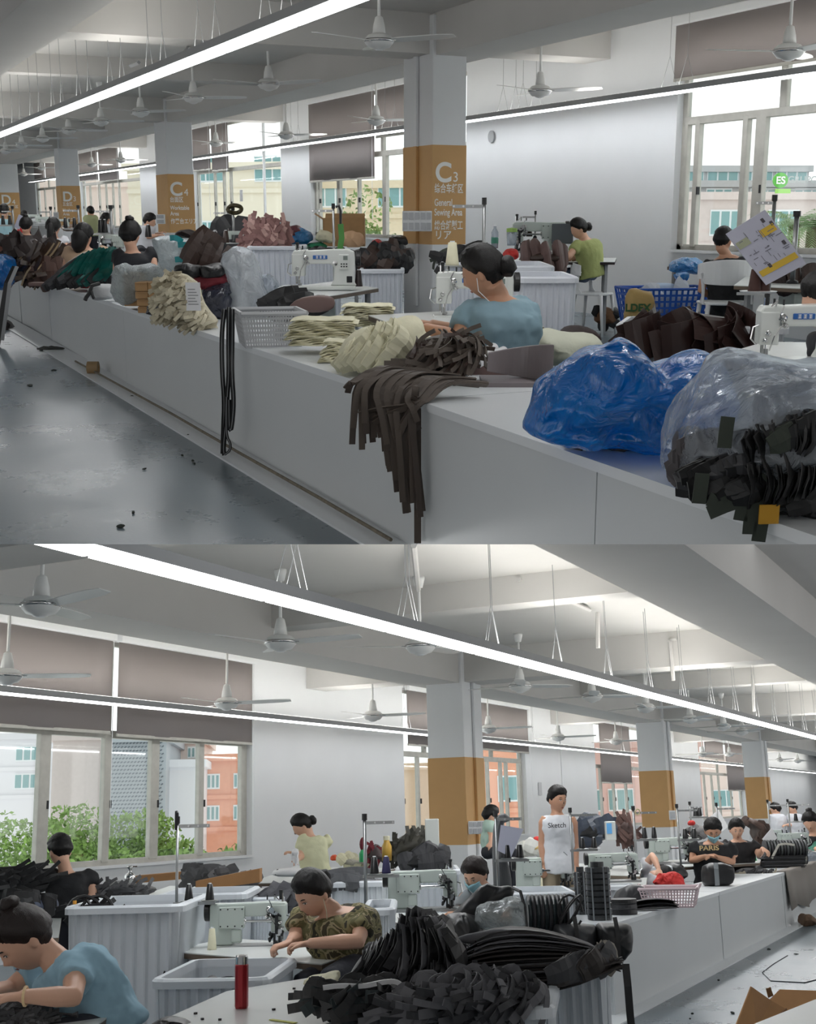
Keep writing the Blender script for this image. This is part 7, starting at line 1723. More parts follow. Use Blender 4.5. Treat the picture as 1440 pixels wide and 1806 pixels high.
for i, (P, mt, D, lab, pc) in enumerate([
    ([(455, 1600), (470, 1578), (500, 1562), (520, 1570), (530, 1590), (500, 1602)], CHAR, 10, 'dark leather pieces in the tub behind the camouflage woman', ('flap', 20, .1, .2, DG2, 50, 30)),
    ([(578, 1560), (585, 1545), (610, 1538), (650, 1548), (690, 1556), (660, 1562)], GRYL, 10.5, 'grey leather sheets draped on the tub right of the camouflage woman', ('flap', 16, .12, .3, GRYL, 85, 12)),
    ([(705, 1530), (712, 1512), (740, 1500), (765, 1502), (785, 1515), (786, 1530)], BLK, 11.5, 'black garments heaped in the tub below the nearest column', ('flap', 14, .15, .2, CHAR, 50, 60)),
    ([(690, 1520), (686, 1496), (705, 1474), (735, 1466), (762, 1470), (768, 1495), (762, 1512)], mat('olive_black', (62, 60, 52), .6, var=.4), 13.5, 'mixed olive and black strips heaped left of the nearest column', ('strap', 50, .04, .25, mat('olive_black', (62, 60, 52), .6), 40, 60)),
    ([(645, 1518), (652, 1494), (665, 1488), (676, 1498), (688, 1518)], mat('wine_grey', (78, 66, 66), .7, var=.4), 14.5, 'small wine and grey bundle right of the tall thread stand', ('strap', 20, .03, .2, WINE, 20, 50)),
    ([(-20, 1578), (-20, 1545), (5, 1530), (40, 1526), (66, 1534), (72, 1556), (60, 1572), (20, 1580)], BLK, 10.6, 'big pile of folded black straps left of the boy in black', ('strap', 60, .03, .5, BLK, 85, 12)),
    ([(168, 1576), (172, 1562), (200, 1554), (240, 1560), (272, 1566), (275, 1574), (220, 1578)], CHAR, 10.8, 'black and white crumpled strips right of the boy in black', ('strap', 40, .03, .18, mat('bw_strip', (90, 90, 92), .5), 60, 50)),
    ([(328, 1556), (335, 1530), (360, 1525), (395, 1532), (420, 1545), (460, 1550), (440, 1558)], mat('bw_pile', (70, 70, 72), .6, var=.5), 12.6, 'black and white cloth pile on the far table below the window end', ('flap', 30, .12, .2, mat('bw_strip', (90, 90, 92), .5), 75, 30)),
    ([(1012, 1482), (1015, 1462), (1040, 1445), (1070, 1440), (1080, 1455), (1074, 1484)], BLK, 15, 'shiny black bag heap right of the standing man', ('flap', 12, .2, .2, mat('blue_black', (54, 62, 76), .4), 40, 60)),
    ([(1080, 1480), (1082, 1455), (1090, 1442), (1108, 1446), (1122, 1478)], mat('brown_mix', (78, 60, 56), .6, var=.3), 15, 'brown strip heap right of the shiny black bag heap', ('strap', 40, .04, .25, mat('brown_mix2', (96, 72, 66), .6), -30, 40)),
    ([(1330, 1485), (1332, 1455), (1310, 1448), (1320, 1440), (1345, 1452), (1352, 1485)], mat('rust_black', (70, 52, 44), .6, var=.4), 19, 'rust and black bundle behind the woman in black', ('flap', 10, .15, .15, mat('rust_black', (70, 52, 44), .6), 40, 60)),
    ([(20, 1600), (30, 1578), (80, 1574), (98, 1590), (92, 1612), (40, 1610)], mat('blue_grey_cloth', (70, 78, 96), .7, var=.4), 9.6, 'blue and black cloth before the boy in black', ('flap', 14, .14, .2, BLK, 80, 20)),
    ([(595, 1512), (600, 1522), (625, 1528), (655, 1524), (660, 1516), (620, 1510)], mat('mixed_pale', (196, 192, 180), .7, var=.3), 15, 'pale mixed cloth on the wall table behind the yellow shirt', ('flap', 8, .15, .15, CREAM, 70, 40)),
    ([(920, 1500), (925, 1488), (950, 1480), (960, 1492), (958, 1502)], mat('yellow_white_mix', (206, 180, 120), .7, var=.4), 14, 'yellow and white cloth left of the standing man', ('flap', 8, .15, .15, mat('wht', (220, 220, 214), .7), 70, 40))]):
    L = Loc(P[0][0], P[0][1], D=D); heap(L, 'goods_pile', lab, 'pile', P, .3, mt, [pc], seed=130 + i, amp=.04, fq=6, pname='piece')
bag(Loc(945, 1485, D=14), 'red_cloth', 'small red cloth left of the standing man', [(938, 1484), (942, 1474), (952, 1474), (956, 1484), (948, 1488)], .1, RED, 150, cat='cloth', amp=.02, n=30, rings=5)
bag(Loc(590, 1510, D=15), 'red_cloth', 'small orange-red packet on the wall table right of the yellow shirt', [(583, 1518), (584, 1508), (594, 1507), (597, 1517)], .1, mat('orange_red', (214, 84, 44), .6), 151, cat='packet', amp=.01, n=30, rings=5)
# tables
def tb(p, lab, z=ZT, **k): table([B.dep(x, y, d) for x, y, d in p], lab, z=z, **k)
L = LB_(440, 1675, ZT)
table(zpts([(290, 1677), (568, 1700), (668, 1668), (400, 1655)], ZT), 'sewing table of the woman in the camouflage top')
machine(LB_(440, 1671, ZT), 372, 512, 1672, 'green-white sewing machine of the woman in camouflage', style='b', mir=True, dy=.12)
cone(B.z(374, 1675, ZT), m=CREAM, h=.13, r=.028, label='cream thread cone left of the green-white machine')
stand(Loc(310, 1680, D=B.depth(B.z(310, 1672, ZT))), 310, 1674, 1450, (60, 0), trayy=1594, label='thread stand with thick black grip, left of the camouflage woman', cones=(333, 370), clabel=['left black cone on the stand beside the big tub', 'right black cone on the stand beside the big tub'], cz=.1, cones_r=.027, r=.009)
L = Loc(310, 1680, D=B.depth(B.z(310, 1672, ZT))); L.obj(MB().tube([L(311, 1464), L(312, 1452), L(312, 1434), L(311, 1430)], [.01, .014, .013, .008], 8).build('stand_grip', BLACK), 'black grip on top of the thread stand at left', 'grip')
t, HM = person(Loc(590, 1690, D=7.25), 'woman in a camouflage top with earphones sewing at the green-white machine', (551, 1577, 0), (588, 1606, .04), (530, 1622, .12), (640, 1622, -.04), (622, 1708, .1),
    [((522, 1655, .05), (512, 1662, -.12), V((-.6, -.3, -.1))), ((632, 1660, -.16), (545, 1664, -.22), V((-1, .1, 0)))], yaw=-42, pitch=32, hs=1.05, shirt=camo(), style='bun', build=1.15, vox=.007, sleeve=.55, skin=SKIN, folds=.022, curl=.95)
MB().tube([HM @ V((.082, -.01, -.02)), HM @ V((.09, -.03, -.08)), HM @ V((.07, -.05, -.16)), HM @ V((.03, -.1, -.2))], .0025, 5).build('earphone_cable', CREAM, t)
chair(gx(650, 7.5), B.rot0 + R_(150), 'white chair behind the woman in camouflage', style='shell', seat=.5)
bag(LB_(600, 1690, ZT), 'cloth_piece', 'grey cloth pieces at the right end of the camouflage woman\'s table', [(553, 1688), (570, 1678), (600, 1668), (640, 1668), (632, 1682), (590, 1690)], .08, GRYL, 152, amp=.01, cat='cloth', dy=.05, n=40, rings=5)
# second station: masked woman
tb([(640, 1606, 9.2), (800, 1612, 8.8), (830, 1598, 10.2), (660, 1596, 10.4)], 'sewing table of the masked woman')
machine(Loc(750, 1606, D=9.4), 686, 812, 1607, 'green-white sewing machine of the masked woman', style='b', mir=True)
stand(Loc(647, 1606, D=9.2), 646, 1606, 1444, (50, 0), trayy=1546, label='tall thread stand left of the masked woman', cones=(661, 682), cm=[BLACK, mat('navy_thread', (36, 34, 74), .7)], clabel=['black cone on the tall stand left of the masked woman', 'navy cone on the tall stand left of the masked woman'], cz=.12, cones_r=.032, r=.013)
person(Loc(850, 1620, D=9.6), 'woman with ponytail and blue face mask sewing near the nearest lower column', (838, 1543, 0), (858, 1570, .03), (822, 1586, .02), (888, 1588, .05), (862, 1660, .1),
    [((808, 1620, -.05), (800, 1612, -.25), None), ((895, 1625, -.1), (850, 1618, -.3), None)], yaw=-28, pitch=28, hs=1.0, shirt=mat('grey_tee', (150, 154, 158), .8), style='tail', mask=True, vox=.009, hair=HAIRB)
bag(Loc(790, 1552, D=9.4), 'tin_cup', 'round brown tin cup on top of the masked woman\'s machine', [(768, 1553), (769, 1543), (776, 1538), (784, 1543), (785, 1553)], .03, mat('brown_tin', (140, 92, 78), .4), 153, cat='cup', amp=.002, n=24, rings=5)
# grey draped frame and sheet beside the nearest column
L = Loc(900, 1600, D=9.9)
t = L.thing('draped_stand', 'dark grey bag frame hung with a pale sheet, right of the nearest lower column', 'stand')
MB().tube(smooth_poly([L(880, 1580), L(876, 1500), L(878, 1460), L(884, 1443), L(890, 1442), L(893, 1450)], 1, False), .035, 8).build('bag_frame', mat('slate_grey', (92, 94, 96), .6), t)
m = MB(); puff(m, px(L, [(872, 1580), (874, 1500), (880, 1470), (890, 1500), (902, 1540), (904, 1580)]), .05, power=.4); m.build('bag_side', mat('slate_grey', (92, 94, 96), .6), t, smooth=True)
m = MB(); P = [L(884, 1455, -.1), L(924, 1462, -.1), L(902, 1512, -.12), L(878, 1500, -.12)]; m.add(P + [p + V((0, .01, 0)) for p in P], [(0, 1, 2, 3), (7, 6, 5, 4), (0, 4, 5, 1), (1, 5, 6, 2), (2, 6, 7, 3), (3, 7, 4, 0)]); m.build('pale_sheet', mat('lilac_paper', (190, 192, 210), .6), t)
stand(Loc(881, 1600, D=9.8), 881, 1600, 1438, (40, 0), trayy=1518, label='thread stand with the grey draped sheet', cones=(896, 918), clabel=['left black cone right of the masked woman', 'right black cone right of the masked woman'], cz=.1, cones_r=.03, r=.012)
# third station
tb([(892, 1568, 12.3), (1030, 1572, 12.0), (1030, 1562, 13.4), (905, 1558, 13.5)], 'sewing table left of the tall shiny rolls')
machine(Loc(960, 1570, D=12.4), 912, 1014, 1570, 'green-white machine left of the tall shiny rolls', style='b', mir=True)
cone(B.z(959, 1569, ZT), m=CREAM, h=.13, r=.03, label='white cone at the machine left of the shiny rolls')
o = MB().lathe([(.001, 0), (.1, 0), (.105, .02), (.1, .05), (.001, .05)], n=26).build('webbing_roll', GRYL); put(o, B.z(930, 1569, ZT)); tag(o, 'flat grey webbing roll left of the white cone', 'roll')
# standing man
t, HM = person(Loc(985, 1520, D=12.4), 'standing man in a white sleeveless top with sketchy lettering', (984, 1411, 0), (983, 1434, .02), (960, 1446, 0), (1010, 1446, 0), (986, 1522, .03),
    [((957, 1490, .0), (959, 1524, -.05), None), ((1014, 1490, .02), (1017, 1526, -.05), None)], yaw=28, pitch=6, hs=1.0, shirt=mat('white_vest', (218, 220, 224), .8, bump=.2, bs=8), sleeve=0, style='short', vox=.009, sit=False, pants=mat('khaki', (160, 146, 124), .8), build=1.0, hem=.04, skin=SKIN2)
L = Loc(985, 1520, D=12.4); o_ = V((L(986, 1522, .03).x, L(986, 1522, .03).y, -L.o.z))
text(t, 'Sketch', L(967, 1460, -.165) - o_, .065, mat('ink_grey', (80, 80, 84), .6), bold=.001)
# fourth station
tb([(1030, 1556, 13.0), (1140, 1560, 12.9), (1142, 1550, 14.4), (1040, 1546, 14.4)], 'sewing table behind the tall shiny rolls')
machine(Loc(1085, 1556, D=13.2), 1040, 1130, 1556, 'green-white machine right behind the tall shiny rolls', style='b', mir=True)
stand(Loc(1013, 1560, D=12.2), 1013, 1560, 1431, (38, 0), trayy=1500, label='thread stand at the standing man\'s arm', cones=(1028, 1049), clabel=['left black cone before the standing man\'s arm', 'right black cone before the standing man\'s arm'], cz=.1, cones_r=.03, r=.012)
stand(Loc(1125, 1545, D=14), 1125, 1545, 1427, (34, 0), trayy=1482, label='thread stand with tape coil left of the second lower column', cones=(1138, 1155), clabel=['tall black cone left of the second lower column\'s foot', 'short black cone at the second lower column\'s foot'], cz=.12, cones_r=.03, r=.014)
L = Loc(1125, 1432, D=13.9); L.obj(MB().tube([L(1125 + 4 * math.cos(a), 1432 + 5 * math.sin(a), -.02) for a in [2*math.pi*i/12 for i in range(13)]], .008, 6).build('tape_coil', mat('yellowed_tape', (190, 180, 140), .5)), 'yellowed tape coil on the stand left of the second lower column', 'tape')
tb([(1012, 1488, 14.4), (1125, 1492, 13.6), (1130, 1482, 16), (1020, 1480, 17)], 'far table carrying the dark heaps right of the standing man', z=.86, motor=False)
t = thing('control_box', 'white upright control box with blue screen on the far table', 'control box', B.dep(1078, 1482, 14)); MB().bx(-.055, .055, -.05, .05, 0, .2).build('housing', BODYW, t, bevel=.01); MB().bx(-.045, .01, -.056, -.05, .07, .18).build('screen', SCREEN, t)
# fifth station: PARIS man and woman in black
tb([(1140, 1524, 16.2), (1340, 1516, 17.2), (1345, 1508, 19.4), (1150, 1510, 18.6)], 'sewing table of the man in the PARIS shirt')
machine(Loc(1185, 1522, D=16.6), 1146, 1228, 1524, 'green-white machine left of the man in the PARIS shirt', style='b', mir=True)
machine(Loc(1290, 1500, D=17.6), 1272, 1294, 1502, 'small machine head between the PARIS man and the woman in black', style='b', simple=True)
t, HM = person(Loc(1258, 1530, D=16.4), 'man in a black PARIS T-shirt with a pale blue face mask', (1258, 1465, 0), (1258, 1484, .04), (1226, 1494, .04), (1290, 1494, .04), (1260, 1562, .15),
    [((1222, 1518, .0), (1246, 1510, -.18), V((.9, -.2, .2))), ((1292, 1520, .0), (1266, 1512, -.18), V((-.9, -.2, .2)))], yaw=-8, pitch=28, hs=1.22, shirt=mat('black_tee', (27, 28, 31), .8), style='short', mask=True, vox=.01, build=1.35, skin=SKIN2)
L = Loc(1258, 1530, D=16.4); o_ = V((L(1260, 1562, .15).x, L(1260, 1562, .15).y, -L.o.z))
text(t, 'PARIS', L(1234, 1500, -.2) - o_, .08, mat('gold_print', (206, 180, 130), .5), bold=.002, sx=1.25)
person(Loc(1305, 1530, D=17.2), 'woman in a sheer black top sitting right of the PARIS man', (1300, 1463, 0), (1302, 1481, .04), (1280, 1491, .04), (1332, 1491, .04), (1306, 1550, .12),
    [((1283, 1512, 0), (1291, 1508, -.15), None), ((1340, 1508, -.05), (1346, 1496, -.2), V((.3, -.5, -.3)))], yaw=-5, pitch=18, hs=1.1, shirt=mat('sheer_black', (32, 30, 32), .8), style='bun', vox=.009, build=1.15)
# rolls and bottles at the counter's right end
L = LB_(1385, 1530)
t = L.thing('ribbed_roll_bundle', 'long bundle of ribbed dark rolls tied with white tape', 'roll')
for i in range(14):
    p = L(1348 + i * 5.4, 1496, .1); MB().lathe([(.001, 0), (.11, 0), (.118, .012), (.11, .03), (.001, .03)], n=20, axis='x', c=(p.x, p.y, p.z)).build('roll_layer', [CHAR, mat('slate_roll', (84, 88, 88), .4)][i % 2], t)
MB().ribbon([L(1362, 1514, -.1), L(1374, 1490, -.1), L(1386, 1488, -.1), L(1402, 1490, -.1)], .03, .01, (0, 0, 1)).build('white_tape', mat('pale_tape', (190, 188, 178), .6), t)
t = L.thing('leather_sheet_stack', 'stack of dark leather sheets under the ribbed rolls', 'leather stack')
for i in range(10):
    a = L(1344, 1530 - i * 2.2); b = L(1418, 1530 - i * 2.2); x_ = .02 * math.sin(i * 2.1)
    MB().bx(a.x + x_, b.x + x_, -.1 + .02 * math.cos(i), .3, a.z - L(1344, 1530).z, a.z - L(1344, 1530).z + .009).build('leather_sheet', [BLK, CHAR, DG2][i % 3], t)
t = L.thing('tied_roll', 'dark roll tied with a white band behind the sheet stack', 'roll'); p = L(1410, 1512, .2); MB().lathe([(.001, -.1), (.1, -.1), (.1, .1), (.001, .1)], n=22, axis='x', c=(p.x, p.y, p.z)).build('roll', CHAR, t); MB().lathe([(.101, .06), (.101, .085)], n=22, axis='x', c=(p.x, p.y, p.z)).build('white_band', mat('pale_tape', (190, 188, 178), .6), t)
t = thing('glue_bottle', 'small white glue bottle with green nozzle on the counter', 'bottle', B.z(1336, 1534, ZC)); MB().lathe([(.001, 0), (.035, 0), (.035, .07), (.015, .085), (.001, .085)], n=16).build('bottle_body', WPLA, t, smooth=True); MB().lathe([(.018, .085), (.014, .1), (.004, .16), (.001, .16)], n=12).build('nozzle', mat('green_cap', (40, 160, 96), .4), t)
heap(LB_(1320, 1540), 'strip_pile', 'loose grey and beige strips before the glue bottle', 'strip pile', [(1296, 1542), (1300, 1532), (1330, 1530), (1362, 1534), (1366, 1542), (1320, 1546)], .12, GRYL, [('strap', 20, .03, .16, CHAR, 85, 25), ('strap', 8, .04, .16, mat('beige_strip', (176, 168, 150), .7), 85, 25)], seed=155, amp=.01)
bag(LB_(1430, 1515), 'plastic_bag', 'mint green film bundle at the right edge', [(1418, 1512), (1420, 1492), (1435, 1480), (1470, 1480), (1470, 1515)], .2, film('mint_film', (120, 206, 176), .75), 156, amp=.04, dy=.3)
bag(LB_(1425, 1520), 'plastic_bag', 'pale blue-grey film below the mint green bundle', [(1405, 1520), (1412, 1508), (1435, 1502), (1470, 1505), (1470, 1524), (1430, 1526)], .15, CLEARF, 157, amp=.03, dy=.1)
# people further off
quick('boy in a black T-shirt standing with his back turned at the big lower window', 106, 1502, 10.6, (94, 160, 1546), 1606, -140, mat('black_tee', (27, 28, 31), .8), 'short', [((90, 1580, .0), (84, 1582, .25), None), ((163, 1582, -.05), (150, 1600, -.15), None)], hs=1.05, sit=False, pitch=20)
quick('woman in a pale yellow shirt leaning over the wall table', 533, 1457, 14.4, (536, 580, 1480), 1542, -82, mat('pale_yellow_shirt', (214, 214, 178), .85, bump=.2), 'lowbun', [((532, 1510, -.15), (526, 1515, -.3), None), ((545, 1512, .1), (520, 1505, .0), None)], hs=1.05, sit=False, pitch=35, hem=.0)
quick('distant person in white with black hair, left of two at far right', 1369, 1428, 25, (1360, 1382, 1440), 1468, -120, mat('white_tee', (212, 214, 220), .8), 'short')
quick('distant person in white leaning left, right one of two at far right', 1398, 1426, 25, (1394, 1412, 1440), 1470, -80, mat('white_tee', (212, 214, 220), .8), 'short', [((1396, 1455, -.1), (1388, 1455, -.2), None)] * 2)
quick('woman in black with tousled hair bun cut off by the right edge', 1430, 1450, 21, (1420, 1470, 1478), 1530, -20, mat('black_tee', (27, 28, 31), .8), 'highbun', [((1418, 1500, -.1), (1412, 1492, -.3), None), ((1475, 1500, 0), (1450, 1495, -.2), None)], pitch=30, hs=1.35, bld=1.4)
quick('person in mint green behind the nearest lower column at the window', 866, 1440, 16, (860, 880, 1452), 1500, 100, mat('mint_tee', (188, 214, 202), .8), 'short', [((868, 1475, -.1), (866, 1485, -.2), None)] * 2)
quick('seated person with white sleeve, arm seen left of the shiny black sheet', 1150, 1500, 11.6, (1140, 1175, 1520), 1570, 170, mat('white_tee', (212, 214, 220), .8), 'none', [((1140, 1522, -.35), (1160, 1512, -.3), None)] * 2, hs=.01) if False else None
tb([(1350, 1490, 20.5), (1440, 1492, 20), (1460, 1480, 24), (1360, 1480, 25)], 'distant sewing table at far right', motor=False)
machine(Loc(1405, 1496, D=20), 1372, 1430, 1502, 'green-white machine at the right end, before the tousled woman', style='b', mir=True)
machine(Loc(1370, 1475, D=20), 1355, 1380, 1478, 'small distant machine left of the two people in white', style='b', simple=True)
for i, (x, yb_, yt, D, ar, tr_, cs, lab) in enumerate([(1202, 1530, 1423, 15.6, (28, 0), 1482, (1210, 1226), 'thread stand right of the second lower column'), (1269, 1480, 1420, 18, (28, 0), None, (), 'thread stand above the man in the PARIS shirt'), (1221, 1470, 1418, 18, (18, 0), 1442, (1228, 1235), 'small thread stand behind the second lower column'), (1362, 1500, 1414, 21, (30, 0), None, (), 'thread stand at the third lower column'), (1398, 1500, 1413, 21, (30, 0), 1450, (1405, 1420), 'thread stand before the two people in white')]):
    stand(Loc(x, yb_, D=D), x, yb_, yt, ar, trayy=tr_, label=lab, cones=cs, clabel=['left cone on the ' + lab, 'right cone on the ' + lab], cz=.12, cones_r=.035, r=.013)
L = Loc(1290, 1480, D=18.5)
t = L.thing('plan_sheet', 'tilted white plan sheet behind the man in the PARIS shirt', 'poster')
for k_, P in enumerate(([(1248, 1445), (1268, 1428), (1285, 1458), (1272, 1468)],)):
    q = [L(x, y, .2) for x, y in P]; m = MB(); m.add(q + [p + V((0, .01, 0)) for p in q], [(0, 1, 2, 3), (7, 6, 5, 4), (0, 4, 5, 1), (1, 5, 6, 2), (2, 6, 7, 3), (3, 7, 4, 0)]); m.build('sheet', PAPER, t)
t = L.thing('plan_sheet', 'tilted white plan sheet right of the woman in black', 'poster')
q = [L(x, y, -.2) for x, y in [(1345, 1480), (1362, 1460), (1372, 1478), (1358, 1490)]]; m = MB(); m.add(q + [p + V((0, .01, 0)) for p in q], [(0, 1, 2, 3), (7, 6, 5, 4), (0, 4, 5, 1), (1, 5, 6, 2), (2, 6, 7, 3), (3, 7, 4, 0)]); m.build('sheet', PAPER, t)
bag(Loc(1218, 1450, D=16), 'red_ball', 'round red bundle left of the man in the PARIS shirt', [(1215, 1456), (1214, 1449), (1220, 1445), (1226, 1449), (1225, 1456)], .1, RED, 158, cat='bundle', amp=.01, n=24, rings=5)
heap(Loc(1200, 1470, D=20), 'goods_pile', 'mixed grey goods behind the thread stand at the second lower column', 'pile', [(1205, 1478), (1208, 1462), (1225, 1455), (1250, 1458), (1255, 1478)], .3, mat('mixed_grey', (110, 108, 108), .7, var=.4), [('flap', 14, .15, .15, mat('mixed_grey', (110, 108, 108), .7), 60, 60)], seed=159)
boxon(827, 858, 1447, 1471, B.depth(V((xcs[0] + .4, YC - .15, 1.3))) - .3, 'white socket panel on the nearest lower column', (4, 2))
boxon(1181, 1193, 1429, 1446, B.depth(V((xcs[1] + .3, YC - .12, 1.3))) - .2, 'white switch box on the second lower column', (1, 1))
boxon(1354, 1361, 1413, 1428, B.depth(V((xcs[2] + .3, YC - .12, 1.3))) - .2, 'small switch box on the third lower column', (1, 1))
# left wall tables
table([B.dep(150, 1578, 10.4), B.dep(300, 1585, 9.9), B.dep(480, 1556, 13.5), B.dep(300, 1548, 14.5)], 'long pale work table in front of the big lower window', z=.84, motor=False)
table([B.dep(-60, 1612, 8.6), B.dep(105, 1610, 8.8), B.dep(110, 1590, 10.8), B.dep(-60, 1588, 11)], 'work table before the boy in black', z=.82, motor=False)
table([B.dep(440, 1545, 14.2), B.dep(590, 1540, 14), B.dep(700, 1520, 17), B.dep(520, 1520, 18.5)], 'long wall table at which the yellow-shirted woman works', z=.86, motor=False)
t = Loc(400, 1580, D=12).thing('cardboard_carton', 'long cardboard carton lying under the far table edge', 'cardboard'); L = Loc(400, 1580, D=12)
a, b = L(345, 1572), L(458, 1556); MB().add([a, b, b + V((0, 0, .12)), a + V((0, 0, .09)), a + V((0, .2, 0)), b + V((0, .2, 0)), b + V((0, .2, .12)), a + V((0, .2, .09))], [(0, 1, 2, 3), (4, 7, 6, 5), (0, 4, 5, 1), (1, 5, 6, 2), (2, 6, 7, 3), (3, 7, 4, 0)]).build('carton', CARD2, t)
t = Loc(280, 1556, D=12.8).thing('cardboard_tray', 'long flat cardboard carton behind the steel bottle', 'cardboard'); L = Loc(280, 1556, D=12.8); a, b = L(238, 1558), L(328, 1550); MB().add([a, b, b + V((0, 0, .07)), a + V((0, 0, .07)), a + V((0, .2, 0)), b + V((0, .2, 0)), b + V((0, .2, .07)), a + V((0, .2, .07))], [(0, 1, 2, 3), (4, 7, 6, 5), (0, 4, 5, 1), (1, 5, 6, 2), (2, 6, 7, 3), (3, 7, 4, 0)]).build('carton', CARD2, t)
t = thing('steel_pump_bottle', 'small silver pump canister below the window', 'canister', B.dep(229, 1560, 12))
MB().lathe([(.001, 0), (.05, 0), (.05, .08), (.03, .1), (.015, .11), (.015, .14), (.03, .15), (.03, .165), (.001, .17)], n=18).build('canister_body', CHROME, t, smooth=True); MB().box((.03, 0, .16), (.07, .012, .012)).build('spout', CHROME, t)
t = Loc(510, 1540, D=14).thing('striped_cloth', 'white striped cloth spread on the wall table left of the yellow shirt', 'cloth'); L = Loc(510, 1540, D=14)
m = MB(); puff(m, px(L, [(478, 1545), (485, 1532), (530, 1530), (545, 1538), (530, 1546)]), .25, power=.4); m.build('cloth', PAPER, t, smooth=True)
for i in range(8): MB().ribbon([L(486 + i * 7, 1543, -.24), L(490 + i * 7, 1533, -.1)], .015, .004).build('stripe', CHAR, t)
bag(Loc(520, 1505, D=14), 'flower_bundle', 'small bundle of white trimmings in the yellow-shirted woman\'s hand', [(514, 1510), (513, 1500), (520, 1496), (528, 1500), (528, 1520), (522, 1530), (518, 1520)], .06, PAPER, 160, cat='bundle', amp=.02, fq=16, n=36, rings=5)
t = thing('glue_can', 'amber glue bottle before the wall, right of the tall thread stand', 'bottle', B.dep(683, 1518, 13)); MB().lathe([(.001, 0), (.05, 0), (.05, .14), (.03, .18), (.03, .2), (.001, .2)], n=16).build('bottle_body', mat('amber', (200, 160, 70), .3), t, smooth=True); MB().cyl((0, 0, .2), (0, 0, .24), .033).build('cap', CREAM, t)
t = thing('figure_bottle', 'small red and green wrapped bottle left of the wine bundle', 'bottle', B.dep(641, 1520, 13)); MB().lathe([(.001, 0), (.04, 0), (.04, .08), (.02, .12), (.001, .12)], n=14).build('green_part', mat('green_cap', (40, 160, 96), .4), t); MB().ball((0, 0, .17), (.035, .03, .07), 10, 8).build('red_part', WINE, t)
o = MB().bx(-.07, .07, -.05, .05, 0, .42).build('white_box', BODYW, bevel=.01); put(o, B.dep(764, 1520, 13), B.rot0); tag(o, 'tall white box leaning at the left side of the nearest lower column', 'box')
# notices on the wall
o = MB().bx(-.12, .12, -.004, 0, -.15, .15).build('wall_notice', mat('notice', (196, 198, 200), .6)); put(o, B.y(953, 1391, YW - .01), 0); tag(o, 'small faint notice on the wall left of the standing man\'s head', 'notice')
setroom(A)
o = MB().bx(-.12, .12, -.004, 0, -.15, .15).build('wall_notice', mat('notice', (196, 198, 200), .6)); put(o, A.y(426, 345, YW - .01), 0); tag(o, 'small faint notice on the bare wall right of the C4 window', 'notice')
setroom(B)
# ---- outside the lower windows
LEAFB = mat('leaf_green_bright', (134, 166, 86), .7, var=.35, vs=1.2)
def ztb(x, y, D): return RM.dep(x, y, D).z
g = -8.0
D = 46
for i, (x, y, r) in enumerate(((10, 1440, 3.2), (70, 1425, 3.2), (130, 1432, 3.0), (175, 1448, 2.4), (215, 1455, 2.2), (250, 1475, 1.8), (300, 1490, 1.6), (340, 1490, 1.7), (395, 1485, 1.9), (430, 1488, 1.5))):
    tree(at(x, y, D - i * .4, -5), r, ztb(x, y - r * 12 + 18, D) + 5, 'leafy tree outside the big lower window, %s' % ['first from the left edge', 'second from the left edge', 'behind the boy in black', 'right of the boy in black', 'before the patterned wall', 'right foot of the patterned wall', 'before the blank wall', 'left of the thread stand grip', 'before the orange building', 'at the right window end'][i], LEAFB, 5000, .11, 200 + i)
building(at(45, 1400, 70, g), B.rot0 + .1, 4.4, 8, ztb(45, 1304, 70) - g, 'white building with green windows at far left outside', mat('white_facade', (222, 222, 226), .9), 2, 1, TEALG, z0=ztb(45, 1392, 70) - g, dz=1.5, wz=.85, ww=1.25)
building(at(2, 1400, 74, g), B.rot0 + .1, 3, 6, ztb(2, 1356, 74) - g, 'low pale annex at the left edge outside the lower window', mat('white_facade', (222, 222, 226), .9), 1, 1, TEALG, z0=ztb(2, 1403, 74) - g, wz=.4, ww=.9)
building(at(148, 1400, 60, g), B.rot0 + .15, 3.0, 8, ztb(142, 1306, 60) - g, 'blank pale building behind the boy in black', FACPK, 0, 0, TEALG)
t = building(at(241, 1400, 58, g), B.rot0 + .1, 2.6, 8, ztb(239, 1309, 58) - g, 'tower wall of grey scale-patterned cladding', mat('cladding_base', (168, 174, 180), .9), 0, 0, TEALG)
o = t; W_ = 2.6
ob0 = None; rnd = random.Random(2)
m = MB()
hh = ztb(239, 1309, 58) - g
for i in range(44):
    for j in range(16):
        x = -W_/2 + (j + .5 + .5 * (i % 2)) * W_ / 17; z = hh - .1 - i * .17
        m.add([V((x - .06, -.05, z)), V((x + .05, -.1, z + .05)), V((x + .03, -.05, z + .11)), V((x - .07, -.03, z + .07))], [(0, 1, 2, 3)])
c_ = m.build('scale_cladding', mat('cladding_scale', (110, 118, 126), .8), t); c_['kind'] = 'stuff'
building(at(324, 1400, 60, g), B.rot0 + .1, 1.7, 8, ztb(320, 1353, 60) - g, 'blank white block with a drain pipe', mat('white_facade', (222, 222, 226), .9), 0, 0, TEALG)
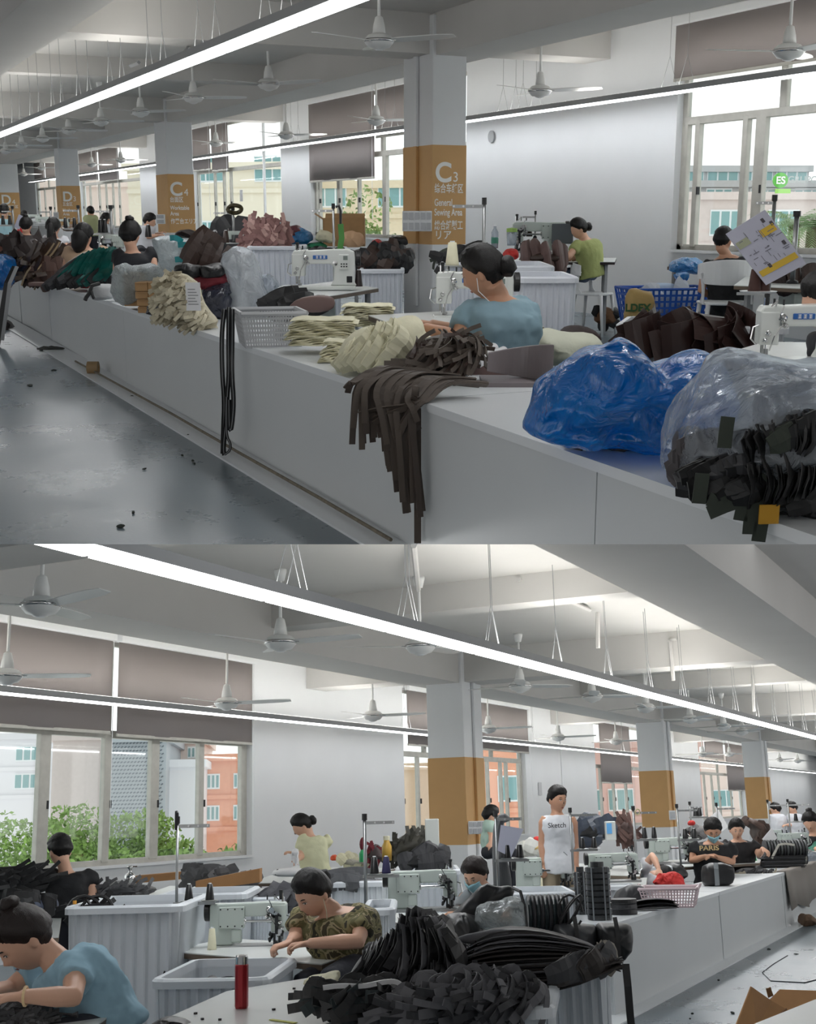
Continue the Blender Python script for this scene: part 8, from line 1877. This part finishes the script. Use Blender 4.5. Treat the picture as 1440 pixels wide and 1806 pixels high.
building(at(322, 1400, 66, g), B.rot0 + .1, 2.1, 8, ztb(315, 1312, 66) - g, 'pinkish upper block behind the blank white block', mat('pale_pink_facade', (222, 206, 198), .9), 1, 2, TEALG, z0=ztb(315, 1338, 66) - g, wz=.6, ww=.6)
building(at(400, 1400, 64, g), B.rot0 - .05, 2.7, 8, ztb(408, 1342, 64) - g, 'orange building at the right end of the big lower window', FACOR, 2, 2, TEALG, z0=ztb(408, 1447, 64) - g, dz=1.55, wz=.75, ww=.65)
building(at(740, 1400, 66, g), B.rot0, 9, 8, ztb(740, 1358, 66) - g, 'cream house outside the window beside the nearest lower column', FACBE, 3, 4, TEALG, z0=1.2, dz=2.9)
building(at(905, 1400, 60, g), B.rot0, 7, 8, ztb(905, 1290, 60) - g, 'orange brick block outside, right of the nearest lower column', FACOR, 4, 3, TEALG, z0=1.2, dz=2.9)
building(at(1095, 1400, 70, g), B.rot0, 9, 8, ztb(1095, 1320, 70) - g, 'pale red brick block outside the third window', mat('brick_pale', (206, 176, 168), .9), 4, 5, TEALG, z0=1.2, dz=2.7)
building(at(1275, 1400, 90, g), B.rot0, 9, 8, ztb(1275, 1340, 90) - g, 'pale pink block outside the fourth window', mat('pale_pink_facade', (222, 206, 198), .9), 4, 3, TEALG, z0=1.2, dz=2.7)
person(Loc(1160, 1545, D=15), 'person bent low behind the black sheet, white sleeve and elbow raised', (1172, 1545, .05), (1160, 1538, 0), (1136, 1532, -.05), (1168, 1545, .1), (1150, 1600, .1),
    [((1152, 1509, -.15), (1162, 1532, -.3), None), ((1175, 1565, 0), (1170, 1570, -.2), None)], yaw=20, pitch=50, hs=.95, shirt=mat('white_tee', (212, 214, 220), .8), style='bun', vox=.011, face=False, build=1.2)
bpy.context.view_layer.update()
dg = bpy.context.evaluated_depsgraph_get()
for o in [o for o in COL.objects if o.type == 'FONT']:
    me = bpy.data.meshes.new_from_object(o.evaluated_get(dg)); q = bpy.data.objects.new('lettering', me); COL.objects.link(q)
    q.parent = o.parent; q.matrix_basis = o.matrix_basis.copy(); c = o.data; bpy.data.objects.remove(o); bpy.data.curves.remove(c)
